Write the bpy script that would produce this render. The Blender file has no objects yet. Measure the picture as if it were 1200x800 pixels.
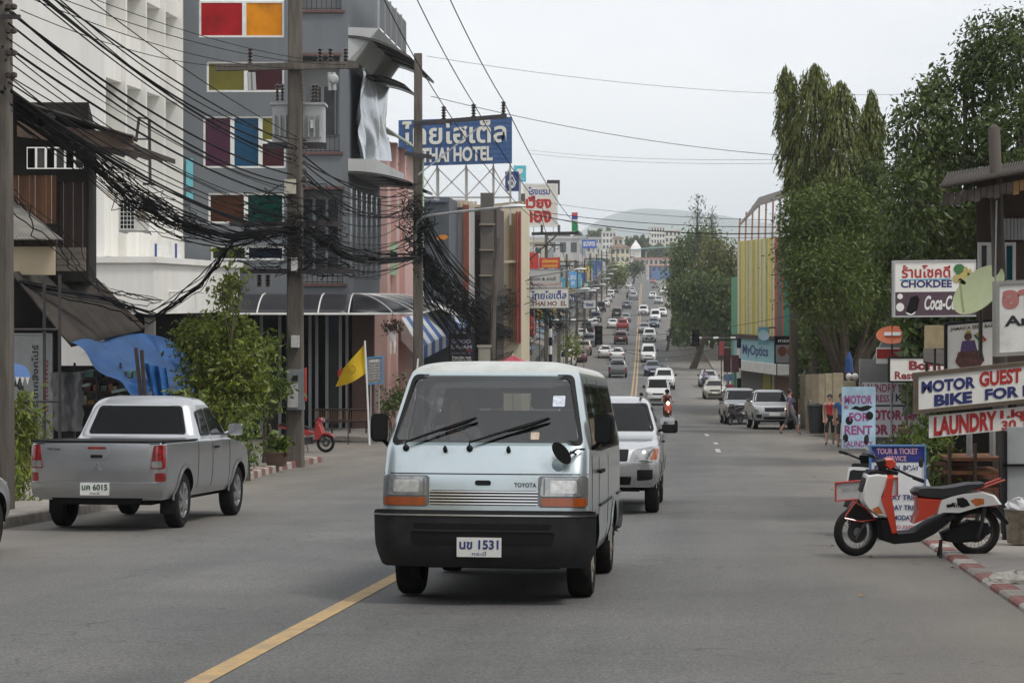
import bpy, bmesh, math, random
import numpy as np
from mathutils import Vector, Matrix
R = random.Random(7)
NR = np.random.RandomState(11)
sc = bpy.context.scene
C = sc.collection
F, CX, HY, CZ = 2500.0, 600.0, 350.0, 1.62      # focal length in photo pixels, principal column, horizon row, eye height
cam = bpy.data.cameras.new('camera')
cam.sensor_width = 36.0
cam.lens = 36.0 * F / 1200.0
cam.shift_y = -50.0 / 1200.0
cam.clip_start = 0.1
cam.clip_end = 20000.0
camo = bpy.data.objects.new('camera', cam)
C.objects.link(camo)
camo.location = (0, 0, CZ)
camo.rotation_euler = (math.radians(90), 0, 0)
sc.camera = camo
SUN_EL, SUN_AZ = math.radians(58), math.radians(125)     # azimuth clockwise from +Y (down the street): right, a little behind the camera
w = bpy.data.worlds.new('World')
sc.world = w
w.use_nodes = True
nt = w.node_tree
for n in list(nt.nodes):
 nt.nodes.remove(n)
o_ = nt.nodes.new('ShaderNodeOutputWorld')
b_ = nt.nodes.new('ShaderNodeBackground')
b_.inputs['Strength'].default_value = 0.1
sky = nt.nodes.new('ShaderNodeTexSky')
sky.sky_type = 'NISHITA'
sky.sun_disc = False
sky.sun_elevation = SUN_EL
sky.sun_rotation = SUN_AZ
sky.dust_density = 3.0
tc = nt.nodes.new('ShaderNodeTexCoord')
mp = nt.nodes.new('ShaderNodeMapping')
mp.inputs['Scale'].default_value = (1.0, 1.0, 3.2)
mp.inputs['Rotation'].default_value = (0.0, 0.25, 0.4)
nz = nt.nodes.new('ShaderNodeTexNoise')
nz.inputs['Scale'].default_value = 2.6
nz.inputs['Detail'].default_value = 5.0
nz.inputs['Roughness'].default_value = 0.52
rp = nt.nodes.new('ShaderNodeValToRGB')
rp.color_ramp.elements[0].position = 0.36
rp.color_ramp.elements[0].color = (0.73, 0.75, 0.79, 1)
rp.color_ramp.elements[1].position = 0.60
rp.color_ramp.elements[1].color = (0.89, 0.90, 0.915, 1)
mu = nt.nodes.new('ShaderNodeMix')
mu.data_type = 'RGBA'
mu.blend_type = 'MULTIPLY'
mu.inputs[0].default_value = 1.0
mu.inputs[7].default_value = (10.0, 10.0, 10.0, 1)
mx = nt.nodes.new('ShaderNodeMix')
mx.data_type = 'RGBA'
mx.inputs[0].default_value = 0.94
lk = nt.links.new
lk(tc.outputs['Generated'], mp.inputs['Vector'])
lk(mp.outputs['Vector'], nz.inputs['Vector'])
lk(nz.outputs['Fac'], rp.inputs['Fac'])
lk(rp.outputs['Color'], mu.inputs[6])
lk(sky.outputs['Color'], mx.inputs[6])
lk(mu.outputs[2], mx.inputs[7])
lk(mx.outputs[2], b_.inputs['Color'])
lk(b_.outputs['Background'], o_.inputs['Surface'])
sl = bpy.data.lights.new('sun', 'SUN')
sl.energy = 1.5
sl.angle = math.radians(12)
sl.color = (1.0, 0.95, 0.87)
slo = bpy.data.objects.new('sun', sl)
C.objects.link(slo)
_sd = Vector((math.sin(SUN_AZ) * math.cos(SUN_EL), math.cos(SUN_AZ) * math.cos(SUN_EL), math.sin(SUN_EL)))
slo.rotation_euler = _sd.to_track_quat('Z', 'Y').to_euler()
slo.location = (20, -20, 60)
sc.view_settings.view_transform = 'Standard'
sc.view_settings.look = 'None'
sc.view_settings.gamma = 1.0
sc.view_settings.exposure = 0.38
sc.view_settings.use_curve_mapping = False
sc.cycles.volume_bounces = 2
sc.cycles.max_bounces = 8
sc.cycles.transparent_max_bounces = 12
sc.cycles.use_denoising = True
_K = [(-60, -1.36), (0, 1.62), (30, 3.1), (50, 4.02), (70, 4.8), (95, 5.78), (120, 6.7), (150, 7.45), (180, 7.75), (205, 7.6),
  (240, 7.0), (273, 6.1), (350, 3.7), (437, 0.9), (550, -2.3), (700, -5.8), (900, -8.0), (1200, -9.0), (3000, -9.5), (9000, -10)]
_kx = np.array([k[0] for k in _K], float)
_ky = np.array([k[1] for k in _K], float)
_m = np.gradient(_ky, _kx)
_TY = np.concatenate([np.arange(-60, 1200, 0.5), np.arange(1200, 9000, 50.0)])
_i = np.clip(np.searchsorted(_kx, _TY, 'right') - 1, 0, len(_kx) - 2)
_h = _kx[_i + 1] - _kx[_i]
_t = (_TY - _kx[_i]) / _h
_TD = ((2 * _t**3 - 3 * _t**2 + 1) * _ky[_i] + (_t**3 - 2 * _t**2 + _t) * _h * _m[_i]
  + (-2 * _t**3 + 3 * _t**2) * _ky[_i + 1] + (_t**3 - _t**2) * _h * _m[_i + 1])
def gz(Y):
 return CZ - float(np.interp(Y, _TY, _TD))
_sl = np.interp(_TY, [-60, 45, 80, 9000], [0.097, 0.097, 0.062, 0.062])
_cx = np.concatenate([[0], np.cumsum((_sl[1:] + _sl[:-1]) / 2 * np.diff(_TY))])
_cx = _cx - np.interp(20, _TY, _cx) + (-3.04 + 0.097 * 20)
def xc(Y):
 return float(np.interp(Y, _TY, _cx))
def slope(Y):
 return float(np.interp(Y, _TY, _sl))
def HL(Y):
 return float(np.interp(Y, [0, 38, 50, 60, 150], [6.3, 6.3, 7.2, 7.3, 7.0]))
def HR(Y):
 return float(np.interp(Y, [0, 25, 35, 60, 95, 150], [5.45, 5.45, 5.8, 7.4, 8.1, 8.0]))
def W(px, py, Y):
 return Vector(((px - CX) / F * Y, Y, CZ - (py - HY) / F * Y))
def XX(px, Y):
 return (px - CX) / F * Y
def ZZ(py, Y):
 return CZ - (py - HY) / F * Y
def G(px, py):
 k = (py - HY) / F
 ys = np.arange(5, 1000, 0.25)
 f = k * ys - np.interp(ys, _TY, _TD)
 j = int(np.argmax(f > 0))
 Y = float(ys[j])
 return Vector((XX(px, Y), Y, gz(Y)))
MATS = {}
def mat(name, col, rough=0.6, metal=0.0, var=0.12, scale=3.0, bump=0.0, bscale=60.0, coat=0.0, dirt=None, streak=False,
  emit=0.0, spec=0.5, trans=0.0, island=False):
 if name in MATS:
  return MATS[name]
 m = bpy.data.materials.new(name)
 MATS[name] = m
 m.use_nodes = True
 t = m.node_tree
 p = t.nodes['Principled BSDF']
 p.inputs['Roughness'].default_value = rough
 p.inputs['Metallic'].default_value = metal
 p.inputs['Specular IOR Level'].default_value = spec
 if coat:
  p.inputs['Coat Weight'].default_value = coat
  p.inputs['Coat Roughness'].default_value = 0.08
 tc = t.nodes.new('ShaderNodeTexCoord')
 vec = tc.outputs['Object']
 if streak:
  mp = t.nodes.new('ShaderNodeMapping')
  mp.inputs['Scale'].default_value = (1.0, 1.0, 0.12)
  t.links.new(vec, mp.inputs['Vector'])
  vec = mp.outputs['Vector']
 cur = None
 if var > 0:
  n = t.nodes.new('ShaderNodeTexNoise')
  n.inputs['Scale'].default_value = scale
  n.inputs['Detail'].default_value = 6.0
  n.inputs['Roughness'].default_value = 0.62
  t.links.new(vec, n.inputs['Vector'])
  r = t.nodes.new('ShaderNodeValToRGB')
  r.color_ramp.elements[0].position = 0.28
  r.color_ramp.elements[1].position = 0.72
  r.color_ramp.elements[0].color = tuple(c * (1 - var) for c in col) + (1,)
  r.color_ramp.elements[1].color = tuple(min(1, c * (1 + var)) for c in col) + (1,)
  t.links.new(n.outputs['Fac'], r.inputs['Fac'])
  cur = r.outputs['Color']
  if rough > 0.15:
   q = t.nodes.new('ShaderNodeMapRange')
   q.inputs['To Min'].default_value = rough * 0.85
   q.inputs['To Max'].default_value = min(1.0, rough * 1.15)
   t.links.new(n.outputs['Fac'], q.inputs['Value'])
   t.links.new(q.outputs['Result'], p.inputs['Roughness'])
 if dirt:
  dc, da, ds = dirt
  n2 = t.nodes.new('ShaderNodeTexNoise')
  n2.inputs['Scale'].default_value = ds
  n2.inputs['Detail'].default_value = 8.0
  n2.inputs['Roughness'].default_value = 0.7
  t.links.new(vec, n2.inputs['Vector'])
  r2 = t.nodes.new('ShaderNodeValToRGB')
  r2.color_ramp.elements[0].position = 0.45
  r2.color_ramp.elements[1].position = 0.75
  r2.color_ramp.elements[0].color = (0, 0, 0, 1)
  r2.color_ramp.elements[1].color = (da, da, da, 1)
  t.links.new(n2.outputs['Fac'], r2.inputs['Fac'])
  x = t.nodes.new('ShaderNodeMix')
  x.data_type = 'RGBA'
  t.links.new(r2.outputs['Color'], x.inputs[0])
  if cur:
   t.links.new(cur, x.inputs[6])
  else:
   x.inputs[6].default_value = tuple(col) + (1,)
  x.inputs[7].default_value = tuple(dc) + (1,)
  cur = x.outputs[2]
 if island:
  g = t.nodes.new('ShaderNodeNewGeometry')
  r3 = t.nodes.new('ShaderNodeValToRGB')
  r3.color_ramp.elements[0].color = tuple(c * 0.5 for c in col) + (1,)
  r3.color_ramp.elements[1].color = tuple(min(1, c * k) for c, k in zip(col, (1.9, 1.6, 1.4))) + (1,)
  t.links.new(g.outputs['Random Per Island'], r3.inputs['Fac'])
  cur = r3.outputs['Color']
 if cur:
  t.links.new(cur, p.inputs['Base Color'])
 else:
  p.inputs['Base Color'].default_value = tuple(col) + (1,)
 if bump > 0:
  nb = t.nodes.new('ShaderNodeTexNoise')
  nb.inputs['Scale'].default_value = bscale
  nb.inputs['Detail'].default_value = 4.0
  t.links.new(vec, nb.inputs['Vector'])
  bn = t.nodes.new('ShaderNodeBump')
  bn.inputs['Strength'].default_value = bump
  bn.inputs['Distance'].default_value = 0.02
  t.links.new(nb.outputs['Fac'], bn.inputs['Height'])
  t.links.new(bn.outputs['Normal'], p.inputs['Normal'])
 if emit:
  p.inputs['Emission Color'].default_value = tuple(col) + (1,)
  p.inputs['Emission Strength'].default_value = emit
 if trans:
  out = t.nodes['Material Output']
  tr = t.nodes.new('ShaderNodeBsdfTranslucent')
  if cur:
   t.links.new(cur, tr.inputs['Color'])
  else:
   tr.inputs['Color'].default_value = tuple(col) + (1,)
  ms = t.nodes.new('ShaderNodeMixShader')
  ms.inputs[0].default_value = trans
  t.links.new(p.outputs[0], ms.inputs[1])
  t.links.new(tr.outputs[0], ms.inputs[2])
  t.links.new(ms.outputs[0], out.inputs['Surface'])
 return m
def glass(name, tint, refl=0.06, rough=0.02):
 if name in MATS:
  return MATS[name]
 m = bpy.data.materials.new(name)
 MATS[name] = m
 m.use_nodes = True
 t = m.node_tree
 for n in list(t.nodes):
  if n.type != 'OUTPUT_MATERIAL':
   t.nodes.remove(n)
 a = t.nodes.new('ShaderNodeBsdfTransparent')
 a.inputs['Color'].default_value = tuple(tint) + (1,)
 g = t.nodes.new('ShaderNodeBsdfGlossy')
 g.inputs['Roughness'].default_value = rough
 f = t.nodes.new('ShaderNodeFresnel')
 f.inputs['IOR'].default_value = 1.5
 ad = t.nodes.new('ShaderNodeMath')
 ad.operation = 'ADD'
 ad.use_clamp = True
 ad.inputs[1].default_value = refl
 x = t.nodes.new('ShaderNodeMixShader')
 t.links.new(f.outputs[0], ad.inputs[0])
 t.links.new(ad.outputs[0], x.inputs[0])
 t.links.new(a.outputs[0], x.inputs[1])
 t.links.new(g.outputs[0], x.inputs[2])
 t.links.new(x.outputs[0], t.nodes['Material Output'].inputs['Surface'])
 return m
black = mat('black_plastic', (0.010, 0.010, 0.011), 0.6, var=0.25, scale=8, spec=0.2)
trim = mat('dark_trim', (0.017, 0.018, 0.02), 0.5, var=0.25, scale=6, spec=0.3, dirt=((0.06, 0.052, 0.045), 0.35, 5))
rubber = mat('tyre_rubber', (0.013, 0.013, 0.013), 0.9, var=0.3, scale=9, bump=0.2, spec=0.15, dirt=((0.06, 0.05, 0.04), 0.4, 6))
chrome = mat('chrome', (0.62, 0.63, 0.64), 0.18, 1.0, var=0.05)
alloy = mat('alloy_rim', (0.42, 0.43, 0.44), 0.32, 0.9, var=0.15)
steel = mat('galvanised_steel', (0.40, 0.41, 0.42), 0.45, 0.7, var=0.2, dirt=((0.20, 0.13, 0.08), 0.4, 4))
dsteel = mat('dark_steel', (0.05, 0.05, 0.055), 0.5, 0.5, var=0.3, dirt=((0.12, 0.07, 0.04), 0.5, 4))
concrete = mat('weathered_concrete', (0.125, 0.11, 0.095), 0.9, var=0.4, scale=4, bump=0.5, bscale=30, spec=0.2, dirt=((0.04, 0.034, 0.028), 0.8, 5), streak=True)
pavec = mat('pavement_concrete', (0.24, 0.22, 0.195), 0.92, var=0.28, scale=1.1, bump=0.35, bscale=40, dirt=((0.10, 0.085, 0.07), 0.6, 0.7))
white = mat('white_paint', (0.74, 0.74, 0.72), 0.5, var=0.06, dirt=((0.42, 0.39, 0.33), 0.5, 2))
cable = mat('cable_black', (0.007, 0.007, 0.008), 0.7, var=0, spec=0.12)
dglass = mat('dark_car_glass', (0.006, 0.007, 0.008), 0.04, var=0, spec=0.16)
wood = mat('dark_wood', (0.045, 0.027, 0.018), 0.75, var=0.5, scale=4, bump=0.3, streak=True)
leafm = mat('leaf_green', (0.075, 0.125, 0.018), 0.5, island=True, trans=0.3, var=0)
leafd = mat('leaf_deep_green', (0.046, 0.080, 0.014), 0.5, island=True, trans=0.25, var=0)
leafy = mat('leaf_yellow_green', (0.115, 0.165, 0.022), 0.5, island=True, trans=0.35, var=0)
bark = mat('bark', (0.09, 0.07, 0.05), 0.9, var=0.4, scale=6, bump=0.6, bscale=20, streak=True)
class MB:
 def __init__(s, M=None, world=False):
  s.v, s.f, s.i, s.M, s.k, s.world = [], [], [], M, 0, world
 def add(s, vs, fs):
  b = len(s.v)
  if s.M is not None:
   vs = [s.M @ Vector(p) for p in vs]
  s.v += [tuple(p) for p in vs]
  s.f += [tuple(b + j for j in f) for f in fs]
  s.i += [s.k] * len(fs)
  return s
 def bx(s, x0, y0, z0, x1, y1, z1):
  return s.add([(x0, y0, z0), (x1, y0, z0), (x1, y1, z0), (x0, y1, z0), (x0, y0, z1), (x1, y0, z1), (x1, y1, z1), (x0, y1, z1)],
      [(3, 2, 1, 0), (4, 5, 6, 7), (0, 1, 5, 4), (1, 2, 6, 5), (2, 3, 7, 6), (3, 0, 4, 7)])
 def bar(s, p, q, a, b=None, up=(0, 0, 1)):
  p, q = Vector(p), Vector(q)
  b = b or a
  d = (q - p).normalized()
  u = Vector(up)
  if abs(d.dot(u)) > 0.98:
   u = Vector((0, 1, 0))
  r = d.cross(u).normalized()
  u = r.cross(d)
  vs = []
  for e in (p, q):
   for sx, sy in ((-1, -1), (1, -1), (1, 1), (-1, 1)):
    vs.append(e + r * (a / 2 * sx) + u * (b / 2 * sy))
  return s.add(vs, [(3, 2, 1, 0), (4, 5, 6, 7), (0, 1, 5, 4), (1, 2, 6, 5), (2, 3, 7, 6), (3, 0, 4, 7)])
 def tube(s, pts, r, n=6, caps=True, closed=False):
  pts = [Vector(p) for p in pts]
  m = len(pts)
  rr = r if isinstance(r, (list, tuple)) else [r] * m
  vs, fs = [], []
  pu = None
  for j, p in enumerate(pts):
   a = pts[(j - 1) % m] if (closed or j > 0) else p
   b = pts[(j + 1) % m] if (closed or j < m - 1) else p
   d = (b - a)
   d = d.normalized() if d.length > 1e-9 else Vector((0, 0, 1))
   if pu is None:
    u = Vector((0, 0, 1)) if abs(d.z) < 0.9 else Vector((0, 1, 0))
   else:
    u = pu
   e = d.cross(u)
   if e.length < 1e-6:
    e = d.cross(Vector((1, 0, 0)))
   e.normalize()
   pu = e.cross(d).normalized()
   for k in range(n):
    t = 2 * math.pi * k / n
    vs.append(p + e * (rr[j] * math.cos(t)) + pu * (rr[j] * math.sin(t)))
  for j in range(m if closed else m - 1):
   j2 = (j + 1) % m
   for k in range(n):
    k2 = (k + 1) % n
    fs.append((j * n + k, j * n + k2, j2 * n + k2, j2 * n + k))
  if caps and not closed:
   fs.append(tuple(range(n - 1, -1, -1)))
   fs.append(tuple((m - 1) * n + k for k in range(n)))
  return s.add(vs, fs)
 def cyl(s, p, q, r, r2=None, n=12):
  return s.tube([p, q], [r, r if r2 is None else r2], n)
 def lathe(s, prof, n=20, M=None):      # profile (radius, height) spun about local z
  vs, fs = [], []
  for r, z in prof:
   for k in range(n):
    t = 2 * math.pi * k / n
    vs.append(Vector((r * math.cos(t), r * math.sin(t), z)))
  for j in range(len(prof) - 1):
   for k in range(n):
    k2 = (k + 1) % n
    fs.append((j * n + k, j * n + k2, (j + 1) * n + k2, (j + 1) * n + k))
  if M is not None:
   vs = [M @ p for p in vs]
  return s.add(vs, fs)
 def ball(s, c, r, nu=10, nv=7, sc_=(1, 1, 1)):
  vs, fs = [], []
  for j in range(nv + 1):
   a = math.pi * j / nv
   for k in range(nu):
    t = 2 * math.pi * k / nu
    vs.append((c[0] + r * sc_[0] * math.sin(a) * math.cos(t), c[1] + r * sc_[1] * math.sin(a) * math.sin(t), c[2] + r * sc_[2] * math.cos(a)))
  for j in range(nv):
   for k in range(nu):
    k2 = (k + 1) % nu
    fs.append((j * nu + k, (j + 1) * nu + k, (j + 1) * nu + k2, j * nu + k2))
  return s.add(vs, fs)
 def prism(s, poly, d, O=(0, 0, 0), U=(1, 0, 0), V=(0, 0, 1), N=(0, 1, 0)):
  O, U, V, N = Vector(O), Vector(U), Vector(V), Vector(N)
  n = len(poly)
  vs = [O + U * a + V * b for a, b in poly] + [O + U * a + V * b + N * d for a, b in poly]
  fs = [tuple(range(n)), tuple(range(2 * n - 1, n - 1, -1))]
  for k in range(n):
   k2 = (k + 1) % n
   fs.append((k2, k, n + k, n + k2))
  return s.add(vs, fs)
 def grid(s, fn, nu, nv):
  vs = [fn(i / nu, j / nv) for j in range(nv + 1) for i in range(nu + 1)]
  fs = [(j * (nu + 1) + i, j * (nu + 1) + i + 1, (j + 1) * (nu + 1) + i + 1, (j + 1) * (nu + 1) + i) for j in range(nv) for i in range(nu)]
  return s.add(vs, fs)
 def mesh(s, name, ms, smooth=None):
  me = bpy.data.meshes.new(name)
  me.from_pydata(s.v, [], s.f)
  for m in (ms if isinstance(ms, (list, tuple)) else [ms]):
   me.materials.append(m)
  if len(me.polygons) == len(s.i):
   me.polygons.foreach_set('material_index', s.i)
  if smooth:
   me.polygons.foreach_set('use_smooth', [True] * len(me.polygons))
   me.set_sharp_from_angle(angle=math.radians(smooth))
  me.update()
  return me
 def build(s, name, ms, parent=None, smooth=None, solid=0.0):
  if s.world and parent is not None:
   r = parent
   while r.parent is not None:
    r = r.parent
   l = r.location
   s.v = [(p[0] - l[0], p[1] - l[1], p[2] - l[2]) for p in s.v]
  o = bpy.data.objects.new(name, s.mesh(name, ms, smooth))
  C.objects.link(o)
  if parent is not None:
   o.parent = parent
  if solid:
   md = o.modifiers.new('solid', 'SOLIDIFY')
   md.thickness = solid
   md.offset = 0
  return o
def tag(o, label=None, cat=None, group=None, kind=None):
 for k, v in (('label', label), ('category', cat), ('group', group), ('kind', kind)):
  if v:
   o[k] = v
 return o
def thing(name, label, cat, loc=(0, 0, 0), rotz=0.0, group=None):
 o = bpy.data.objects.new(name, None)
 o.empty_display_size = 0.2
 C.objects.link(o)
 o.location = loc
 o.rotation_euler = (0, 0, rotz)
 return tag(o, label, cat, group)
def copy_tree(o, parent=None):
 c = o.copy()
 C.objects.link(c)
 c.parent = parent
 for ch in list(KIDS.get(o.name, [])) or [x for x in o.children]:
  copy_tree(ch, c)
 return c
KIDS = {}
def set_mat(o, m):
 o.material_slots[0].link = 'OBJECT'
 o.material_slots[0].material = m
_TXT = {}
def text_mesh(s, bold=0.0, ext=0.002, shear=0.0):
 key = (s, bold, ext, shear)
 if key in _TXT:
  return _TXT[key]
 cu = bpy.data.curves.new('lettering', 'FONT')
 cu.body = s
 cu.size = 1.0
 cu.extrude = ext
 cu.offset = bold
 cu.shear = shear
 cu.resolution_u = 3
 cu.align_x = 'LEFT'
 o = bpy.data.objects.new('lettering', cu)
 C.objects.link(o)
 dg = bpy.context.evaluated_depsgraph_get()
 me = bpy.data.meshes.new_from_object(o.evaluated_get(dg))
 bpy.data.objects.remove(o)
 co = np.zeros(len(me.vertices) * 3)
 me.vertices.foreach_get('co', co)
 co = co.reshape(-1, 3)
 if len(co):
  co[:, 0] -= co[:, 0].min()
  co[:, 1] -= co[:, 1].min()
 wh = (co[:, 0].max(), co[:, 1].max()) if len(co) else (1, 1)
 pts = [tuple(p) for p in co]
 fs = [tuple(p.vertices) for p in me.polygons]
 bpy.data.meshes.remove(me)
 _TXT[key] = (pts, fs, wh)
 return _TXT[key]
def letter(s, parent, x0, z0, wd, ht, m, y=-0.004, bold=0.02, name='lettering', shear=0.0, vert=False, face=-1, O=None, U=(1, 0, 0), V=(0, 0, 1), N=(0, -1, 0), world=False):
 pts, fs, (tw, th) = text_mesh(s, bold, 0.0, shear)
 O, U, V, N = Vector(O or (0, 0, 0)), Vector(U), Vector(V), Vector(N)
 if vert:
  vs = [O + U * (x0 + wd - p[1] / th * wd) + V * (z0 + p[0] / tw * ht) + N * (-y) for p in pts]
 else:
  vs = [O + U * (x0 + p[0] / tw * wd) + V * (z0 + p[1] / th * ht) + N * (-y) for p in pts]
 b = MB(world=world)
 b.add(vs, fs)
 return b.build(name, m, parent)
def WB():
 return MB(world=True)
# ================================================================== the setting
def struct(b, name, m, parent=None, smooth=None, label=None):
 o = b.build(name, m, parent, smooth)
 o['kind'] = 'structure'
 if label:
  o['label'] = label
 return o
def ys_range(a, b_, near=0.5):
 out, y = [], a
 while y < b_:
  out.append(y)
  y += max(near, abs(y) * 0.02)
 out.append(b_)
 return out
earth = mat('bare_earth', (0.15, 0.125, 0.09), 0.95, var=0.3, scale=0.15, bump=0.3, bscale=5, dirt=((0.05, 0.07, 0.025), 0.8, 0.06))
gb = MB()
gy = ys_range(-60, 1200, 2.0) + [1300, 1500, 2000, 3000, 5000, 7000, 9400]
gxs = [-4600, -2500, -1200, -600, -300, -150, -80, -40, -15, 0, 15, 40, 80, 150, 300, 600, 1200, 2500, 4600]
gb.add([(x, y, gz(y) - 0.02) for y in gy for x in gxs],
  [(j * len(gxs) + i, j * len(gxs) + i + 1, (j + 1) * len(gxs) + i + 1, (j + 1) * len(gxs) + i) for j in range(len(gy) - 1) for i in range(len(gxs) - 1)])
struct(gb, 'ground', earth, smooth=60, label='bare earth ground under the town')
def asphalt():
 m = bpy.data.materials.new('asphalt')
 m.use_nodes = True
 t = m.node_tree
 p = t.nodes['Principled BSDF']
 L = t.links.new
 uv = t.nodes.new('ShaderNodeUVMap')
 uv.uv_map = 'metres'
 def noise(scale, detail=6, rough=0.6, sx=1, sy=1):
  mp = t.nodes.new('ShaderNodeMapping')
  mp.inputs['Scale'].default_value = (sx, sy, 1)
  L(uv.outputs[0], mp.inputs['Vector'])
  n = t.nodes.new('ShaderNodeTexNoise')
  n.inputs['Scale'].default_value = scale
  n.inputs['Detail'].default_value = detail
  n.inputs['Roughness'].default_value = rough
  L(mp.outputs[0], n.inputs['Vector'])
  return n.outputs['Fac']
 def ramp(fac, a, b, ca, cb):
  r = t.nodes.new('ShaderNodeValToRGB')
  r.color_ramp.elements[0].position = a
  r.color_ramp.elements[1].position = b
  r.color_ramp.elements[0].color = ca
  r.color_ramp.elements[1].color = cb
  L(fac, r.inputs['Fac'])
  return r.outputs['Color']
 def mix(fac, a, b, mode='MIX'):
  x = t.nodes.new('ShaderNodeMix')
  x.data_type = 'RGBA'
  x.blend_type = mode
  for s, i in ((fac, 0), (a, 6), (b, 7)):
   if hasattr(s, 'links'):
    L(s, x.inputs[i])
   else:
    x.inputs[i].default_value = s
  return x.outputs[2]
 def g(v):
  return (v, v, v, 1)
 base = ramp(noise(0.35, 8, 0.65), 0.3, 0.7, (0.082, 0.082, 0.081, 1), (0.132, 0.130, 0.125, 1))
 base = mix(0.65, base, ramp(noise(0.55, 5, 0.6, 1.0, 0.05), 0.3, 0.72, g(0.62), g(1.32)), 'MULTIPLY')
 base = mix(0.9, base, ramp(noise(42, 3, 0.75), 0.32, 0.70, g(0.30), g(1.75)), 'MULTIPLY')
 base = mix(0.6, base, ramp(noise(13, 4, 0.8), 0.3, 0.7, g(0.55), g(1.45)), 'MULTIPLY')
 base = mix(ramp(noise(1.7, 4, 0.6, 1, 0.25), 0.66, 0.76, g(0), g(0.55)), base, (0.05, 0.05, 0.05, 1))
 sp = t.nodes.new('ShaderNodeSeparateXYZ')
 L(uv.outputs[0], sp.inputs[0])
 ab = t.nodes.new('ShaderNodeMath')
 ab.operation = 'ABSOLUTE'
 L(sp.outputs[0], ab.inputs[0])
 mr = t.nodes.new('ShaderNodeMapRange')
 mr.inputs['From Min'].default_value = 2.6
 mr.inputs['From Max'].default_value = 6.4
 L(ab.outputs[0], mr.inputs['Value'])
 dn = t.nodes.new('ShaderNodeMath')
 dn.operation = 'MULTIPLY'
 L(mr.outputs[0], dn.inputs[0])
 L(ramp(noise(0.7, 6, 0.65, 1, 0.3), 0.3, 0.65, g(0.25), g(0.95)), dn.inputs[1])
 base = mix(dn.outputs[0], base, (0.190, 0.168, 0.137, 1))
 vo = t.nodes.new('ShaderNodeTexVoronoi')
 vo.feature = 'DISTANCE_TO_EDGE'
 vo.inputs['Scale'].default_value = 0.16
 wr = t.nodes.new('ShaderNodeMix')
 wr.data_type = 'VECTOR'
 wr.inputs[0].default_value = 0.25
 L(uv.outputs[0], wr.inputs[4])
 nn = t.nodes.new('ShaderNodeTexNoise')
 nn.inputs['Scale'].default_value = 1.2
 L(uv.outputs[0], nn.inputs['Vector'])
 vm = t.nodes.new('ShaderNodeVectorMath')
 vm.operation = 'SCALE'
 vm.inputs['Scale'].default_value = 6.0
 L(nn.outputs['Color'], vm.inputs[0])
 va = t.nodes.new('ShaderNodeVectorMath')
 va.operation = 'ADD'
 L(uv.outputs[0], va.inputs[0])
 L(vm.outputs[0], va.inputs[1])
 L(va.outputs[0], vo.inputs['Vector'])
 base = mix(ramp(vo.outputs['Distance'], 0.0, 0.006, g(0.7), g(0)), base, (0.04, 0.038, 0.036, 1))
 L(base, p.inputs['Base Color'])
 p.inputs['Roughness'].default_value = 0.82
 bn = t.nodes.new('ShaderNodeBump')
 bn.inputs['Strength'].default_value = 0.35
 bn.inputs['Distance'].default_value = 0.01
 L(noise(70, 3, 0.7), bn.inputs['Height'])
 L(bn.outputs[0], p.inputs['Normal'])
 return m
asph = asphalt()
def sheet(name, rows, m, label, lift):      # rows: (Y, x_left, x_right); draped on the terrain
 n = 12
 b = MB()
 vs, uvs = [], []
 for Y, a, c in rows:
  for i in range(n + 1):
   x = a + (c - a) * i / n
   vs.append((x, Y, gz(Y) + lift))
   uvs.append((x - xc(Y), Y))
 b.add(vs, [(j * (n + 1) + i, j * (n + 1) + i + 1, (j + 1) * (n + 1) + i + 1, (j + 1) * (n + 1) + i) for j in range(len(rows) - 1) for i in range(n)])
 o = struct(b, name, m, label=label)
 uv = o.data.uv_layers.new(name='metres')
 for lp in o.data.loops:
  uv.data[lp.index].uv = uvs[lp.vertex_index]
 return o
rows = [(Y, xc(Y) - HL(Y), xc(Y) + HR(Y)) for Y in ys_range(-20, 760, 1.0)]
sheet('road', rows, asph, 'grey asphalt main street running down into the dip and up again', 0.004)
sheet('side_lane', [(Y, -40, xc(Y) - HL(Y)) for Y in ys_range(56, 73.5, 1.0)], asph, 'grey asphalt lane opening on the left beyond the transformer pole', 0.002)
sheet('cross_street', [(Y, xc(Y) + HR(Y), 90) for Y in ys_range(158, 205, 1.0)], asph, 'asphalt cross street opening on the right beyond the striped building', 0.002)
ypaint = mat('yellow_road_paint', (0.40, 0.27, 0.12), 0.75, var=0.22, scale=14, dirt=((0.16, 0.14, 0.12), 0.75, 4))
wpaint = mat('white_road_paint', (0.46, 0.45, 0.42), 0.75, var=0.15, scale=10, dirt=((0.16, 0.155, 0.15), 0.8, 3))
def stripe(off, y0, y1, wd, m, name, label, lift=0.009):
 b = MB()
 ys = ys_range(y0, y1, 1.0)
 b.add([(xc(Y) + off + s * wd / 2, Y, gz(Y) + lift) for Y in ys for s in (-1, 1)], [(2 * j, 2 * j + 1, 2 * j + 3, 2 * j + 2) for j in range(len(ys) - 1)])
 return struct(b, name, m, label=label)
stripe(0.0, 2, 62, 0.15, ypaint, 'centre_line', 'single yellow centre line along the near street')
stripe(-0.16, 98, 640, 0.15, ypaint, 'centre_line', 'left yellow line of the double centre line in the dip')
stripe(0.16, 98, 640, 0.15, ypaint, 'centre_line', 'right yellow line of the double centre line in the dip')
for k, (a, c, o_) in enumerate(((63, 66, 3.2), (71, 73, 3.3), (82, 85, 3.3), (210, 213, 3.4), (226, 229, 3.4), (242, 245, 3.4))):
 stripe(o_, a, c, 0.14, wpaint, 'lane_dash', 'worn white lane dash on the right lane', 0.009)
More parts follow.
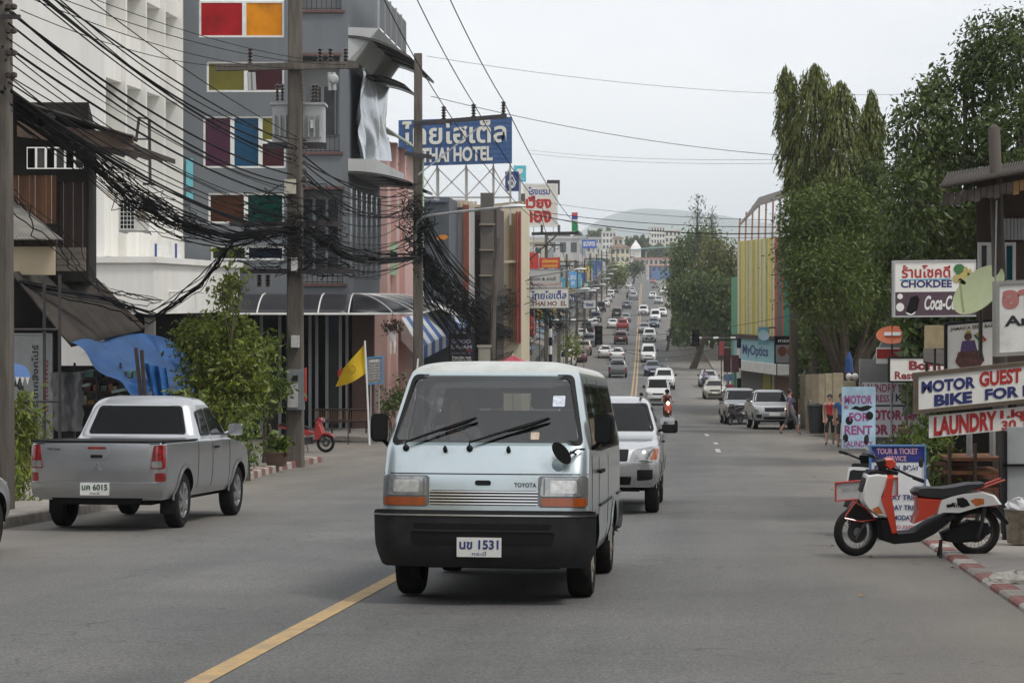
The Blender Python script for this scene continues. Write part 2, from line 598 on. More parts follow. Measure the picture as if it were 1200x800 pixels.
for k, Y0 in enumerate((206, 216)):
 b = MB()
 b.add([(xc(Y0) - 6.5 + 13 * i / 6, Y0 + s, gz(Y0 + s) + 0.011) for s in (0, 0.4) for i in range(7)], [(i, i + 1, i + 8, i + 7) for i in range(6)])
 struct(b, 'stop_line', wpaint, label='white stop line across the street at the junction')
def pave(name, y0, y1, side, wd, label, h=0.14, kerb=True):
 b = MB()
 ys = ys_range(y0, y1, 1.0)
 vs = []
 for Y in ys:
  e = xc(Y) + (HR(Y) if side > 0 else -HL(Y))
  vs += [(e, Y, gz(Y) - 0.05), (e + side * 0.01, Y, gz(Y) + h), (e + side * wd, Y, gz(Y) + h + 0.03)]
 fs = []
 for j in range(len(ys) - 1):
  for k in (0, 1):
   q = (3 * j + k, 3 * j + k + 1, 3 * j + k + 4, 3 * j + k + 3)
   fs.append(q if side < 0 else q[::-1])
 fs += [(0, 1, 2), (3 * len(ys) - 3, 3 * len(ys) - 2, 3 * len(ys) - 1)]
 b.add(vs, fs)
 return struct(b, name, pavec, label=label)
pl1 = pave('pavement', 0, 56, -1, 6.0, 'broken concrete pavement on the left beside the parked pickup')
pl2 = pave('pavement', 73.5, 700, -1, 5.0, 'concrete pavement along the left shopfronts')
pr1 = pave('pavement', 0, 27, 1, 6.0, 'low concrete pavement on the right behind the scooter', 0.04)
pr2 = pave('pavement', 27, 158, 1, 6.0, 'concrete pavement on the right by the trees', 0.12)
pr3 = pave('pavement', 205, 700, 1, 6.0, 'concrete pavement below the far roadside trees')
kred = mat('kerb_red', (0.185, 0.055, 0.048), 0.85, var=0.4, scale=9, dirt=((0.20, 0.17, 0.14), 0.95, 6))
kwhite = mat('kerb_white', (0.36, 0.34, 0.31), 0.85, var=0.3, scale=9, dirt=((0.18, 0.155, 0.13), 0.95, 6))
kgrey = mat('kerb_grey', (0.22, 0.20, 0.18), 0.9, var=0.3, scale=5, dirt=((0.09, 0.075, 0.06), 0.7, 4))
def kerb(parent, side, y0, y1, step, ms, h, wd=0.17):
 Y, k = y0, 0
 while Y + step <= y1:
  a, c = Y + 0.008, Y + step - 0.008
  ex = lambda q: xc(q) + (HR(q) if side > 0 else -HL(q))
  b = MB()
  s = -side
  vs = []
  for q in (a, c):
   e = ex(q)
   g = gz(q)
   vs += [(e - s * wd, q, g - 0.06), (e + s * 0.03, q, g - 0.06), (e + s * 0.022, q, g + h - 0.02), (e + s * 0.0, q, g + h), (e - s * wd, q, g + h)]
  b.add(vs, [(0, 1, 2, 3, 4), (9, 8, 7, 6, 5)] + [(i, (i + 1) % 5 + 0, (i + 1) % 5 + 5, i + 5) for i in range(5)])
  b.build('kerb_block', kgrey if len(ms) > 1 and R.random() < 0.14 else ms[k % len(ms)], parent)
  Y += step
  k += 1
kerb(pr1, 1, 5, 27, 0.6, (kred, kwhite), 0.05)
kerb(pl1, -1, 44, 56, 0.6, (kred, kwhite), 0.16)
kerb(pl1, -1, 16, 44, 1.0, (kgrey,), 0.155)
kerb(pr2, 1, 80, 100, 1.0, (kwhite, kgrey), 0.14)
hillm = mat('forested_hill', (0.045, 0.07, 0.04), 0.95, var=0.4, scale=0.004)
def hill(Y, pts, depth, name, label):
 n, mz = 90, 10
 px = np.linspace(pts[0][0], pts[-1][0], n)
 py = np.interp(px, [p[0] for p in pts], [p[1] for p in pts])
 py = np.convolve(np.pad(py, 6, 'edge'), np.ones(13) / 13, 'valid')
 py = py + np.convolve(NR.randn(n + 4), np.ones(5) / 5, 'valid') * 0.35
 b = MB()
 vs = []
 for j in range(mz + 1):
  v = -1 + 2 * j / mz
  for i in range(n):
   top = ZZ(py[i], Y) - 10.0
   vs.append((XX(px[i], Y), Y + v * depth, 8.0 + top * (1 - v * v) * (0.985 + 0.015 * math.cos(i * 0.45 + j))))
 b.add(vs, [(j * n + i, j * n + i + 1, (j + 1) * n + i + 1, (j + 1) * n + i) for j in range(mz) for i in range(n - 1)])
 struct(b, name, hillm, smooth=80, label=label)
hill(7600, [(560, 335), (640, 300), (690, 262), (715, 243), (745, 236), (775, 239), (815, 250), (880, 258), (960, 262), (1100, 285), (1300, 330)], 1500, 'mountain', 'broad hazy blue mountain beyond the town')
hill(5200, [(-900, 330), (-300, 305), (200, 300), (500, 296), (640, 292), (700, 283), (780, 292), (900, 279), (1100, 285), (1600, 300), (2100, 325)], 800, 'foothills', 'low hazy foothills in front of the mountain')
# ================================================================== vehicles
class Shell:
 """A vehicle body as stacked horizontal outlines: key rows (z, y_front, y_rear, half width, front corner radius, front bow, rear radius, rear bow)."""
 def __init__(s, keys, step=0.05, smooth=2):
  rows = []
  for a, b in zip(keys[:-1], keys[1:]):
   d = max(abs(b[0] - a[0]), abs(b[1] - a[1]) * 0.6, abs(b[2] - a[2]) * 0.6, abs(b[3] - a[3]))
   n = max(1, int(math.ceil(d / step)))
   for k in range(n):
    t = k / n
    rows.append([x + (y - x) * t for x, y in zip(a, b)])
  rows.append(list(keys[-1]))
  A = np.array(rows, float)
  for _ in range(smooth):
   B = A.copy()
   B[1:-1] = (A[:-2] + 2 * A[1:-1] + A[2:]) / 4
   A = B
  A[:, 0] = np.maximum.accumulate(A[:, 0] + np.arange(len(A)) * 1e-6)
  s.A = A
  s.L = max(k[2] for k in keys)
  s.step = step
 def row(s, z):
  return [float(np.interp(z, s.A[:, 0], s.A[:, c])) for c in range(1, 8)]
 @staticmethod
 def _end(x, hw, r, bow):
  x = min(abs(x), hw)
  d = bow * (x / hw) ** 2
  e = x - (hw - r)
  if e > 0:
   d += r - math.sqrt(max(0.0, r * r - e * e))
  return d
 def front(s, x, z):
  yf, yb, hw, r, bow, rb, bb = s.row(z)
  return Vector((x, yf + s._end(x, hw, r, bow), z))
 def rear(s, x, z):
  yf, yb, hw, r, bow, rb, bb = s.row(z)
  return Vector((x, yb - s._end(x, hw, rb, bb), z))
 def hw_at(s, y, z):
  yf, yb, hw, r, bow, rb, bb = s.row(z)
  for y0, sg, rr, bw in ((yf, 1, r, bow), (yb, -1, rb, bb)):
   e = (y - y0) * sg - bw
   if e < rr:
    e = max(0.0, e)
    return hw - rr + math.sqrt(max(0.0, rr * rr - (rr - e) ** 2))
  return hw
 def side(s, y, z, sg=1):
  return Vector((sg * s.hw_at(y, z), y, z))
 def top(s, x, y):          # first height, from below the hood upwards, where the front has receded to y
  return None
 def outline(s, row, n_end, n_side):
  z, yf, yb, hw, r, bow, rb, bb = row
  pts = []
  xs = []
  for k in range(n_end + 1):
   xs.append((hw - r) * k / n_end)
  for x in xs:
   pts.append((x, yf + bow * (x / hw) ** 2))
  nc = 5
  for k in range(1, nc + 1):
   a = math.pi / 2 * k / nc
   x = hw - r + r * math.sin(a)
   pts.append((x, yf + bow * (x / hw) ** 2 + r - r * math.cos(a)))
  y0, y1 = yf + bow + r, yb - bb - rb
  for k in range(1, n_side):
   pts.append((hw, y0 + (y1 - y0) * k / n_side))
  for k in range(0, nc + 1):
   a = math.pi / 2 * (1 - k / nc)
   x = hw - rb + rb * math.sin(a)
   pts.append((x, yb - bb * (x / hw) ** 2 - rb + rb * math.cos(a)))
  for k in range(n_end - 1, -1, -1):
   x = (hw - rb) * k / n_end
   pts.append((x, yb - bb * (x / hw) ** 2))
  return [(x, y, z) for x, y in pts]
 def mesh(s, b, holes=()):
  """holes: callables (x, y, z) -> bool, faces whose centre is inside are left out"""
  ne = max(3, int(0.8 / s.step))
  ns = max(6, int(s.L / s.step))
  vs = []
  for row in s.A:
   h = s.outline(row, ne, ns)
   vs.append(h)
  n = len(vs[0])
  flat = [p for h in vs for p in h]
  m = len(vs)
  for sg in (1, -1):
   pts = [(p[0] * sg, p[1], p[2]) for p in flat]
   fs = []
   for j in range(m - 1):
    for i in range(n - 1):
     q = (j * n + i, j * n + i + 1, (j + 1) * n + i + 1, (j + 1) * n + i)
     if holes:
      c = [sum(pts[k][a] for k in q) / 4 for a in range(3)]
      if any(hf(*c) for hf in holes):
       continue
     fs.append(q if sg > 0 else q[::-1])
   base = (m - 1) * n
   for i in range(n // 2):
    a_, b2, c_, d_ = base + i, base + i + 1, base + n - 2 - i, base + n - 1 - i
    if b2 < c_:
     fs.append((a_, b2, c_, d_) if sg > 0 else (d_, c_, b2, a_))
   base = 0
   for i in range(n // 2):
    a_, b2, c_, d_ = base + i, base + i + 1, base + n - 2 - i, base + n - 1 - i
    if b2 < c_:
     fs.append((d_, c_, b2, a_) if sg > 0 else (a_, b2, c_, d_))
   b.add(pts, fs)
  return b
def rpoly(pts, r, n=4):        # convex polygon with rounded corners
 out = []
 m = len(pts)
 for i in range(m):
  p, a, c = Vector(pts[i]), Vector(pts[i - 1]), Vector(pts[(i + 1) % m])
  da, dc = (a - p), (c - p)
  q = min(r, da.length * 0.45, dc.length * 0.45)
  s, e = p + da.normalized() * q, p + dc.normalized() * q
  for k in range(n + 1):
   t = k / n
   out.append(tuple(s * (1 - t) ** 2 + p * 2 * t * (1 - t) + e * t * t))
 return out
def inpoly(poly, x, y):
 c = False
 n = len(poly)
 for i in range(n):
  x1, y1 = poly[i]
  x2, y2 = poly[i - 1]
  if (y1 > y) != (y2 > y) and x < (x2 - x1) * (y - y1) / (y2 - y1) + x1:
   c = not c
 return c
def inset(poly, d):
 cx_ = sum(p[0] for p in poly) / len(poly)
 cy_ = sum(p[1] for p in poly) / len(poly)
 w_ = max(p[0] for p in poly) - min(p[0] for p in poly)
 h_ = max(p[1] for p in poly) - min(p[1] for p in poly)
 kx, ky = 1 - 2 * d / max(w_, 1e-3), 1 - 2 * d / max(h_, 1e-3)
 return [(cx_ + (p[0] - cx_) * kx, cy_ + (p[1] - cy_) * ky) for p in poly]
def patch(b, fn, poly, out=0.006, nu=8, nv=6, depth=0.012):
 """fill of a convex polygon laid on the surface fn(u, v), raised by out along the surface normal, with a rim of the given depth"""
 vmin, vmax = min(p[1] for p in poly), max(p[1] for p in poly)
 e = 1e-4
 def ext(v):
  xs = []
  m = len(poly)
  for i in range(m):
   (x1, y1), (x2, y2) = poly[i], poly[(i + 1) % m]
   if (y1 <= v <= y2) or (y2 <= v <= y1):
    if abs(y2 - y1) < 1e-9:
     xs += [x1, x2]
    else:
     xs.append(x1 + (x2 - x1) * (v - y1) / (y2 - y1))
  return min(xs), max(xs)
 def P(u, v, o):
  p = fn(u, v)
  du = fn(u + 0.01, v) - fn(u - 0.01, v)
  dv = fn(u, v + 0.01) - fn(u, v - 0.01)
  n = du.cross(dv)
  if n.length < 1e-9:
   return p
  n.normalize()
  ctr = Vector((0, p.y * 0.2 + 0.8 * getattr(fn, 'mid', 2.3), p.z))
  if n.dot(p - ctr) < 0:
   n = -n
  return p + n * o
 vs, fs = [], []
 for j in range(nv + 1):
  t = j / nv
  t = 0.5 - 0.5 * math.cos(math.pi * t)
  v = vmin + e + (vmax - vmin - 2 * e) * t
  a, c = ext(v)
  for i in range(nu + 1):
   vs.append(P(a + (c - a) * i / nu, v, out))
 for j in range(nv):
  for i in range(nu):
   fs.append((j * (nu + 1) + i, j * (nu + 1) + i + 1, (j + 1) * (nu + 1) + i + 1, (j + 1) * (nu + 1) + i))
 loop = [i for i in range(nu + 1)] + [j * (nu + 1) + nu for j in range(1, nv + 1)] + [nv * (nu + 1) + i for i in range(nu - 1, -1, -1)] + [j * (nu + 1) for j in range(nv - 1, 0, -1)]
 k0 = len(vs)
 ctr = Vector((0, getattr(fn, 'mid', 2.3), 0))
 if depth:
  allp = []
  for idx in loop:
   j, i = divmod(idx, nu + 1)
   t = 0.5 - 0.5 * math.cos(math.pi * j / nv)
   v = vmin + e + (vmax - vmin - 2 * e) * t
   a, c = ext(v)
   vs.append(P(a + (c - a) * i / nu, v, out - depth))
  m = len(loop)
  for q in range(m):
   fs.append((loop[q], k0 + q, k0 + (q + 1) % m, loop[(q + 1) % m]))
 return b.add(vs, fs)
def ring(b, fn, poly, wd, out=0.006):
 p2 = inset(poly, wd)
 vs = [fn(u, v) for u, v in poly] + [fn(u, v) for u, v in p2]
 def push(p, u, v):
  du = fn(u + 0.01, v) - fn(u - 0.01, v)
  dv = fn(u, v + 0.01) - fn(u, v - 0.01)
  n = du.cross(dv)
  if n.length < 1e-9:
   return p
  n.normalize()
  if n.dot(p - Vector((0, p.y * 0.2 + 0.8 * getattr(fn, 'mid', 2.3), p.z))) < 0:
   n = -n
  return p + n * out
 vs = [push(fn(u, v), u, v) for u, v in poly] + [push(fn(u, v), u, v) for u, v in p2]
 n = len(poly)
 return b.add(vs, [(k, (k + 1) % n, n + (k + 1) % n, n + k) for k in range(n)])
class Fn:
 def __init__(s, f, mid):
  s.f, s.mid = f, mid
 def __call__(s, u, v):
  return s.f(u, v)
def wheel(parent, x, y, r, wd, side, detail=True, rimm=None):
 o = thing('wheel', None, None)
 del_keys = [k for k in ('label', 'category') if k in o]
 o.parent = parent
 o.location = (x, y, r)
 o.rotation_euler = (0, math.radians(90) * side, 0)      # local z points outward
 n = 28 if detail else 16
 b = MB()
 h = wd / 2
 b.lathe([(r * 0.62, -h * 0.9), (r * 0.9, -h), (r * 0.985, -h * 0.75), (r, -h * 0.4), (r, h * 0.4), (r * 0.985, h * 0.75), (r * 0.9, h), (r * 0.66, h * 0.95), (r * 0.62, h * 0.8)], n)
 b.build('tyre', rubber, o, smooth=40)
 b = MB()
 b.lathe([(r * 0.655, h * 0.9), (r * 0.62, h * 0.86), (r * 0.58, h * 0.45), (r * 0.12, h * 0.35), (0.001, h * 0.35)], n)
 if detail:
  b.k = 0
  for k in range(6):
   a = 2 * math.pi * k / 6
   ca, sa = math.cos(a), math.sin(a)
   b.bar((ca * r * 0.1, sa * r * 0.1, h * 0.72), (ca * r * 0.6, sa * r * 0.6, h * 0.8), r * 0.17, 0.03, up=(0, 0, 1))
  b.lathe([(r * 0.17, h * 0.4), (r * 0.17, h * 0.85), (r * 0.13, h * 0.9), (0.001, h * 0.9)], 12)
 b.build('rim', rimm or alloy, o, smooth=35)
 return o
def plate(parent, fn, u, v, wd, ht, txt, sub, ink, out=0.02, back=False):
 p = fn(u, v)
 sgn = 1 if back else -1
 U = Vector((-1, 0, 0)) if back else Vector((1, 0, 0))
 N = Vector((0, sgn, 0))
 O = Vector((u, p.y + sgn * out, v))
 b = MB()
 b.prism([(-wd / 2, -ht / 2), (wd / 2, -ht / 2), (wd / 2, ht / 2), (-wd / 2, ht / 2)], 0.012, O, U, (0, 0, 1), -N)
 pl = b.build('number_plate', white, parent)
 if txt:
  letter(txt, pl, -wd * 0.44, -ht * 0.10, wd * 0.88, ht * 0.48, ink, y=-0.003, O=O, U=U, N=N, bold=0.03)
  letter(sub, pl, -wd * 0.16, -ht * 0.42, wd * 0.32, ht * 0.2, ink, y=-0.003, O=O, U=U, N=N, bold=0.01)
 return pl
def place(o, X, Y, sx, away=False, lift=0.0):
 """stand a vehicle (local front at y=0 facing the camera, or away) on the sloping street with its heading"""
 f = Vector((sx, 1, (gz(Y + 2) - gz(Y - 2)) / 4)).normalized()
 if away:
  f = -f
 r = f.cross(Vector((0, 0, 1))).normalized()
 u = r.cross(f)
 M = Matrix((r, f, u)).transposed().to_4x4()
 M.translation = Vector((X, Y, gz(Y) + lift + 0.006))
 o.matrix_world = M
 o.rotation_euler = M.to_euler()
 o.location = M.translation
 return o
glassf = glass('windscreen_glass', (0.80, 0.85, 0.85), 0.055)
glasst = glass('tinted_side_glass', (0.36, 0.38, 0.38), 0.05)
lens = mat('clear_lamp_lens', (0.30, 0.31, 0.31), 0.12, 0.5, var=0.45, scale=14, coat=0.8)
amber = mat('amber_lens', (0.30, 0.065, 0.010), 0.25, var=0.2, scale=12, coat=0.6)
redl = mat('red_lamp_lens', (0.20, 0.008, 0.008), 0.15, var=0.5, scale=14, coat=0.8)
pinkb = mat('plate_ink_blue', (0.02, 0.03, 0.16), 0.5, var=0)
pinkg = mat('plate_ink_green', (0.02, 0.07, 0.035), 0.5, var=0)
pinkk = mat('plate_ink_black', (0.015, 0.015, 0.016), 0.5, var=0)
def paint(name, col, metal=0.35, rough=0.35, dirt=0.25):
 return mat('paint_' + name, col, rough, metal, var=0.03, scale=2, coat=0.6, dirt=((0.16, 0.14, 0.115), dirt, 2.2))
def vehicle(spec, root, body_paint, detail=2):
 """detail 2: holes, seams, spoked wheels; 0: far traffic"""
 step = {2: 0.045, 1: 0.08, 0: 0.16}[detail]
 S = Shell(spec['keys'], step, 2 if detail else 1)
 mid = spec.get('mid', S.L / 2)
 fr = Fn(S.front, mid)
 re = Fn(S.rear, mid)
 sd = {1: Fn(lambda y, z: S.side(y, z, 1), mid), -1: Fn(lambda y, z: S.side(y, z, -1), mid)}
 rw, axles = spec['wheel'], spec['axles']
 ra = rw + 0.065
 holes = []
 see = detail == 2 and spec.get('see')
 fw, bw, sws = spec.get('fwin'), spec.get('rwin'), spec.get('swins', [])
 rr = 0.05
 if fw:
  fw = rpoly(fw, rr)
 if bw:
  bw = rpoly(bw, rr)
 sws = [rpoly(p, rr) for p in sws]
 if detail:
  for ya in axles:
   holes.append(lambda x, y, z, ya=ya: abs(x) > 0.45 and (y - ya) ** 2 + (z - rw) ** 2 < ra * ra)
 if see:
  holes.append(lambda x, y, z: y < mid and inpoly(inset(fw, 0.03), x, z) and abs(x) < S.row(z)[2] - S.row(z)[3] * 0.3)
  for p in sws:
   holes.append(lambda x, y, z, p=p: abs(x) > 0.5 and inpoly(inset(p, 0.03), y, z) and y > S.row(z)[0] + 0.1)
  if bw:
   holes.append(lambda x, y, z: y > mid and inpoly(inset(bw, 0.03), x, z))
 body = S.mesh(MB(), holes).build('body', body_paint, root, smooth=32)
 nn = (14, 10) if detail == 2 else ((8, 5) if detail == 1 else (4, 3))
 def pt(name, fn, poly, m, out=0.006, depth=0.012, parent=None, r=0.02):
  b = MB()
  patch(b, fn, rpoly(poly, r) if r else poly, out, nn[0], nn[1], depth)
  return b.build(name, m, parent or root, smooth=40)
 gm = glassf if see else dglass
 if fw:
  g = MB()
  patch(g, fr, fw, 0.004, nn[0] + 4, nn[1], 0)
  ws = g.build('windscreen', gm, root, smooth=40)
  if detail:
   ring(MB(), fr, fw, 0.035, 0.008).build('seal', black, ws)
 if bw:
  g = MB()
  patch(g, re, bw, 0.004, nn[0], nn[1], 0)
  ws = g.build('rear_window', glasst if see else dglass, root, smooth=40)
  if detail:
   ring(MB(), re, bw, 0.03, 0.008).build('seal', black, ws)
 for sg in (1, -1):
  for p in sws:
   g = MB()
   patch(g, sd[sg], p, 0.004, nn[0], nn[1], 0)
   ws = g.build('side_window', glasst if see else dglass, root, smooth=40)
   if detail:
    ring(MB(), sd[sg], p, 0.025, 0.007).build('seal', black, ws)
  for y, z0, z1 in (spec.get('seams', []) if detail else []):
   pt('door_seam', sd[sg], [(y - 0.006, z0), (y + 0.006, z0), (y + 0.006, z1), (y - 0.006, z1)], black, 0.003, 0.006, r=0)
  for y, z in (spec.get('handles', []) if detail else []):
   b = MB()
   q = S.side(y, z, sg)
   b.bar(q + Vector((sg * 0.025, -0.08, 0)), q + Vector((sg * 0.025, 0.08, 0)), 0.03, 0.03)
   b.bar(q + Vector((-sg * 0.02, -0.07, 0)), q + Vector((sg * 0.03, -0.07, 0)), 0.02)
   b.bar(q + Vector((-sg * 0.02, 0.07, 0)), q + Vector((sg * 0.03, 0.07, 0)), 0.02)
   b.build('door_handle', spec.get('handle_mat', black), root)
  for y0, y1, z0, z1, m in spec.get('sidestrips', []):
   pt('side_moulding', sd[sg], [(y0, z0), (y1, z0), (y1, z1), (y0, z1)], m, 0.014, 0.025, r=0)
  for ya in axles:
   q = S.hw_at(ya, rw + 0.25)
   if detail:
    b = MB()
    na = 20
    vs, fs = [], []
    for k in range(na + 1):
     a = math.radians(2 + 176 * k / na)
     for xo_, rr_ in ((0.006, ra + spec.get('lip', 0.045)), (0.018, ra - 0.012), (-0.32, ra - 0.012)):
      yy, zz = ya + rr_ * math.cos(a), rw + rr_ * math.sin(a)
      xx = (S.hw_at(yy, max(zz, rw + 0.08)) if xo_ > 0 else q) + xo_
      vs.append((sg * xx, yy, zz))
    for k in range(na):
     for e in (0, 1):
      fs.append((3 * k + e, 3 * k + e + 1, 3 * k + e + 4, 3 * k + e + 3))
    b.add(vs, fs)
    b.i = [0 if j % 2 == 0 else 1 for j in range(len(b.i))]
    b.build('wheel_arch', [spec.get('lipmat') or body_paint, black], root, smooth=40)
    b = MB()
    b.add([(sg * (q - 0.31), ya + ra * math.cos(a), rw + ra * math.sin(a)) for a in [math.pi * k / 16 for k in range(17)]], [tuple(range(17))])
    b.build('wheel_well', black, root)
   else:
    pt('wheel_arch', sd[sg], [(ya + ra * math.cos(a), rw + ra * math.sin(a)) for a in [math.radians(180 * k / 8) for k in range(9)]] + [(ya - ra, rw - 0.15), (ya + ra, rw - 0.15)], black, 0.008, 0.01, r=0)
   xo = q - (0.115 if detail else 0.085)
   wheel(root, sg * xo, ya, rw, 0.205, sg, detail == 2, spec.get('rimm'))
  for poly, m, nm in spec.get('flamps', []):
   pt(nm, fr, [(sg * u, v) for u, v in poly], m, 0.010)
  for poly, m, nm in spec.get('rlamps', []):
   pt(nm, re, [(sg * u, v) for u, v in poly], m, 0.010)
  mr = spec.get('mirror')
  if mr:
   y, z, mw, mh = mr[:4]
   q = S.side(y, z - mh * 0.3, sg)
   b = MB()
   M = Matrix.Translation(q + Vector((sg * (mw * 0.5 + 0.06), -0.02, mh * 0.3)))
   pr = rpoly([(-mw / 2, -mh / 2), (mw / 2, -mh / 2), (mw / 2, mh / 2), (-mw / 2, mh / 2)], 0.05)
   b.M = M
   b.prism(pr, 0.05, (0, 0, 0))
   b.prism([(u * 0.82, v * 0.82) for u, v in pr], -0.035, (0, 0, 0))
   b.M = None
   b.tube([q + Vector((-sg * 0.02, 0, -0.02)), q + Vector((sg * 0.08, 0, 0.02))], 0.022, 6)
   mo = b.build('mirror', mr[4] if len(mr) > 4 and mr[4] else black, root, smooth=40)
   if detail:
    g = MB(M)
    g.prism([(u * 0.85, v * 0.85) for u, v in pr], 0.004, (0, 0.051, 0))
    g.build('mirror_glass', chrome, mo)
 for nm, poly, m, out, dp in spec.get('fparts', []):
  pt(nm, fr, poly, m, out, dp)
 for nm, poly, m, out, dp in spec.get('rparts', []):
  pt(nm, re, poly, m, out, dp)
 b = MB()
 zb = spec['keys'][0][0]
 hw = spec['keys'][0][3]
 b.bx(-hw + 0.22, axles[0] - 0.3, zb - 0.08, hw - 0.22, axles[1] + 0.6, zb + 0.02)
 for ya in axles:
  b.cyl((-hw + 0.15, ya, rw), (hw - 0.15, ya, rw), 0.05, n=6)
 b.build('chassis', black, root)
 return S, fr, re, sd
def suv_spec():
 return dict(
  keys=[(0.34, 0.10, 4.62, 0.80, 0.18, 0.06, 0.14, 0.05), (0.50, 0.02, 4.68, 0.88, 0.20, 0.08, 0.15, 0.05), (0.72, 0.0, 4.70, 0.90, 0.22, 0.09, 0.15, 0.05),
    (0.98, 0.06, 4.66, 0.89, 0.24, 0.10, 0.15, 0.05), (1.06, 0.28, 4.64, 0.87, 0.25, 0.10, 0.15, 0.05), (1.10, 1.10, 4.62, 0.85, 0.22, 0.08, 0.15, 0.05),
    (1.16, 1.22, 4.58, 0.84, 0.14, 0.06, 0.14, 0.05), (1.66, 1.92, 4.42, 0.70, 0.12, 0.05, 0.12, 0.05), (1.74, 2.15, 4.30, 0.62, 0.12, 0.05, 0.12, 0.05), (1.77, 2.5, 4.05, 0.45, 0.12, 0.05, 0.12, 0.05)],
  wheel=0.36, axles=(0.86, 3.62), mid=2.4,
  fwin=[(-0.78, 1.19), (0.78, 1.19), (0.66, 1.64), (-0.66, 1.64)], rwin=[(-0.68, 1.14), (0.68, 1.14), (0.60, 1.60), (-0.60, 1.60)],
  swins=[[(1.5, 1.17), (2.42, 1.17), (2.42, 1.60), (2.02, 1.60)], [(2.48, 1.17), (3.32, 1.17), (3.32, 1.60), (2.48, 1.60)], [(3.38, 1.17), (4.3, 1.17), (4.15, 1.60), (3.38, 1.60)]],
  seams=[(1.46, 0.45, 1.15), (2.45, 0.45, 1.15), (3.35, 0.6, 1.15)], handles=[(2.25, 1.02), (3.2, 1.02)], mirror=(1.55, 1.22, 0.20, 0.16),
  flamps=[([(0.48, 0.76), (0.84, 0.78), (0.85, 0.97), (0.52, 0.94)], lens, 'headlight'), ([(0.55, 0.48), (0.72, 0.48), (0.72, 0.56), (0.55, 0.56)], lens, 'fog_lamp')],
  rlamps=[([(0.68, 0.78), (0.87, 0.78), (0.87, 1.08), (0.68, 1.08)], redl, 'tail_light')],
  fparts=[('grille', [(-0.44, 0.76), (0.44, 0.76), (0.44, 0.93), (-0.44, 0.93)], black, 0.008, 0.012), ('bumper', [(-0.86, 0.40), (0.86, 0.40), (0.88, 0.66), (-0.88, 0.66)], trim, 0.035, 0.05),
    ('number_plate', [(-0.24, 0.50), (0.24, 0.50), (0.24, 0.63), (-0.24, 0.63)], white, 0.05, 0.01)],
  rparts=[('bumper', [(-0.86, 0.42), (0.86, 0.42), (0.88, 0.68), (-0.88, 0.68)], trim, 0.035, 0.05), ('number_plate', [(-0.24, 0.80), (0.24, 0.80), (0.24, 0.93), (-0.24, 0.93)], white, 0.012, 0.01)])
def sedan_spec():
 return dict(
  keys=[(0.24, 0.10, 4.42, 0.74, 0.20, 0.06, 0.16, 0.05), (0.42, 0.0, 4.50, 0.83, 0.26, 0.10, 0.2, 0.06), (0.62, 0.02, 4.50, 0.85, 0.28, 0.12, 0.2, 0.06),
    (0.80, 0.16, 4.46, 0.84, 0.3, 0.12, 0.2, 0.06), (0.90, 0.95, 4.36, 0.82, 0.24, 0.10, 0.2, 0.06), (0.95, 1.25, 4.10, 0.80, 0.14, 0.06, 0.2, 0.06), (0.99, 1.36, 3.98, 0.78, 0.12, 0.05, 0.12, 0.05),
    (1.36, 2.02, 3.46, 0.62, 0.12, 0.05, 0.12, 0.05), (1.42, 2.2, 3.25, 0.54, 0.12, 0.05, 0.12, 0.05), (1.45, 2.5, 3.0, 0.36, 0.12, 0.05, 0.1, 0.05)],
  wheel=0.31, axles=(0.82, 3.42), mid=2.5,
  fwin=[(-0.72, 1.0), (0.72, 1.0), (0.58, 1.35), (-0.58, 1.35)], rwin=[(-0.68, 1.02), (0.68, 1.02), (0.56, 1.34), (-0.56, 1.34)],
  swins=[[(1.65, 0.99), (2.5, 0.99), (2.5, 1.32), (2.1, 1.32)], [(2.56, 0.99), (3.55, 0.99), (3.3, 1.32), (2.56, 1.32)]],
  seams=[(1.5, 0.35, 0.97), (2.53, 0.35, 0.97), (3.3, 0.6, 0.97)], handles=[(2.35, 0.86), (3.15, 0.86)], mirror=(1.6, 1.0, 0.17, 0.12),
  flamps=[([(0.42, 0.60), (0.80, 0.62), (0.82, 0.76), (0.46, 0.74)], lens, 'headlight')],
  rlamps=[([(0.50, 0.66), (0.82, 0.66), (0.83, 0.84), (0.54, 0.84)], redl, 'tail_light')],
  fparts=[('grille', [(-0.38, 0.62), (0.38, 0.62), (0.40, 0.73), (-0.40, 0.73)], black, 0.008, 0.012), ('air_intake', [(-0.5, 0.32), (0.5, 0.32), (0.52, 0.42), (-0.52, 0.42)], black, 0.008, 0.012),
    ('number_plate', [(-0.22, 0.44), (0.22, 0.44), (0.22, 0.55), (-0.22, 0.55)], white, 0.015, 0.01)],
  rparts=[('number_plate', [(-0.22, 0.66), (0.22, 0.66), (0.22, 0.78), (-0.22, 0.78)], white, 0.012, 0.01), ('bumper', [(-0.8, 0.3), (0.8, 0.3), (0.82, 0.52), (-0.82, 0.52)], None, 0.02, 0.03)])
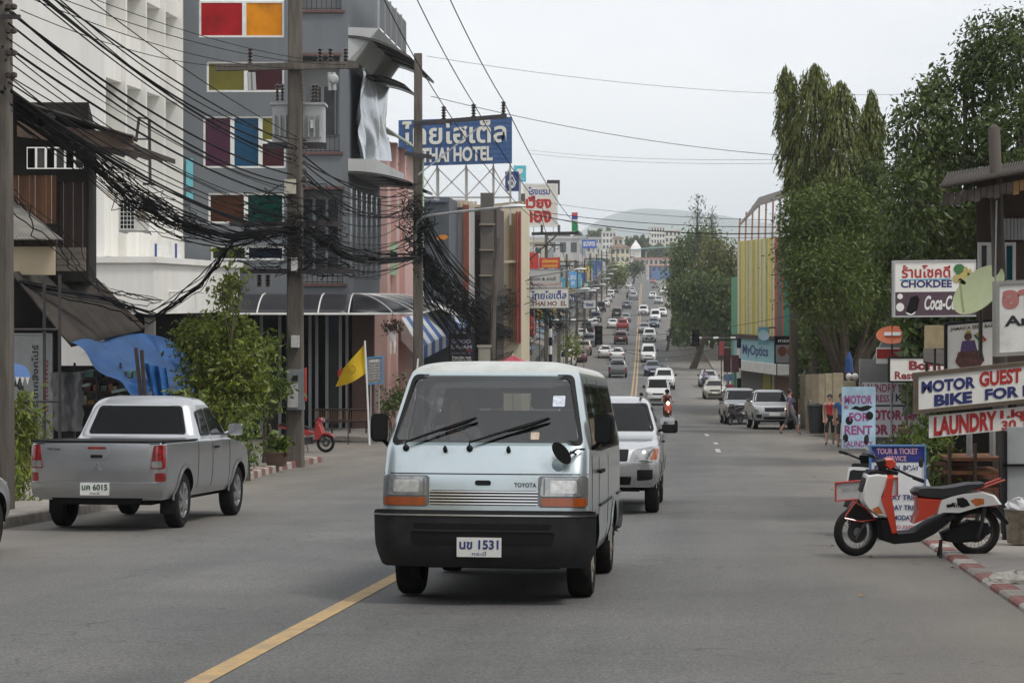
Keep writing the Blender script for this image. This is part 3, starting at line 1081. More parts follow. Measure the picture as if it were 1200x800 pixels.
def minivan_spec():
 return dict(
  keys=[(0.30, 0.08, 4.70, 0.78, 0.2, 0.06, 0.12, 0.04), (0.48, 0.0, 4.76, 0.85, 0.24, 0.10, 0.14, 0.04), (0.72, 0.03, 4.78, 0.87, 0.26, 0.12, 0.14, 0.04), (0.98, 0.2, 4.76, 0.86, 0.26, 0.12, 0.14, 0.04),
    (1.10, 0.62, 4.74, 0.85, 0.2, 0.08, 0.14, 0.04), (1.16, 0.74, 4.72, 0.84, 0.14, 0.06, 0.12, 0.04), (1.80, 1.42, 4.60, 0.73, 0.12, 0.05, 0.12, 0.04), (1.92, 1.75, 4.5, 0.64, 0.12, 0.05, 0.12, 0.04), (1.96, 2.1, 4.3, 0.46, 0.12, 0.05, 0.12, 0.04)],
  wheel=0.33, axles=(0.92, 3.5), mid=2.6,
  fwin=[(-0.77, 1.2), (0.77, 1.2), (0.68, 1.78), (-0.68, 1.78)], rwin=[(-0.68, 1.14), (0.68, 1.14), (0.62, 1.72), (-0.62, 1.72)],
  swins=[[(1.2, 1.18), (2.1, 1.18), (2.1, 1.7), (1.6, 1.7)], [(2.18, 1.18), (3.3, 1.18), (3.3, 1.7), (2.18, 1.7)], [(3.36, 1.18), (4.5, 1.18), (4.42, 1.7), (3.36, 1.7)]],
  seams=[(1.1, 0.4, 1.15), (2.13, 0.4, 1.7), (3.33, 0.4, 1.7)], handles=[(1.95, 1.02), (2.3, 1.02)], mirror=(1.2, 1.28, 0.18, 0.2),
  flamps=[([(0.42, 0.68), (0.82, 0.70), (0.84, 0.92), (0.48, 0.86)], lens, 'headlight')], rlamps=[([(0.70, 0.8), (0.85, 0.8), (0.84, 1.25), (0.72, 1.25)], redl, 'tail_light')],
  fparts=[('grille', [(-0.38, 0.72), (0.38, 0.72), (0.42, 0.84), (-0.42, 0.84)], black, 0.008, 0.012), ('air_intake', [(-0.55, 0.36), (0.55, 0.36), (0.55, 0.46), (-0.55, 0.46)], black, 0.008, 0.012),
    ('number_plate', [(-0.22, 0.50), (0.22, 0.50), (0.22, 0.61), (-0.22, 0.61)], white, 0.015, 0.01)],
  rparts=[('number_plate', [(-0.22, 0.80), (0.22, 0.80), (0.22, 0.92), (-0.22, 0.92)], white, 0.012, 0.01)])
def pickup_spec():
 return dict(
  keys=[(0.40, 0.12, 4.92, 0.80, 0.2, 0.06, 0.10, 0.03), (0.54, 0.02, 5.0, 0.87, 0.24, 0.10, 0.12, 0.03), (0.78, 0.0, 5.02, 0.885, 0.26, 0.12, 0.12, 0.03), (0.98, 0.10, 5.02, 0.885, 0.28, 0.12, 0.12, 0.03),
    (1.06, 0.40, 5.01, 0.88, 0.26, 0.12, 0.12, 0.03), (1.12, 1.15, 5.0, 0.87, 0.2, 0.08, 0.10, 0.03), (1.135, 1.28, 4.95, 0.86, 0.14, 0.06, 0.08, 0.03), (1.14, 1.30, 3.30, 0.855, 0.14, 0.06, 0.16, 0.05), (1.17, 1.34, 3.22, 0.845, 0.14, 0.06, 0.16, 0.05),
    (1.62, 2.02, 3.00, 0.70, 0.13, 0.05, 0.16, 0.05), (1.70, 2.22, 2.86, 0.62, 0.12, 0.05, 0.14, 0.05), (1.73, 2.45, 2.7, 0.44, 0.12, 0.05, 0.1, 0.05)],
  wheel=0.365, axles=(0.90, 3.92), mid=2.6,
  fwin=[(-0.78, 1.2), (0.78, 1.2), (0.65, 1.62), (-0.65, 1.62)], rwin=[(-0.68, 1.21), (0.68, 1.21), (0.57, 1.59), (-0.57, 1.59)],
  swins=[[(1.62, 1.19), (2.46, 1.19), (2.46, 1.56), (2.06, 1.57)], [(2.52, 1.19), (3.02, 1.19), (2.92, 1.52), (2.52, 1.56)]],
  seams=[(1.5, 0.5, 1.16), (2.49, 0.5, 1.16), (3.27, 0.5, 1.12)], handles=[(2.33, 1.03)], mirror=(1.62, 1.26, 0.20, 0.17, chrome),
  flamps=[([(0.44, 0.78), (0.80, 0.76), (0.875, 0.92), (0.84, 1.0), (0.50, 0.94)], lens, 'headlight'), ([(0.56, 0.50), (0.78, 0.52), (0.78, 0.66), (0.56, 0.66)], black, 'fog_lamp_recess')],
  rlamps=[([(0.70, 0.80), (0.872, 0.80), (0.872, 1.10), (0.74, 1.10)], redl, 'tail_light'), ([(0.76, 0.64), (0.87, 0.64), (0.87, 0.75), (0.76, 0.75)], redl, 'reflector')],
  fparts=[('grille', [(-0.42, 0.78), (0.42, 0.78), (0.44, 0.95), (-0.44, 0.95)], black, 0.008, 0.012), ('air_intake', [(-0.46, 0.44), (0.46, 0.44), (0.48, 0.56), (-0.48, 0.56)], black, 0.008, 0.012),
    ('number_plate', [(-0.24, 0.60), (0.24, 0.60), (0.24, 0.73), (-0.24, 0.73)], white, 0.02, 0.01)],
  rparts=[('tailgate', [(-0.685, 0.66), (0.685, 0.66), (0.685, 1.125), (-0.685, 1.125)], None, 0.012, 0.02), ('bumper', [(-0.81, 0.46), (0.81, 0.46), (0.82, 0.625), (-0.82, 0.625)], None, 0.06, 0.10),
    ('tow_plate', [(-0.55, 0.36), (0.55, 0.36), (0.6, 0.45), (-0.6, 0.45)], black, 0.03, 0.05)])
def fix_paint(sp, m):
 for k in ('fparts', 'rparts'):
  sp[k] = [tuple(m if (i == 2 and x is None) else x for i, x in enumerate(t)) for t in sp[k]]
 return sp
vpaint = mat('paint_pale_blue', (0.50, 0.575, 0.60), 0.30, 0.72, var=0.05, scale=1.5, coat=0.7, dirt=((0.26, 0.26, 0.24), 0.45, 1.3))
vroof = mat('paint_chalky_roof', (0.50, 0.52, 0.50), 0.5, 0.1, var=0.1, scale=3, dirt=((0.30, 0.29, 0.25), 0.6, 5))
vside = vpaint
L = 4.66
van_spec = dict(
 keys=[(0.33, 0.10, L - 0.08, 0.78, 0.10, 0.05, 0.1, 0.03), (0.46, 0.03, L - 0.02, 0.835, 0.12, 0.06, 0.1, 0.03), (0.76, 0.02, L, 0.845, 0.12, 0.06, 0.1, 0.03), (1.00, 0.05, L, 0.845, 0.12, 0.06, 0.1, 0.03),
   (1.05, 0.065, L, 0.845, 0.12, 0.06, 0.1, 0.03), (1.25, 0.16, L - 0.02, 0.84, 0.12, 0.06, 0.1, 0.03), (1.30, 0.20, L - 0.03, 0.835, 0.12, 0.06, 0.1, 0.03), (1.86, 0.64, L - 0.22, 0.725, 0.11, 0.06, 0.1, 0.03),
   (1.92, 0.72, L - 0.28, 0.70, 0.11, 0.06, 0.1, 0.03), (1.96, 0.84, L - 0.4, 0.62, 0.12, 0.06, 0.1, 0.03), (1.985, 1.05, L - 0.55, 0.48, 0.12, 0.05, 0.1, 0.03), (1.995, 1.4, L - 0.9, 0.25, 0.1, 0.03, 0.1, 0.03)],
 wheel=0.325, axles=(1.0, 3.56), mid=2.3, see=True, rimm=mat('steel_rim_dusty', (0.30, 0.27, 0.23), 0.6, 0.3, var=0.3, scale=8), lip=0.022,
 fwin=[(-0.79, 1.285), (0.79, 1.285), (0.675, 1.865), (-0.675, 1.865)], rwin=[(-0.66, 1.2), (0.66, 1.2), (0.6, 1.78), (-0.6, 1.78)],
 swins=[[(0.62, 1.25), (1.36, 1.22), (1.36, 1.80), (0.95, 1.80)], [(1.46, 1.22), (2.62, 1.22), (2.62, 1.80), (1.46, 1.80)], [(2.70, 1.22), (4.25, 1.22), (4.15, 1.80), (2.70, 1.80)]],
 seams=[(0.55, 0.5, 1.2), (1.41, 0.42, 1.86), (2.66, 0.42, 1.86)], handles=[(1.26, 1.05), (1.56, 1.05)],
 sidestrips=[(1.45, 3.1, 0.74, 0.765, trim), (3.95, 4.5, 0.74, 0.765, trim)],
 flamps=[([(0.455, 0.88), (0.80, 0.88), (0.80, 1.03), (0.475, 1.03)], lens, 'headlight'), ([(0.47, 0.80), (0.82, 0.80), (0.82, 0.868), (0.465, 0.868)], amber, 'indicator')],
 rlamps=[([(0.68, 0.75), (0.82, 0.75), (0.82, 1.1), (0.68, 1.1)], redl, 'tail_light')],
 fparts=[('grille_recess', [(-0.44, 0.805), (0.44, 0.805), (0.44, 0.925), (-0.44, 0.925)], black, 0.004, 0.008)],
 rparts=[('bumper', [(-0.82, 0.38), (0.82, 0.38), (0.82, 0.66), (-0.82, 0.66)], trim, 0.06, 0.08)])
van = thing('van', 'pale blue passenger van with black bumper coming down the middle of the street', 'van')
S, fr, re, sd = vehicle(van_spec, van, vpaint, 2)
for m_ in [o for o in van.children if o.name.startswith('body')]:
 m_.data.materials.append(vroof)
 for p in m_.data.polygons:
  if p.center.z > 1.89:
   p.material_index = 1
  if p.center.z < 0.45:
   p.material_index = 0
def vpt(name, fn, poly, m, out, depth, parent=van, r=0.02, nu=14, nv=6):
 b = MB()
 patch(b, fn, rpoly(poly, r) if r else poly, out, nu, nv, depth)
 return b.build(name, m, parent, smooth=40)
bp = vpt('bumper', fr, [(-0.785, 0.345), (0.785, 0.345), (0.832, 0.46), (0.84, 0.765), (-0.84, 0.765), (-0.832, 0.46)], trim, 0.075, 0.10, r=0.03, nu=24, nv=12)
vpt('bumper_intake', fr, [(-0.56, 0.50), (0.56, 0.50), (0.58, 0.60), (-0.58, 0.60)], black, 0.079, 0.02, bp)
vpt('bumper_intake', fr, [(-0.54, 0.615), (0.54, 0.615), (0.56, 0.665), (-0.56, 0.665)], black, 0.079, 0.02, bp)
vpt('bumper_rib', fr, [(-0.56, 0.60), (0.56, 0.60), (0.56, 0.615), (-0.56, 0.615)], trim, 0.086, 0.02, bp, r=0)
vpt('chrome_strip', fr, [(-0.834, 0.722), (0.834, 0.722), (0.834, 0.734), (-0.834, 0.734)], chrome, 0.082, 0.012, bp, r=0, nu=24)
plate(bp, fr, -0.02, 0.475, 0.36, 0.155, 'นข 1531', 'กระบี่', pinkb, out=0.105)
for z in (0.812, 0.836, 0.860, 0.884, 0.908):
 vpt('grille_bar', fr, [(-0.44, z), (0.44, z), (0.44, z + 0.011), (-0.44, z + 0.011)], chrome, 0.014, 0.012, r=0)
vpt('hood_crease', fr, [(-0.835, 1.052), (0.835, 1.052), (0.835, 1.060), (-0.835, 1.060)], black, 0.003, 0.006, r=0, nu=24)
vpt('badge', fr, [(-0.07, 0.965), (0.06, 0.965), (0.06, 1.005), (-0.07, 1.005)], black, 0.008, 0.012, r=0.02)
letter('TOYOTA', van, 0.25, 0.955, 0.18, 0.035, dsteel, y=-0.004, O=(0, 0.035, 0), bold=0.02)
for x in (-0.64, 0.64):
 vpt('headlight_bezel', fr, [(x - 0.20, 0.792), (x + 0.195, 0.792), (x + 0.195, 1.042), (x - 0.20, 1.042)], mat('grey_bezel', (0.16, 0.17, 0.175), 0.4, 0.4), 0.004, 0.008)
for x in (-0.64, 0.64):
 rf = vpt('headlight_reflector', fr, [(x - 0.10, 0.905), (x + 0.11, 0.905), (x + 0.11, 1.005), (x - 0.10, 1.005)], mat('lamp_reflector', (0.62, 0.62, 0.6), 0.25, 0.6, var=0.3, scale=25), 0.0115, 0.003, r=0.015)
 for dx in (-0.155, 0.145):
  vpt('lens_rib', fr, [(x + dx, 0.89), (x + dx + 0.012, 0.89), (x + dx + 0.012, 1.02), (x + dx, 1.02)], mat('lens_rib_grey', (0.16, 0.17, 0.17), 0.3, 0.3), 0.0115, 0.003, rf, r=0)
for x0, x1 in ((-0.66, -0.10), (-0.13, 0.50)):
 wp = MB()
 a, c = fr(x0, 1.29), fr(x1, 1.49)
 off = Vector((0, -0.045, 0.02))
 wp.tube([a + Vector((0, -0.02, -0.03)), a + off, a.lerp(c, 0.55) + off, c + off], [0.012, 0.010, 0.012, 0.008], 6)
 m0, m1 = a.lerp(c, 0.48), c + (c - a) * 0.02
 wo = wp.build('wiper', black, van, smooth=50)
 wb = MB()
 pts = [fr(m0.x + (m1.x - m0.x) * k / 8, m0.z + (m1.z - m0.z) * k / 8) + Vector((0, -0.035, 0.012)) for k in range(9)]
 wb.tube(pts, [0.006, 0.012, 0.016, 0.018, 0.018, 0.018, 0.016, 0.012, 0.006], 5)
 wb.build('wiper_blade', black, wo)
 pb = MB()
 pb.ball(a + Vector((0, -0.03, -0.03)), 0.028, 8, 6)
 pb.build('wiper_pivot', black, wo, smooth=60)
for x in (-0.33, 0.19):
 b = MB()
 q = fr(x, 1.245)
 b.tube([q + Vector((0, 0.01, -0.02)), q + Vector((0, -0.025, 0.015)), q + Vector((0, -0.02, 0.035))], [0.02, 0.018, 0.008], 6)
 b.build('washer_jet', black, van)
sticker = mat('tax_sticker', (0.55, 0.60, 0.68), 0.5, var=0.3, scale=30)
vpt('windscreen_sticker', fr, [(0.52, 1.60), (0.62, 1.60), (0.62, 1.69), (0.52, 1.69)], sticker, 0.006, 0, r=0.008)
vpt('windscreen_sticker', fr, [(0.36, 1.33), (0.43, 1.33), (0.43, 1.39), (0.36, 1.39)], mat('paper_label', (0.5, 0.4, 0.32), 0.6, var=0.3, scale=40), 0.006, 0, r=0.008)
vpt('sunshade_band', fr, [(-0.68, 1.755), (0.68, 1.755), (0.665, 1.855), (-0.665, 1.855)], glass('tint_band', (0.16, 0.18, 0.19), 0.03, 0.05), 0.002, 0, r=0.03)
for sg, w0, h0 in ((-1, 0.145, 0.235), (1, 0.16, 0.25)):
 b = MB()
 q = sd[sg](0.62, 1.33)
 M = Matrix.Translation(q + Vector((sg * 0.115, -0.06, 0.09))) @ Matrix.Rotation(math.radians(sg * -12), 4, 'Z')
 pr = rpoly([(-w0 / 2, -h0 / 2), (w0 / 2, -h0 / 2), (w0 / 2, h0 / 2), (-w0 / 2, h0 / 2)], 0.05, 5)
 b.M = M
 for d, k0, k1 in ((0.0, 1.0, 1.0), (-0.03, 0.96, 0.96)):
  b.prism([(u * k0, v * k0) for u, v in pr], 0.035, (0, d, 0))
 b.prism([(u * 0.8, v * 0.86) for u, v in pr], -0.03, (0, -0.03, 0))
 b.M = None
 b.tube([q + Vector((-sg * 0.03, 0, -0.08)), q + Vector((sg * 0.04, -0.03, -0.06)), q + Vector((sg * 0.09, -0.05, 0.0))], 0.02, 6)
 mo = b.build('mirror', black, van, smooth=35)
 g = MB(M)
 g.prism([(u * 0.86, v * 0.9) for u, v in pr], 0.004, (0, 0.036, 0))
 g.build('mirror_glass', chrome, mo)
b = MB()
q = fr(0.72, 1.16)
b.tube([q + Vector((0.08, 0.05, 0.1)), q + Vector((0.03, -0.06, 0.10)), q + Vector((-0.03, -0.10, 0.06))], 0.010, 6)
b.tube([q + Vector((0.02, 0.03, 0.06)), q + Vector((-0.02, -0.07, 0.08))], 0.008, 6)
b.M = Matrix.Translation(q + Vector((-0.09, -0.11, 0.07))) @ Matrix.Rotation(math.radians(-38), 4, 'Y')
b.prism([(0.055 * math.cos(t), 0.105 * math.sin(t)) for t in [2 * math.pi * k / 20 for k in range(20)]], 0.03)
b.build('kerb_view_mirror', black, van, smooth=40)
vpt('paint_repair', fr, [(0.60 + 0.055 * math.cos(t), 1.135 + 0.055 * math.sin(t)) for t in [2 * math.pi * k / 14 for k in range(14)]], mat('primer_patch', (0.20, 0.25, 0.275), 0.6, 0.2, var=0.2, scale=20), 0.001, 0, r=0)
vin = mat('van_interior_grey', (0.11, 0.115, 0.12), 0.85, var=0.2, scale=6)
vseat = mat('seat_vinyl', (0.10, 0.095, 0.09), 0.7, var=0.2, scale=8)
MB().bx(-0.78, 0.5, 0.50, 0.78, 4.4, 0.54).build('floor_pan', vin, van)
dsh = MB()
dsh.prism([(0.26, 0.9), (0.75, 0.9), (0.72, 1.16), (0.55, 1.27), (0.30, 1.255)], 1.44, (-0.72, 0, 0), (0, 1, 0), (0, 0, 1), (1, 0, 0))
dsh.build('dashboard', mat('dashboard_grey', (0.13, 0.145, 0.155), 0.7), van)
swm = MB()
Ms = Matrix.Translation((-0.40, 0.86, 1.30)) @ Matrix.Rotation(math.radians(-38), 4, 'X')
swm.M = Ms
swm.tube([(0.20 * math.cos(t), 0.20 * math.sin(t), 0) for t in [2 * math.pi * k / 24 for k in range(24)]], 0.017, 6, closed=True)
for a in (0.2, math.pi - 0.2, 1.5 * math.pi):
 swm.bar((0, 0, -0.02), (0.19 * math.cos(a), 0.19 * math.sin(a), 0), 0.03, 0.02)
swm.cyl((0, 0, -0.5), (0, 0, 0), 0.03, n=8)
swm.build('steering_wheel', vin, van, smooth=40)
for x, y, wd in ((-0.40, 1.45, 0.5), (0.36, 1.45, 0.62), (-0.38, 2.5, 0.62), (0.40, 2.5, 0.62), (0, 3.6, 1.3)):
 b = MB()
 b.prism(rpoly([(-wd / 2, 0), (wd / 2, 0), (wd * 0.46, 0.62), (-wd * 0.46, 0.62)], 0.1), 0.13, (x, y, 0.95), V=(0, 0.2, 0.98), N=(0, 1, -0.2))
 b.bx(x - wd / 2, y - 0.5, 0.78, x + wd / 2, y + 0.05, 0.95)
 so = b.build('seat', vseat, van, smooth=40)
 for hx in ((x,) if wd < 1 else (x - 0.4, x + 0.4)):
  b = MB()
  b.prism(rpoly([(-0.14, 0), (0.14, 0), (0.12, 0.19), (-0.12, 0.19)], 0.06), 0.09, (hx, y + 0.13, 1.58))
  b.build('headrest', vseat, so, smooth=40)
VANX, VANY = XX(565, 17.15), 17.15
place(van, VANX, VANY, 0.108)
silver = paint('silver', (0.47, 0.48, 0.495), 0.88, 0.30, 0.14)
sp = fix_paint(pickup_spec(), silver)
sp['rparts'] = [r for r in sp['rparts'] if r[0] != 'number_plate']
pk = thing('pickup_truck', 'silver extended-cab pickup parked at the left kerb, tailgate toward the viewer', 'pickup truck')
S2, fr2, re2, sd2 = vehicle(sp, pk, silver, 2)
tg = [o for o in pk.children if o.name.startswith('tailgate')][0]
def rpt(name, poly, m, out, depth, parent=pk, r=0.02, fn=re2):
 b = MB()
 patch(b, fn, rpoly(poly, r) if r else poly, out, 10, 6, depth)
 return b.build(name, m, parent, smooth=40)
hp = rpt('handle_plate', [(-0.16, 0.92), (0.14, 0.92), (0.15, 1.08), (-0.17, 1.08)], silver, 0.022, 0.02, tg, 0.05)
rpt('handle', [(-0.09, 0.935), (0.07, 0.935), (0.07, 0.975), (-0.09, 0.975)], black, 0.026, 0.01, tg)
rpt('brake_light', [(-0.13, 1.045), (0.11, 1.045), (0.11, 1.072), (-0.13, 1.072)], redl, 0.026, 0.01, tg)
for a in (90, 210, 330):       # three-diamond emblem
 ca, sa = math.cos(math.radians(a)), math.sin(math.radians(a))
 c0 = (-0.01 + 0.036 * ca, 0.815 + 0.036 * sa)
 rpt('emblem', [(c0[0] + 0.036 * ca, c0[1] + 0.036 * sa), (c0[0] - 0.02 * sa, c0[1] + 0.02 * ca), (c0[0] - 0.036 * ca, c0[1] - 0.036 * sa), (c0[0] + 0.02 * sa, c0[1] - 0.02 * ca)], chrome, 0.018, 0.008, tg, 0)
letter('TRITON', tg, -0.64, 1.03, 0.17, 0.028, pinkk, y=-0.016, O=(0, 5.02, 0), U=(-1, 0, 0), N=(0, 1, 0), bold=0.03)
bp2 = [o for o in pk.children if o.name.startswith('bumper')][0]
plate(bp2, re2, 0.0, 0.545, 0.38, 0.16, 'บค 6015', 'กระบี่', pinkg, out=0.075, back=True)
for sg in (1, -1):
 rpt('reversing_lamp', [(sg * 0.715, 0.815), (sg * 0.84, 0.815), (sg * 0.84, 0.90), (sg * 0.72, 0.90)], lens, 0.013, 0.004, r=0.02)
b = MB()
b.bx(-0.80, 3.36, 1.125, 0.80, 4.93, 1.148)
b.build('bed_cover', black, pk)
b = MB()
for sg in (1, -1):
 b.bar((sg * 0.85, 3.3, 1.145), (sg * 0.85, 4.96, 1.145), 0.06, 0.02)
b.bar((-0.83, 4.98, 1.142), (0.83, 4.98, 1.142), 0.05, 0.02)
b.build('bed_rail', black, pk)
for sg in (1, -1):
 MB().bx(sg * 0.74 - 0.09, 4.32, 0.2, sg * 0.74 + 0.09, 4.34, 0.52).build('mud_flap', black, pk)
PKX, PKY = -3.93, 31.95
place(pk, PKX - 0.83, PKY + 0.10, 0.106, away=True)
silver2 = paint('bright_silver', (0.54, 0.55, 0.56), 0.85, 0.28, 0.1)
sp = fix_paint(pickup_spec(), silver2)
sp['flamps'].append(([(0.74, 0.80), (0.845, 0.80), (0.865, 0.97), (0.80, 0.95)], amber, 'indicator'))
sp['lip'], sp['mirror'] = 0.06, (1.62, 1.27, 0.24, 0.2, None)
fp = thing('pickup_truck', 'bright silver pickup following close behind the pale blue van', 'pickup truck')
S3, fr3, re3, sd3 = vehicle(sp, fp, silver2, 2)
for sg in (1, -1):
 b = MB()
 b.bar((sg * 0.55, 2.25, 1.76), (sg * 0.55, 2.9, 1.76), 0.04, 0.05)
 b.build('roof_rail', black, fp)
 b = MB()
 q = S3.side(1.62, 1.27, sg)
 b.prism(rpoly([(-0.11, -0.02), (0.11, -0.02), (0.11, 0.09), (-0.11, 0.09)], 0.03), 0.02, q + Vector((sg * 0.18, -0.055, 0.05)))
 b.build('mirror_cap', chrome, fp)
b = MB()
patch(b, fr3, rpoly([(-0.22, 1.46), (-0.05, 1.46), (-0.05, 1.54), (-0.22, 1.54)], 0.01), 0.007, 4, 4, 0)
b.build('windscreen_sticker', sticker, fp)
place(fp, XX(701, 31.0), 31.0, 0.09)
sp = fix_paint(sedan_spec(), paint('grey_silver', (0.30, 0.305, 0.31), 0.5, 0.35, 0.2))
lc = thing('car', 'silver car parked behind the pickup, only its end showing at the left edge', 'car')
vehicle(sp, lc, MATS['paint_grey_silver'], 1)
place(lc, XX(-78, 23.6), 24.2, 0.1, away=True)
# ================================================================== left side of the street
def wall(b, O, U, V, w_, h_, holes, N, depth=0.15):
 """flat wall w_ x h_ with rectangular openings (u0, v0, u1, v1) and reveals going in along N"""
 O, U, V, N = Vector(O), Vector(U).normalized(), Vector(V).normalized(), Vector(N).normalized()
 us = sorted({0.0, w_} | {max(0, min(w_, x)) for h in holes for x in (h[0], h[2])})
 vs = sorted({0.0, h_} | {max(0, min(h_, x)) for h in holes for x in (h[1], h[3])})
 P = lambda u, v, d=0: O + U * u + V * v + N * d
 for i in range(len(us) - 1):
  for j in range(len(vs) - 1):
   cu, cv = (us[i] + us[i + 1]) / 2, (vs[j] + vs[j + 1]) / 2
   if not any(h[0] < cu < h[2] and h[1] < cv < h[3] for h in holes):
    b.add([P(us[i], vs[j]), P(us[i + 1], vs[j]), P(us[i + 1], vs[j + 1]), P(us[i], vs[j + 1])], [(0, 1, 2, 3)])
 for h in holes:
  d = h[4] if len(h) > 4 else depth
  c = [(h[0], h[1]), (h[2], h[1]), (h[2], h[3]), (h[0], h[3])]
  for k in range(4):
   a, e = c[k], c[(k + 1) % 4]
   b.add([P(*a), P(*e), P(*e, d), P(*a, d)], [(3, 2, 1, 0)])
 return b
def pxw(x0, y0, x1, y1, Y):
 """photo rectangle -> world rectangle on the plane at distance Y: X0, X1, Z0 (low), Z1 (high)"""
 return XX(x0, Y), XX(x1, Y), ZZ(y1, Y), ZZ(y0, Y)
def pbox(name, rect, Y, Y2, m, parent):
 X0, X1, Z0, Z1 = pxw(*rect, Y)
 return WB().bx(X0, Y, Z0, X1, Y2, Z1).build(name, m, parent)
def window(parent, rect, Y, panes, fm, fw=0.06, depth=0.10):
 """frame with bars and one pane object per light; panes: (x0, y0, x1, y1, material) in photo pixels on the plane Y"""
 X0, X1, Z0, Z1 = pxw(*rect, Y)
 b = WB()
 for q in panes:
  a0, a1, c0, c1 = pxw(*q[:4], Y)
  for x, z, x2, z2 in ((a0, c0, a1, c0 + fw), (a0, c1 - fw, a1, c1), (a0, c0 + fw, a0 + fw, c1 - fw), (a1 - fw, c0 + fw, a1, c1 - fw)):
   b.bx(x, Y + depth - 0.07, z, x2, Y + depth - 0.01, z2)
 o = b.build('window', fm, parent)
 for q in panes:
  a0, a1, c0, c1 = pxw(*q[:4], Y)
  WB().bx(a0 + fw * 0.9, Y + depth - 0.035, c0 + fw * 0.9, a1 - fw * 0.9, Y + depth - 0.02, c1 - fw * 0.9).build('pane', q[4], o)
 return o
def railing(parent, p, q, h, n, m, r=0.018, name='railing'):
 b = WB()
 p, q = Vector(p), Vector(q)
 up = Vector((0, 0, h))
 b.bar(p + up, q + up, r * 2.4)
 b.bar(p + up * 0.08, q + up * 0.08, r * 2)
 for k in range(n + 1):
  a = p.lerp(q, k / n)
  b.bar(a, a + up, r * 1.6)
 return b.build(name, m, parent)
def sign(label, rect, Y, YR=None, roll=0.0, panel=None, frame=None, fw=0.05, thick=0.08, texts=(), posts=(), name='signboard', cat='sign', parts=None, post_m=None, tout=0.006):
 YR = YR or Y
 x0, y0, x1, y1 = rect
 TL, TR, BL = W(x0, y0, Y), W(x1, y0 - roll, YR), W(x0, y1, Y)
 U, V = TR - TL, TL - BL
 w_, h_ = U.length, V.length
 u, v = U / w_, V / h_
 n = u.cross(v).normalized()         # toward the viewer
 if n.y > 0:
  n = -n
 base = (TL + TR) / 2
 root = thing(name, label, cat, (base.x, base.y, gz(base.y)))
 b = WB()
 b.prism([(0, 0), (w_, 0), (w_, h_), (0, h_)], thick, BL, u, v, -n)
 p = b.build('panel', panel or white, root)
 if frame:
  for a, c, e, d in ((-fw, -fw, w_ + fw, 0), (-fw, h_, w_ + fw, h_ + fw), (-fw, 0, 0, h_), (w_, 0, w_ + fw, h_)):
   WB().prism([(a, c), (e, c), (e, d), (a, d)], thick + 0.04, BL + n * 0.02, u, v, -n).build('frame_bar', frame, root)
 for t in texts:
  s, a, c, e, d, m = t[:6]
  bold = t[6] if len(t) > 6 else 0.02
  nm = t[7] if len(t) > 7 else 'lettering'
  letter(s, p, a * w_, (1 - d) * h_, (e - a) * w_, (d - c) * h_, m, y=-tout, bold=bold, O=BL, U=u, V=v, N=n, world=True, name=nm, vert=len(t) > 8)
 for f in posts:
  q = BL + U * f - n * (thick + 0.04)
  WB().cyl((q.x, q.y, gz(q.y) - 0.1), (q.x, q.y, q.z + h_ * 0.9), 0.03, n=8).build('post', post_m or steel, root)
 root['_bl'] = tuple(BL)
 return root, p, BL, u, v, n, w_, h_
def shape(p, poly, m, BL, u, v, n, w_, h_, name='printed_shape', out=0.005):
 """flat print on a sign: polygon in board fractions (x right, y down)"""
 b = WB()
 b.add([BL + u * (a * w_) + v * ((1 - c) * h_) + n * out for a, c in poly], [tuple(range(len(poly)))])
 return b.build(name, m, p)
def ell(cx_, cy_, rx, ry, n=18, a0=0, a1=360):
 return [(cx_ + rx * math.cos(math.radians(a0 + (a1 - a0) * k / n)), cy_ + ry * math.sin(math.radians(a0 + (a1 - a0) * k / n))) for k in range(n + (0 if a1 - a0 == 360 else 1))]
greyw = mat('grey_render', (0.155, 0.17, 0.185), 0.85, var=0.10, scale=0.8, bump=0.1, dirt=((0.10, 0.105, 0.11), 0.5, 0.5), streak=True)
lgrey = mat('pale_grey_render', (0.42, 0.43, 0.43), 0.85, var=0.08, scale=0.8, dirt=((0.24, 0.23, 0.21), 0.5, 0.7), streak=True)
whitew = mat('white_render', (0.80, 0.79, 0.755), 0.85, var=0.05, scale=0.5, dirt=((0.50, 0.48, 0.42), 0.5, 0.6), streak=True)
dark = mat('interior_shade', (0.014, 0.013, 0.012), 0.95, var=0.4, scale=1.5, spec=0.1)  # near-black colour stands in for the shade inside the shops
def cglass(n, c):
 return mat('coloured_glass_' + n, tuple(v * 0.8 for v in c), 0.12, var=0.4, scale=0.9, spec=0.15)
cg = {n: cglass(n, c) for n, c in dict(red=(0.42, 0.008, 0.012), orange=(0.72, 0.26, 0.004), olive=(0.16, 0.145, 0.025), maroon=(0.06, 0.014, 0.02), purple=(0.085, 0.025, 0.055), blue=(0.012, 0.075, 0.16),
          brown=(0.075, 0.03, 0.016), green=(0.006, 0.06, 0.045), navy=(0.02, 0.03, 0.055), grey=(0.10, 0.11, 0.115), dgreen=(0.025, 0.035, 0.02), teal=(0.02, 0.10, 0.12)).items()}  # red and orange panes carry light from behind as a brighter colour
GY = 78.0
gbld = thing('building', 'tall grey building with white-framed windows of coloured glass', 'building', (XX(310, GY), GY, gz(GY)))
X0, X1, Z0, Z1 = pxw(213, -80, 408, 352, GY)
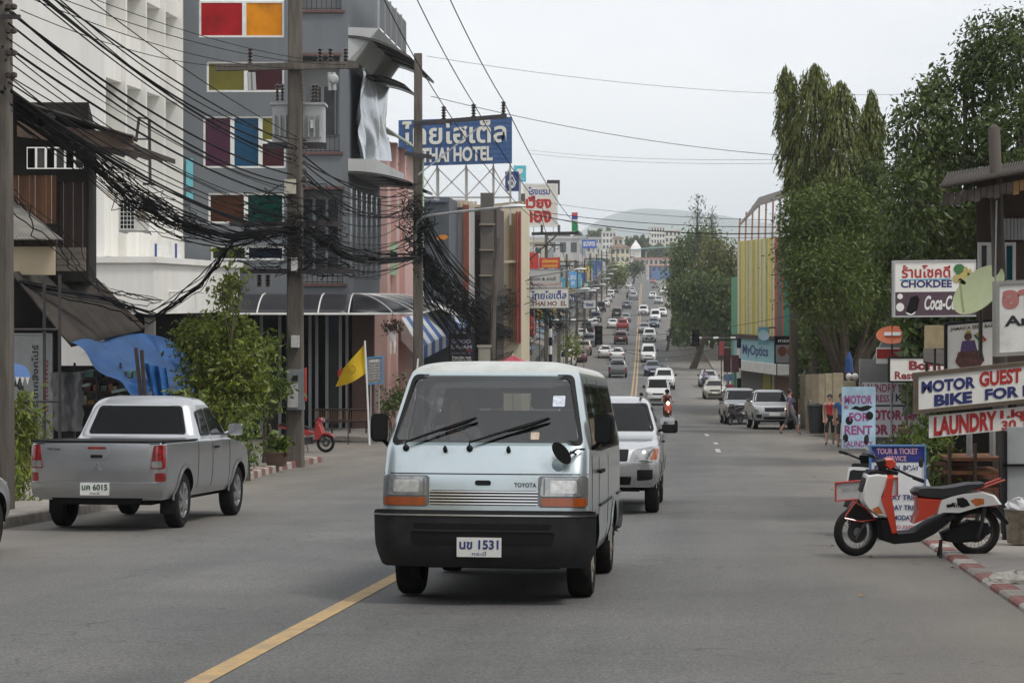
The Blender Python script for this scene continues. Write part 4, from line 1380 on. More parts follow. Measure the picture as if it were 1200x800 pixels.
wins = [((233, -30, 333, 44), [(233, -30, 286, -1, cg['teal']), (286, -30, 333, -1, cg['orange']), (233, 1, 286, 44, cg['red']), (286, 1, 333, 44, cg['orange'])]),
  ((242, 72, 333, 108), [(242, 72, 288, 108, cg['olive']), (288, 72, 333, 108, cg['maroon'])]),
  ((238, 136, 335, 197), [(238, 136, 272, 197, cg['purple']), (272, 136, 305, 197, cg['blue']), (305, 136, 335, 166, cg['olive']), (305, 166, 335, 197, cg['maroon'])]),
  ((244, 226, 333, 262), [(244, 226, 288, 262, cg['brown']), (288, 226, 333, 262, cg['green'])]),
  ((247, 288, 333, 305), [(247, 288, 289, 305, cg['dgreen']), (289, 288, 333, 305, cg['navy'])])]
rec = [(347, -60, 400, 12), (347, 66, 398, 178), (347, 222, 402, 332)]
holes = []
for r, _ in wins:
 a = pxw(*r, GY)
 holes.append((a[0] - X0, a[2] - Z0, a[1] - X0, a[3] - Z0, 0.22))
for r in rec:
 a = pxw(*r, GY)
 holes.append((a[0] - X0, a[2] - Z0, a[1] - X0, a[3] - Z0, 1.3))
b = WB()
wall(b, (X0, GY, Z0), (1, 0, 0), (0, 0, 1), X1 - X0, Z1 - Z0, holes, (0, 1, 0))
SX, SY = XX(445, 87.5), 87.5
b.add([(X1, GY, Z0), (SX, SY, Z0), (SX, SY, Z1), (X1, GY, Z1)], [(0, 1, 2, 3)])
b.add([(X0, GY, Z1), (X1, GY, Z1), (SX, SY, Z1), (X0, SY, Z1)], [(0, 1, 2, 3)])
b.add([(X0, GY, Z0), (X1, GY, Z0), (SX, SY, Z0), (X0, SY, Z0)], [(3, 2, 1, 0)])
b.build('wall', greyw, gbld)
for r, ps in wins:
 window(gbld, r, GY, ps, white, 0.075, 0.12)
for k, r in enumerate(rec):
 a = pxw(*r, GY)
 WB().bx(a[0] - 0.05, GY + 1.3, a[2] - 0.05, a[1] + 0.05, GY + 1.4, a[3] + 0.05).build('recess_wall', lgrey, gbld)
 railing(gbld, (a[0] + 0.02, GY + 0.12, a[2]), (a[1] - 0.02, GY + 0.12, a[2]), 0.62 if k else 0.9, 9, dsteel)
 WB().bx(a[0] - 0.12, GY - 0.10, a[2] - 0.10, a[1] + 0.12, GY - 0.005, a[2] - 0.002).build('ledge', mat('brown_ledge', (0.13, 0.07, 0.065), 0.8, var=0.2), gbld)
 if k:
  WB().bx(a[0] - 0.1, GY - 0.09, a[3] + 0.01, a[1] + 0.05, GY - 0.005, a[3] + 0.11).build('lintel', MATS['brown_ledge'], gbld)
window(gbld, (362, 100, 394, 160), GY + 1.2, [(362, 100, 378, 160, cg['grey']), (378, 100, 394, 160, cg['grey'])], mat('grey_frame', (0.32, 0.33, 0.34), 0.5), 0.06, 0.06)
window(gbld, (352, 232, 398, 318), GY + 1.2, [(352, 232, 368, 318, cg['grey']), (368, 232, 383, 318, cg['grey']), (383, 232, 398, 318, cg['grey'])], MATS['grey_frame'], 0.05, 0.06)
def sface(px, py, out=0.0):       # a point on the street face seen at pixel column px
 t = (px - 408) / 37.0
 lo, hi = 0.0, 1.0
 for _ in range(30):
  m = (lo + hi) / 2
  X, Y = X1 + (SX - X1) * m, GY + (SY - GY) * m
  if CX + F * X / Y < px:
   lo = m
  else:
   hi = m
 Y = GY + (SY - GY) * lo
 return Vector((X1 + (SX - X1) * lo + out, Y - 0.06 * out, ZZ(py, Y)))
sheetm = mat('crumpled_plastic_sheet', (0.52, 0.56, 0.60), 0.22, 0.25, var=0.3, scale=1.4, bump=0.8, bscale=2.5, coat=0.5)
b = WB()
ph = [R.uniform(0, 6) for _ in range(8)]
def fsh(u, v):
 k = 0.30 + 0.16 * math.sin(7 * u + 0.8 * math.sin(3 * v) + ph[0]) + 0.07 * math.sin(19 * u - 1.5 * v + ph[2]) * (0.4 + v) + 0.06 * math.sin(6 * v + 9 * u + ph[3]) + 0.05 * math.sin(31 * u + 4 * math.sin(5 * v))
 a = sface(409.5 + 34 * u, 0)
 zt = ZZ(84, GY) + (ZZ(84, SY) - ZZ(84, GY)) * 0.2
 zb = ZZ(186, GY) + (ZZ(190, SY) - ZZ(186, GY)) * u
 return (a.x + k, a.y, zb + (zt - zb) * (1 - v))
b.grid(fsh, 26, 40)
b.build('plastic_sheet', sheetm, gbld, smooth=50)
b = WB()
za, zb_ = ZZ(207, 80), ZZ(190, 80)
b.add([(X1, GY, za), (X1 + 1.0, GY + 0.4, za), (SX + 1.0, SY, za), (SX, SY, za), (X1, GY, zb_), (X1 + 1.0, GY + 0.4, zb_), (SX + 1.0, SY, zb_), (SX, SY, zb_)],
  [(3, 2, 1, 0), (4, 5, 6, 7), (0, 1, 5, 4), (1, 2, 6, 5), (2, 3, 7, 6)])
b.build('balcony_slab', lgrey, gbld)
b = WB()
zb2, zt2 = ZZ(78, 80), ZZ(40, 80)
b.add([(X1, GY, zb2), (X1 + 0.25, GY + 0.2, zb2), (SX + 0.25, SY, zb2), (SX, SY, zb2), (X1, GY, zt2), (X1 + 1.1, GY + 0.3, zt2), (SX + 1.1, SY, zt2), (SX, SY, zt2)],
  [(3, 2, 1, 0), (4, 5, 6, 7), (0, 1, 5, 4), (1, 2, 6, 5), (2, 3, 7, 6)])
b.build('top_balcony', lgrey, gbld)
for k in range(5):
 t0, t1 = k / 5 + 0.01, (k + 1) / 5 - 0.01
 a = Vector((X1 + 1.08, GY + 0.3, zt2)).lerp(Vector((SX + 1.08, SY, zt2)), t0)
 c = Vector((X1 + 1.08, GY + 0.3, zt2)).lerp(Vector((SX + 1.08, SY, zt2)), t1)
 b = WB()
 b.bar(a + Vector((0, 0, 0.75)), c + Vector((0, 0, 0.75)), 0.04, 1.3)
 b.build('railing_panel', mat('charcoal_panel', (0.045, 0.047, 0.05), 0.5, 0.2, var=0.2), gbld)
 WB().bar(a, a + Vector((0, 0, 1.5)), 0.07).build('railing_post', MATS['grey_frame'], gbld)
blackaw = mat('black_awning_sheet', (0.018, 0.018, 0.02), 0.55, var=0.3)
def awn(name, px_edge, y_wall, y_edge, proj, m, y0=GY, y1=SY - 0.3, ribs=0):
 b = WB()
 zt, ze = ZZ(y_wall, 82), ZZ(y_edge, 82)
 def f(u, v):
  Y = y0 + (y1 - y0) * v
  t = (Y - GY) / (SY - GY)
  x = X1 + (SX - X1) * t
  return (x + proj * u, Y, zt - (zt - ze) * u ** 2.0)
 b.grid(f, 8, 4)
 o = b.build(name, m, gbld, smooth=60, solid=0.03)
 for k in range(ribs):
  WB().tube([Vector(f(i / 6, k / (ribs - 1))) + Vector((0, 0, -0.05)) for i in range(7)], 0.025, 5).build('awning_rib', dsteel, o)
awn('awning', 480, 57, 80, 2.25, blackaw, ribs=5)
awn('awning', 468, 84, 96, 1.5, blackaw, y0=GY + 5, ribs=3)
awn('awning', 480, 208, 219, 2.2, blackaw, ribs=5)
b = WB()
for k in range(7):
 a = sface(409 + 35 * k / 6, 228, 0.05)
 c = sface(409 + 35 * k / 6, 325, 0.05)
 c.z = ZZ(325, 80)
 a.z = ZZ(222, 80)
 WB().bar(a, c, 0.07, 0.07, up=(0, 1, 0)).build('mullion', MATS['grey_frame'], gbld)
 if k < 6:
  a2, c2 = sface(409 + 35 * (k + 1) / 6, 228, 0.03), None
  WB().add([(a.x - 0.02, a.y, c.z), (a2.x - 0.02, a2.y, c.z), (a2.x - 0.02, a2.y, a.z), (a.x - 0.02, a.y, a.z)], [(0, 1, 2, 3)]).build('glazing', mat('shop_glazing', (0.16, 0.18, 0.20), 0.08, var=0.3, scale=1), gbld)
for r in ((218, 186, 226, 219), (218, 225, 226, 234)):
 pbox('cyan_strip', r, GY - 0.1, GY - 0.02, mat('cyan_panel', (0.16, 0.50, 0.56), 0.6), gbld)
g0 = gz(GY)
zc = ZZ(362, GY)
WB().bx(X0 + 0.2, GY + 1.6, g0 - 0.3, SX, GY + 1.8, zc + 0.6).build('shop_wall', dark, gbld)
WB().bx(XX(415, 80), GY + 1.0, g0, XX(440, 80), GY + 1.55, zc + 0.3).build('tiled_wall', mat('brown_tile', (0.10, 0.055, 0.045), 0.7, var=0.25, scale=3), gbld)
for x in (280, 300, 322, 358, 366, 378, 394, 402):
 WB().bx(XX(x, GY), GY + 1.15, g0, XX(x + 3.5, GY), GY + 1.26, zc + 0.3).build('post', MATS['grey_frame'], gbld)
for x0, x1 in ((283, 299), (303, 321), (381, 393)):
 WB().bx(XX(x0, GY), GY + 1.3, g0 + 0.2, XX(x1, GY), GY + 1.33, zc).build('shop_glass', mat('dark_shop_glass', (0.03, 0.035, 0.037), 0.06, var=0.2), gbld)
smoke = mat('smoked_awning_sheet', (0.030, 0.030, 0.034), 0.35, var=0.3, scale=2)
zt, ze = ZZ(345, 77), ZZ(368, 75)
xa, xb = XX(268, 76), XX(410, 76)
def fa(u, v):
 return (xa + (xb - xa) * u, GY - 0.05 - 2.6 * v, zt - (zt - ze) * v ** 2.2)
aw = WB().grid(fa, 12, 8).build('awning', smoke, gbld, smooth=60, solid=0.03)
def fb(u, v):      # rounded corner and street side
 ang = u * math.pi / 2
 if u < 0.5:
  t = u / 0.5 * math.pi / 2
  d = Vector((math.sin(t), -math.cos(t), 0))
  o = Vector((xb, GY - 0.05, 0))
 else:
  k = (u - 0.5) / 0.5
  d = Vector((1, 0, 0))
  o = Vector((xb, GY - 0.05, 0)).lerp(Vector((SX + 0.05, SY, 0)), k)
 p = o + d * (2.4 * v)
 return (p.x, p.y, zt - (zt - ze) * v ** 2.2 + 0.3 * max(0, u - 0.5) * v)
aw2 = WB().grid(fb, 16, 8).build('awning', smoke, gbld, smooth=60, solid=0.03)
for u in (0.0, 0.25, 0.5, 0.75, 1.0):
 WB().tube([Vector(fa(u, k / 8)) + Vector((0, -0.01, 0.03)) for k in range(9)], 0.03, 5).build('awning_rib', white, aw)
for u in (0.22, 0.4, 0.55, 0.7, 0.85, 1.0):
 WB().tube([Vector(fb(u, k / 8)) + Vector((0.01, -0.01, 0.03)) for k in range(9)], 0.03, 5).build('awning_rib', white, aw2)
WB().tube([fa(k / 8, 1.0) for k in range(9)] + [fb(k / 16, 1.0) for k in range(1, 17)], 0.04, 5).build('awning_edge', white, gbld)
WB().bx(XX(352, 76), 73.8, g0 - 0.4, XX(452, 77), GY + 1.6, g0 + 0.32).build('terrace', pavec, gbld)
A0, A1 = Vector((XX(122, 68), 68, 0)), Vector((XX(213, GY - 0.3), GY - 0.3, 0))
wb = thing('building', 'tall white building with projecting vertical fins and a white porch', 'building', (A0.x, 68, gz(68)))
zt, zl = ZZ(-70, 68), ZZ(318, 68)
dr = (A1 - A0).normalized()
nr = Vector((dr.y, -dr.x, 0))        # toward the street
b = WB()
xl = XX(-60, 68)
b.add([(xl, 68, zl - 3), (A0.x, 68, zl - 3), (A0.x, 68, zt), (xl, 68, zt)], [(0, 1, 2, 3)])
i0, i1 = A0 - nr * 0.9, A1 - nr * 0.9
b.add([(i0.x, i0.y, zl - 3), (i1.x, i1.y, zl - 3), (i1.x, i1.y, zt), (i0.x, i0.y, zt)], [(0, 1, 2, 3)])
b.add([(xl, 68, zt), (A0.x, 68, zt), (A1.x, A1.y, zt), (xl, A1.y, zt)], [(0, 1, 2, 3)])
b.build('wall', whitew, wb)
for k in range(5):
 c = A0.lerp(A1, k / 4)
 h = dr * 0.09
 p0, p1 = c - nr * 0.9, c + nr * 0.03
 WB().add([(p.x, p.y, z) for z in (zl - 2.6, zt - 0.01) for p in (p0 - h, p1 - h, p1 + h, p0 + h)], [(3, 2, 1, 0), (4, 5, 6, 7), (0, 1, 5, 4), (1, 2, 6, 5), (2, 3, 7, 6), (3, 0, 4, 7)]).build('fin', whitew, wb)
for k in range(4):
 q0, q1 = A0.lerp(A1, k / 4) + dr * 0.1, A0.lerp(A1, (k + 1) / 4) - dr * 0.1
 for z0, z1, d in ((ZZ(92, 69), ZZ(33, 69), 0.12), (ZZ(300, 69), ZZ(232, 69), 0.2), (ZZ(-20, 69), ZZ(-60, 69), 0.12)):
  p = [q0 - nr * 0.88, q1 - nr * 0.88, q1 - nr * d, q0 - nr * d]
  WB().add([(v.x, v.y, z) for z in (z0, z1) for v in p], [(0, 1, 2, 3), (7, 6, 5, 4), (4, 5, 1, 0), (5, 6, 2, 1), (6, 7, 3, 2), (7, 4, 0, 3)]).build('spandrel', whitew, wb)
 for z0, z1 in ((ZZ(225, 69), ZZ(105, 69)), (ZZ(25, 69), ZZ(-18, 69))):
  p = [q0 - nr * 0.86, q1 - nr * 0.86]
  WB().add([(p[0].x, p[0].y, z0), (p[1].x, p[1].y, z0), (p[1].x, p[1].y, z1), (p[0].x, p[0].y, z1)], [(0, 1, 2, 3)]).build('blind_window', mat('pale_green_glass', (0.42, 0.44, 0.40), 0.3, var=0.1), wb)
B0, B1 = Vector((XX(180, 66), 66, 0)), Vector((XX(281, 77.4), 77.4, 0))
zp0, zp1 = ZZ(368, 66), ZZ(306, 66)
bl = Vector((XX(92, 66), 66, 0))
b = WB()
ps = [bl, B0, B1, Vector((bl.x, 77.4, 0))]
b.add([(p.x, p.y, z) for z in (zp0, zp1) for p in ps], [(3, 2, 1, 0), (4, 5, 6, 7), (0, 1, 5, 4), (1, 2, 6, 5), (2, 3, 7, 6), (3, 0, 4, 7)])
b.build('porch', whitew, wb)
b = WB()
e = 0.12
b.add([(p.x, p.y, z) for z in (zp1 - 0.05, zp1 + 0.14) for p in (bl + Vector((-e, -e, 0)), B0 + Vector((e, -e, 0)), B1 + Vector((e, 0.1, 0)), Vector((bl.x - e, 77.5, 0)))], [(3, 2, 1, 0), (4, 5, 6, 7), (0, 1, 5, 4), (1, 2, 6, 5), (2, 3, 7, 6), (3, 0, 4, 7)])
b.build('porch_coping', whitew, wb)
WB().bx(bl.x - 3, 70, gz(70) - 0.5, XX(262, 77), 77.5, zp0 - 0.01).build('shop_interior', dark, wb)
for x, Y in ((176, 66.6), (268, 76.6)):
 WB().bx(XX(x, Y) - 0.15, Y - 0.15, gz(Y), XX(x, Y) + 0.15, Y + 0.15, zp0).build('column', mat('grey_column', (0.16, 0.155, 0.15), 0.8, var=0.3), wb)
for x in (196, 224):
 q = B0.lerp(B1, (x - 180) / 100) + nr * 0.06
 WB().tube([q + Vector((-0.1, 0, ZZ(342, 70))), q + Vector((0.25, 0, ZZ(342, 70)))], 0.05, 6).build('drain_spout', white, wb)
for k, (x0, x1, Y) in enumerate(((176, 197, 70), (200, 212, 74))):
 t = thing('box', ('white appliance box with blue edge standing on the porch roof' if k == 0 else 'smaller white appliance box at the far end of the porch roof'), 'box', (XX(x0, Y), Y, zp1 + 0.14))
 q = pxw(x0, 282, x1, 303, Y)
 WB().bx(q[0], Y, zp1 + 0.14, q[1], Y + 0.8, q[3]).build('case', white, t)
 WB().bx(q[0] + 0.15, Y - 0.01, zp1 + 0.2, q[0] + 0.22, Y - 0.002, q[3] - 0.1).build('stripe', mat('blue_stripe', (0.03, 0.06, 0.25), 0.5), t)
def ac_unit(label, rect, Y):
 t = thing('air_conditioner', label, 'air conditioner', (XX(rect[0], Y), Y, ZZ(rect[3], Y)))
 a0, a1, c0, c1 = pxw(*rect, Y)
 WB().bx(a0, Y, c0, a1, Y + 0.4, c1).build('case', mat('ac_case', (0.58, 0.57, 0.53), 0.5, dirt=((0.3, 0.28, 0.24), 0.4, 3)), t)
 n = 7
 xm = a0 + (a1 - a0) * 0.56
 WB().bx(a0 + 0.05, Y - 0.006, c0 + 0.05, xm, Y - 0.002, c1 - 0.05).build('grille_back', black, t)
 for k in range(n + 1):
  z = c0 + 0.05 + (c1 - c0 - 0.1) * k / n
  WB().bx(a0 + 0.04, Y - 0.02, z - 0.008, xm + 0.01, Y - 0.008, z + 0.008).build('grille_bar', white, t)
 for k in range(5):
  x = a0 + 0.05 + (xm - a0 - 0.05) * k / 4
  WB().bx(x - 0.008, Y - 0.024, c0 + 0.04, x + 0.008, Y - 0.0205, c1 - 0.04).build('grille_bar', white, t)
 WB().lathe([(0.02, 0), (0.17, 0), (0.19, 0.02), (0.17, 0.03)], 20, Matrix.Translation((a0 + (a1 - a0) * 0.80, Y - 0.004, (c0 + c1) / 2)) @ Matrix.Rotation(math.radians(90), 4, 'X')).build('fan_ring', mat('tan_plastic', (0.30, 0.27, 0.2), 0.6), t)
 b = WB()
 for x in (a0 + 0.1, a1 - 0.1):
  b.bar((x, Y, c0 - 0.05), (x, Y + 1.0, c0 - 0.05), 0.05)
 b.bar((a0, Y + 0.05, c0 - 0.03), (a1, Y + 0.05, c0 - 0.03), 0.05)
 b.build('bracket', steel, t)
ac_unit('white air conditioner unit with square grille on the white building', (139, 232, 172, 270), 66.6)
t = thing('pipe_frame', 'rusty bent pipe frame fixed to the front of the white building', 'frame', (XX(175, 69), 69, ZZ(215, 69)))
b = WB()
b.tube([W(176, 216, 69.6), W(175, 140, 69.6), W(163, 138, 69.0), W(160, 162, 69.0)], 0.05, 6)
b.tube([W(160, 163, 69.0), W(176, 163, 69.6)], 0.035, 6)
b.tube([W(168, 216, 69.4), W(180, 215, 69.8)], 0.04, 6)
b.build('pipe', dsteel, t)
wh = thing('house', 'old dark wooden shophouse with corrugated roofs at the left edge', 'house', (XX(40, 52), 52, gz(52)))
corr = mat('old_corrugated_sheet', (0.045, 0.040, 0.036), 0.85, 0, var=0.4, scale=1.5, spec=0.2, dirt=((0.10, 0.08, 0.06), 0.6, 1.0))
corrg = mat('grey_corrugated_sheet', (0.19, 0.18, 0.16), 0.75, 0.1, var=0.3, scale=1.5, dirt=((0.08, 0.07, 0.06), 0.6, 1.0))
plank = mat('brown_planks', (0.17, 0.075, 0.035), 0.8, var=0.45, scale=3, streak=True)
plankd = mat('dark_planks', (0.035, 0.018, 0.013), 0.8, var=0.4, scale=3, streak=True)
def corrugated(b, P00, P10, P01, P11, n, amp=0.03, rows=6):
 """ridged sheet: ridges run from the P00-P10 edge to the P01-P11 edge"""
 P00, P10, P01, P11 = map(Vector, (P00, P10, P01, P11))
 nrm = (P10 - P00).cross(P01 - P00).normalized()
 if nrm.z < 0:
  nrm = -nrm
 m = n * 6
 def f(u, v):
  p = P00.lerp(P10, u).lerp(P01.lerp(P11, u), v)
  step = 0.025 * math.floor(v * 3 - 1e-6)
  return p + nrm * (amp * math.sin(u * n * 2 * math.pi) - step)
 return b.grid(f, m, rows)
b = WB()
xw0, xw1 = XX(-30, 52), XX(104, 52)
hs = [pxw(8, 205, 66, 262, 52), pxw(68, 213, 102, 300, 52), pxw(30, 172, 98, 198, 52)]
wall(b, (xw0, 52, ZZ(330, 52)), (1, 0, 0), (0, 0, 1), xw1 - xw0, ZZ(120, 52) - ZZ(330, 52), [(q[0] - xw0, q[2] - ZZ(330, 52), q[1] - xw0, q[3] - ZZ(330, 52)) for q in hs], (0, 1, 0), 0.12)
b.add([(xw1, 52, ZZ(330, 52)), (XX(113, 62), 62, ZZ(330, 52)), (XX(113, 62), 62, ZZ(120, 52)), (xw1, 52, ZZ(120, 52))], [(0, 1, 2, 3)])
b.build('wall', mat('dark_timber', (0.028, 0.025, 0.022), 0.9, spec=0.15, var=0.4, scale=1.2, streak=True), wh)  # very dark wall tone with vertical streaks
q = hs[0]
for k in range(9):
 x = q[0] + (q[1] - q[0]) * k / 9
 WB().bx(x + 0.004, 52.06 + 0.012 * (k % 3), q[2], x + (q[1] - q[0]) / 9 - 0.004, 52.1, q[3]).build('plank', plank, wh)
q = hs[1]
for k in range(6):
 x = q[0] + (q[1] - q[0]) * k / 6
 WB().bx(x + 0.004, 52.06 + 0.01 * (k % 2), q[2], x + (q[1] - q[0]) / 6 - 0.004, 52.1, q[3]).build('plank', plankd, wh)
q = hs[2]
for k in range(6):
 x = q[0] + (q[1] - q[0]) * k / 6
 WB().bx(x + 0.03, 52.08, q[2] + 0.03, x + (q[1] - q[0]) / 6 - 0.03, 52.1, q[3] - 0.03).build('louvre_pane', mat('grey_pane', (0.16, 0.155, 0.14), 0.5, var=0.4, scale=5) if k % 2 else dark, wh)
b = WB()
corrugated(b, W(-60, 92, 49), W(-60, 95, 60), W(156, 158, 49.0), W(162, 163, 57.0), 26, 0.035)
b.build('roof', corr, wh, smooth=60, solid=0.02)
b = WB()
b.prism([(0, 0), (1, 0), (1, 1), (0, 1)], 0.05, W(20, 160, 49.6), W(156, 176, 49.6) - W(20, 160, 49.6), Vector((0, 0, 0.36)), (0, 1, 0))
b.build('fascia', mat('weathered_fascia', (0.16, 0.11, 0.085), 0.9, var=0.45, scale=2.5), wh)
for k in range(7):
 a = W(35 + k * 17, 152 + k * 2.2, 49.7)
 WB().bar(a, a + Vector((0.15, 7.5, 0.0)), 0.06, 0.12).build('rafter', wood, wh)
b = WB()
corrugated(b, W(-20, 232, 49), W(12, 232, 51.8), W(-20, 279, 46.5), W(76, 279, 46.5), 22, 0.03)
b.build('canopy_roof', corrg, wh, smooth=60, solid=0.02)
pbox('cream_fascia', (-10, 289, 64, 322, ), 47.0, 47.1, mat('cream_board', (0.55, 0.46, 0.32), 0.8, dirt=((0.3, 0.24, 0.16), 0.5, 1.5)), wh)
pbox('canopy_beam', (-10, 281, 66, 289), 47.05, 47.2, wood, wh)
for k in range(4):
 pbox('weatherboard', (66, 290 + k * 7, 100, 296.4 + k * 7), 50.5, 50.6, mat('pale_boards', (0.17, 0.145, 0.115), 0.85, var=0.35, scale=2), wh)
b = WB()
corrugated(b, W(12, 320, 46), W(100, 318, 58), W(86, 404, 46), W(167, 386, 58), 46, 0.035, 9)
b.build('awning_roof', corr, wh, smooth=60, solid=0.02)
WB().tube([W(100, 317, 58), W(167, 385, 58)], 0.09, 6).build('awning_edge_beam', wood, wh)
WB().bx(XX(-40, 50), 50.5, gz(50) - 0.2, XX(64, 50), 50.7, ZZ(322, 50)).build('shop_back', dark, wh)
for x, Y in ((8, 45.5), (52, 45.5), (70, 45.4)):
 WB().cyl((XX(x, Y), Y, gz(Y)), (XX(x, Y), Y, ZZ(322, Y)), 0.035, n=8).build('scaffold_pole', dsteel, wh)
for y in (386, 470):
 WB().tube([W(-10, y, 45.45), W(72, y, 45.4)], 0.03, 6).build('scaffold_rail', dsteel, wh)
tb = thing('tarpaulin', 'sagging blue tarpaulin tied to the corrugated awning', 'tarpaulin', (XX(170, 50), 50, gz(50)))
tm = mat('blue_tarpaulin', (0.014, 0.082, 0.24), 0.5, spec=0.25, var=0.25, scale=2.2, bump=0.5, bscale=4)
T = [W(84, 401, 45.8), W(124, 396, 52), W(167, 388, 58), W(215, 408, 56)]
Bm = [W(170, 470, 44.5), W(176, 448, 45.5), W(232, 466, 50.5), W(242, 470, 52)]
def ft(u, v):
 def cr(P, t):
  t *= 3
  i = min(2, int(t))
  return P[i].lerp(P[i + 1], t - i)
 p = cr(T, u).lerp(cr(Bm, u), v)
 z = -0.5 * math.sin(math.pi * v) * (0.4 + 0.6 * math.sin(math.pi * u)) * 0.5 + 0.07 * math.sin(26 * u + 5 * v) * v + 0.05 * math.sin(11 * v + 17 * u) + 0.05 * math.sin(47 * u - 7 * v) * v
 return p + Vector((0.05 * math.sin(13 * v + 9 * u), 0, z))
WB().grid(ft, 40, 26).build('sheet', tm, tb, smooth=60)
def ft2(u, v):
 p = W(168 + 26 * u, 425 + 6 * u, 44.6).lerp(W(182 + 22 * u, 482, 44.3), v)
 return p + Vector((0, 0.10 * math.sin(15 * u + 2 * v), 0))
WB().grid(ft2, 14, 10).build('hanging_flap', tm, tb, smooth=60)
for a, c in (((168, 492), (159, 407)), ((172, 492), (166, 410))):
 WB().tube([W(a[0], a[1], 44.2), W(c[0], c[1], 44.2)], 0.04, 6).build('prop_pole', wood, tb)
t = thing('market_stall', 'cluttered dark market stall with shelves of goods under the blue tarpaulin', 'stall', (XX(130, 48), 48, gz(48)))
for y in (442, 458, 474):
 pbox('shelf', (84, y, 168, y + 2.5), 47.5, 48.6, wood, t)
for x in (86, 112, 140, 166):
 pbox('upright', (x, 425, x + 2, 520), 47.4, 47.48, dsteel, t)
goods = [mat('goods_%d' % k, c, 0.6, var=0.3, scale=8) for k, c in enumerate(((0.25, 0.10, 0.04), (0.10, 0.20, 0.18), (0.28, 0.25, 0.2), (0.07, 0.08, 0.09), (0.30, 0.17, 0.05), (0.12, 0.03, 0.03)))]
for r_, y in enumerate((442, 458, 474)):
 x = 88
 while x < 163:
  w_ = R.uniform(4, 11)
  h_ = R.uniform(5, 11)
  pbox('goods_box', (x, y - h_, x + w_, y), 47.55, 48.2, R.choice(goods), t)
  x += w_ + R.uniform(0.5, 4)
for x0, y0, x1, y1 in ((82, 452, 106, 456), (132, 456, 156, 461)):
 WB().bar(W(x0, y0 + 3, 46.8), W(x1, y0 - 2, 46.8), 0.25, 0.06).build('pale_plank', mat('pale_green_plank', (0.30, 0.42, 0.40), 0.7), t)
def fg(u, v):
 p = W(58 + 40 * u, 436, 46.2).lerp(W(62 + 34 * u, 505, 45.6), v)
 return p + Vector((0.03 * math.sin(20 * v), 0.12 * math.sin(12 * u + 2 * v), 0))
tag(WB().grid(fg, 14, 10).build('cover_sheet', mat('grey_mesh_sheet', (0.085, 0.085, 0.088), 0.7, var=0.3), t, smooth=60))
ink = mat('black_lettering', (0.02, 0.02, 0.022), 0.6, var=0)
vs_ = sign('tall grey rounded sign with vertical Thai lettering beside the stall', (10, 392, 60, 512), 46.8, panel=mat('faded_sign_grey', (0.30, 0.315, 0.32), 0.6, var=0.1, dirt=((0.15, 0.14, 0.13), 0.5, 2)), frame=steel, fw=0.03, posts=(0.1, 0.9),
   texts=[('จากประเทศสิงคโปร์', 0.54, 0.10, 0.70, 0.96, ink, 0.02, 'lettering', 1), ('ขนมเค้ก', 0.14, 0.30, 0.36, 0.98, ink, 0.05, 'lettering', 1), ('นำเข้าใหม่', 0.80, 0.25, 0.93, 0.75, mat('red_lettering', (0.30, 0.02, 0.03), 0.6, var=0), 0.02, 'lettering', 1)])
t = thing('awning', 'small blue awning with white fringe at the left edge', 'awning', (XX(10, 40), 40, gz(40)))
def fz(u, v):
 return W(-30 + 66 * u - 8 * (1 - v), 414 + 14 * u, 41).lerp(W(-30 + 66 * u, 440 + 2 * u, 39.6), v)
WB().grid(fz, 8, 4).build('cloth', mat('blue_awning_cloth', (0.06, 0.14, 0.34), 0.7), t, smooth=60)
for k in range(11):
 u = k / 11
 a, c = fz(u, 1.0), fz(u + 0.07, 1.0)
 WB().add([a, c, (a + c) / 2 + Vector((0, -0.01, -0.14))], [(0, 2, 1)]).build('fringe_tab', white, t)
WB().cyl((XX(-8, 40), 40, gz(40)), (XX(-8, 40), 40, ZZ(418, 40)), 0.04, n=8).build('pole', dsteel, t)
pb = thing('building', 'pink building with pale green pilaster and small vents beyond the grey building', 'building', (SX, 89, gz(89)))
pinkw = mat('pink_render', (0.56, 0.36, 0.33), 0.85, var=0.08, scale=0.8, dirt=((0.36, 0.25, 0.22), 0.4, 0.8), streak=True)
mint = mat('mint_render', (0.36, 0.56, 0.36), 0.85, var=0.08, scale=0.8)
E0, E1 = Vector((XX(447, 89), 89, 0)), Vector((XX(491, 104), 104, 0))
zt, z0 = ZZ(166, 92), gz(95) - 0.5
def strip(name, t0, t1, za, zb, m, out, parent):
 a, c = E0.lerp(E1, t0), E0.lerp(E1, t1)
 d = (E1 - E0).normalized()
 n = Vector((d.y, -d.x, 0)) * out
 p = [a, c, c + n, a + n]
 return WB().add([(v.x, v.y, z) for z in (za, zb) for v in p], [(3, 2, 1, 0), (4, 5, 6, 7), (0, 1, 5, 4), (1, 2, 6, 5), (2, 3, 7, 6), (3, 0, 4, 7)]).build(name, m, parent)
WB().add([(v[0], v[1], z) for z in (z0, zt) for v in ((E0.x - 9, 89), (E0.x, 89), (E1.x, 104), (E1.x - 9, 104))], [(3, 2, 1, 0), (4, 5, 6, 7), (0, 1, 5, 4), (1, 2, 6, 5), (2, 3, 7, 6), (3, 0, 4, 7)]).build('wall', pinkw, pb)
for k in range(3):
 strip('pilaster', k * 0.22 + 0.0, k * 0.22 + 0.04, z0, zt - 0.02, pinkw, 0.25, pb)
strip('green_pilaster', 0.82, 0.98, z0, zt - 0.03, mint, 0.28, pb)
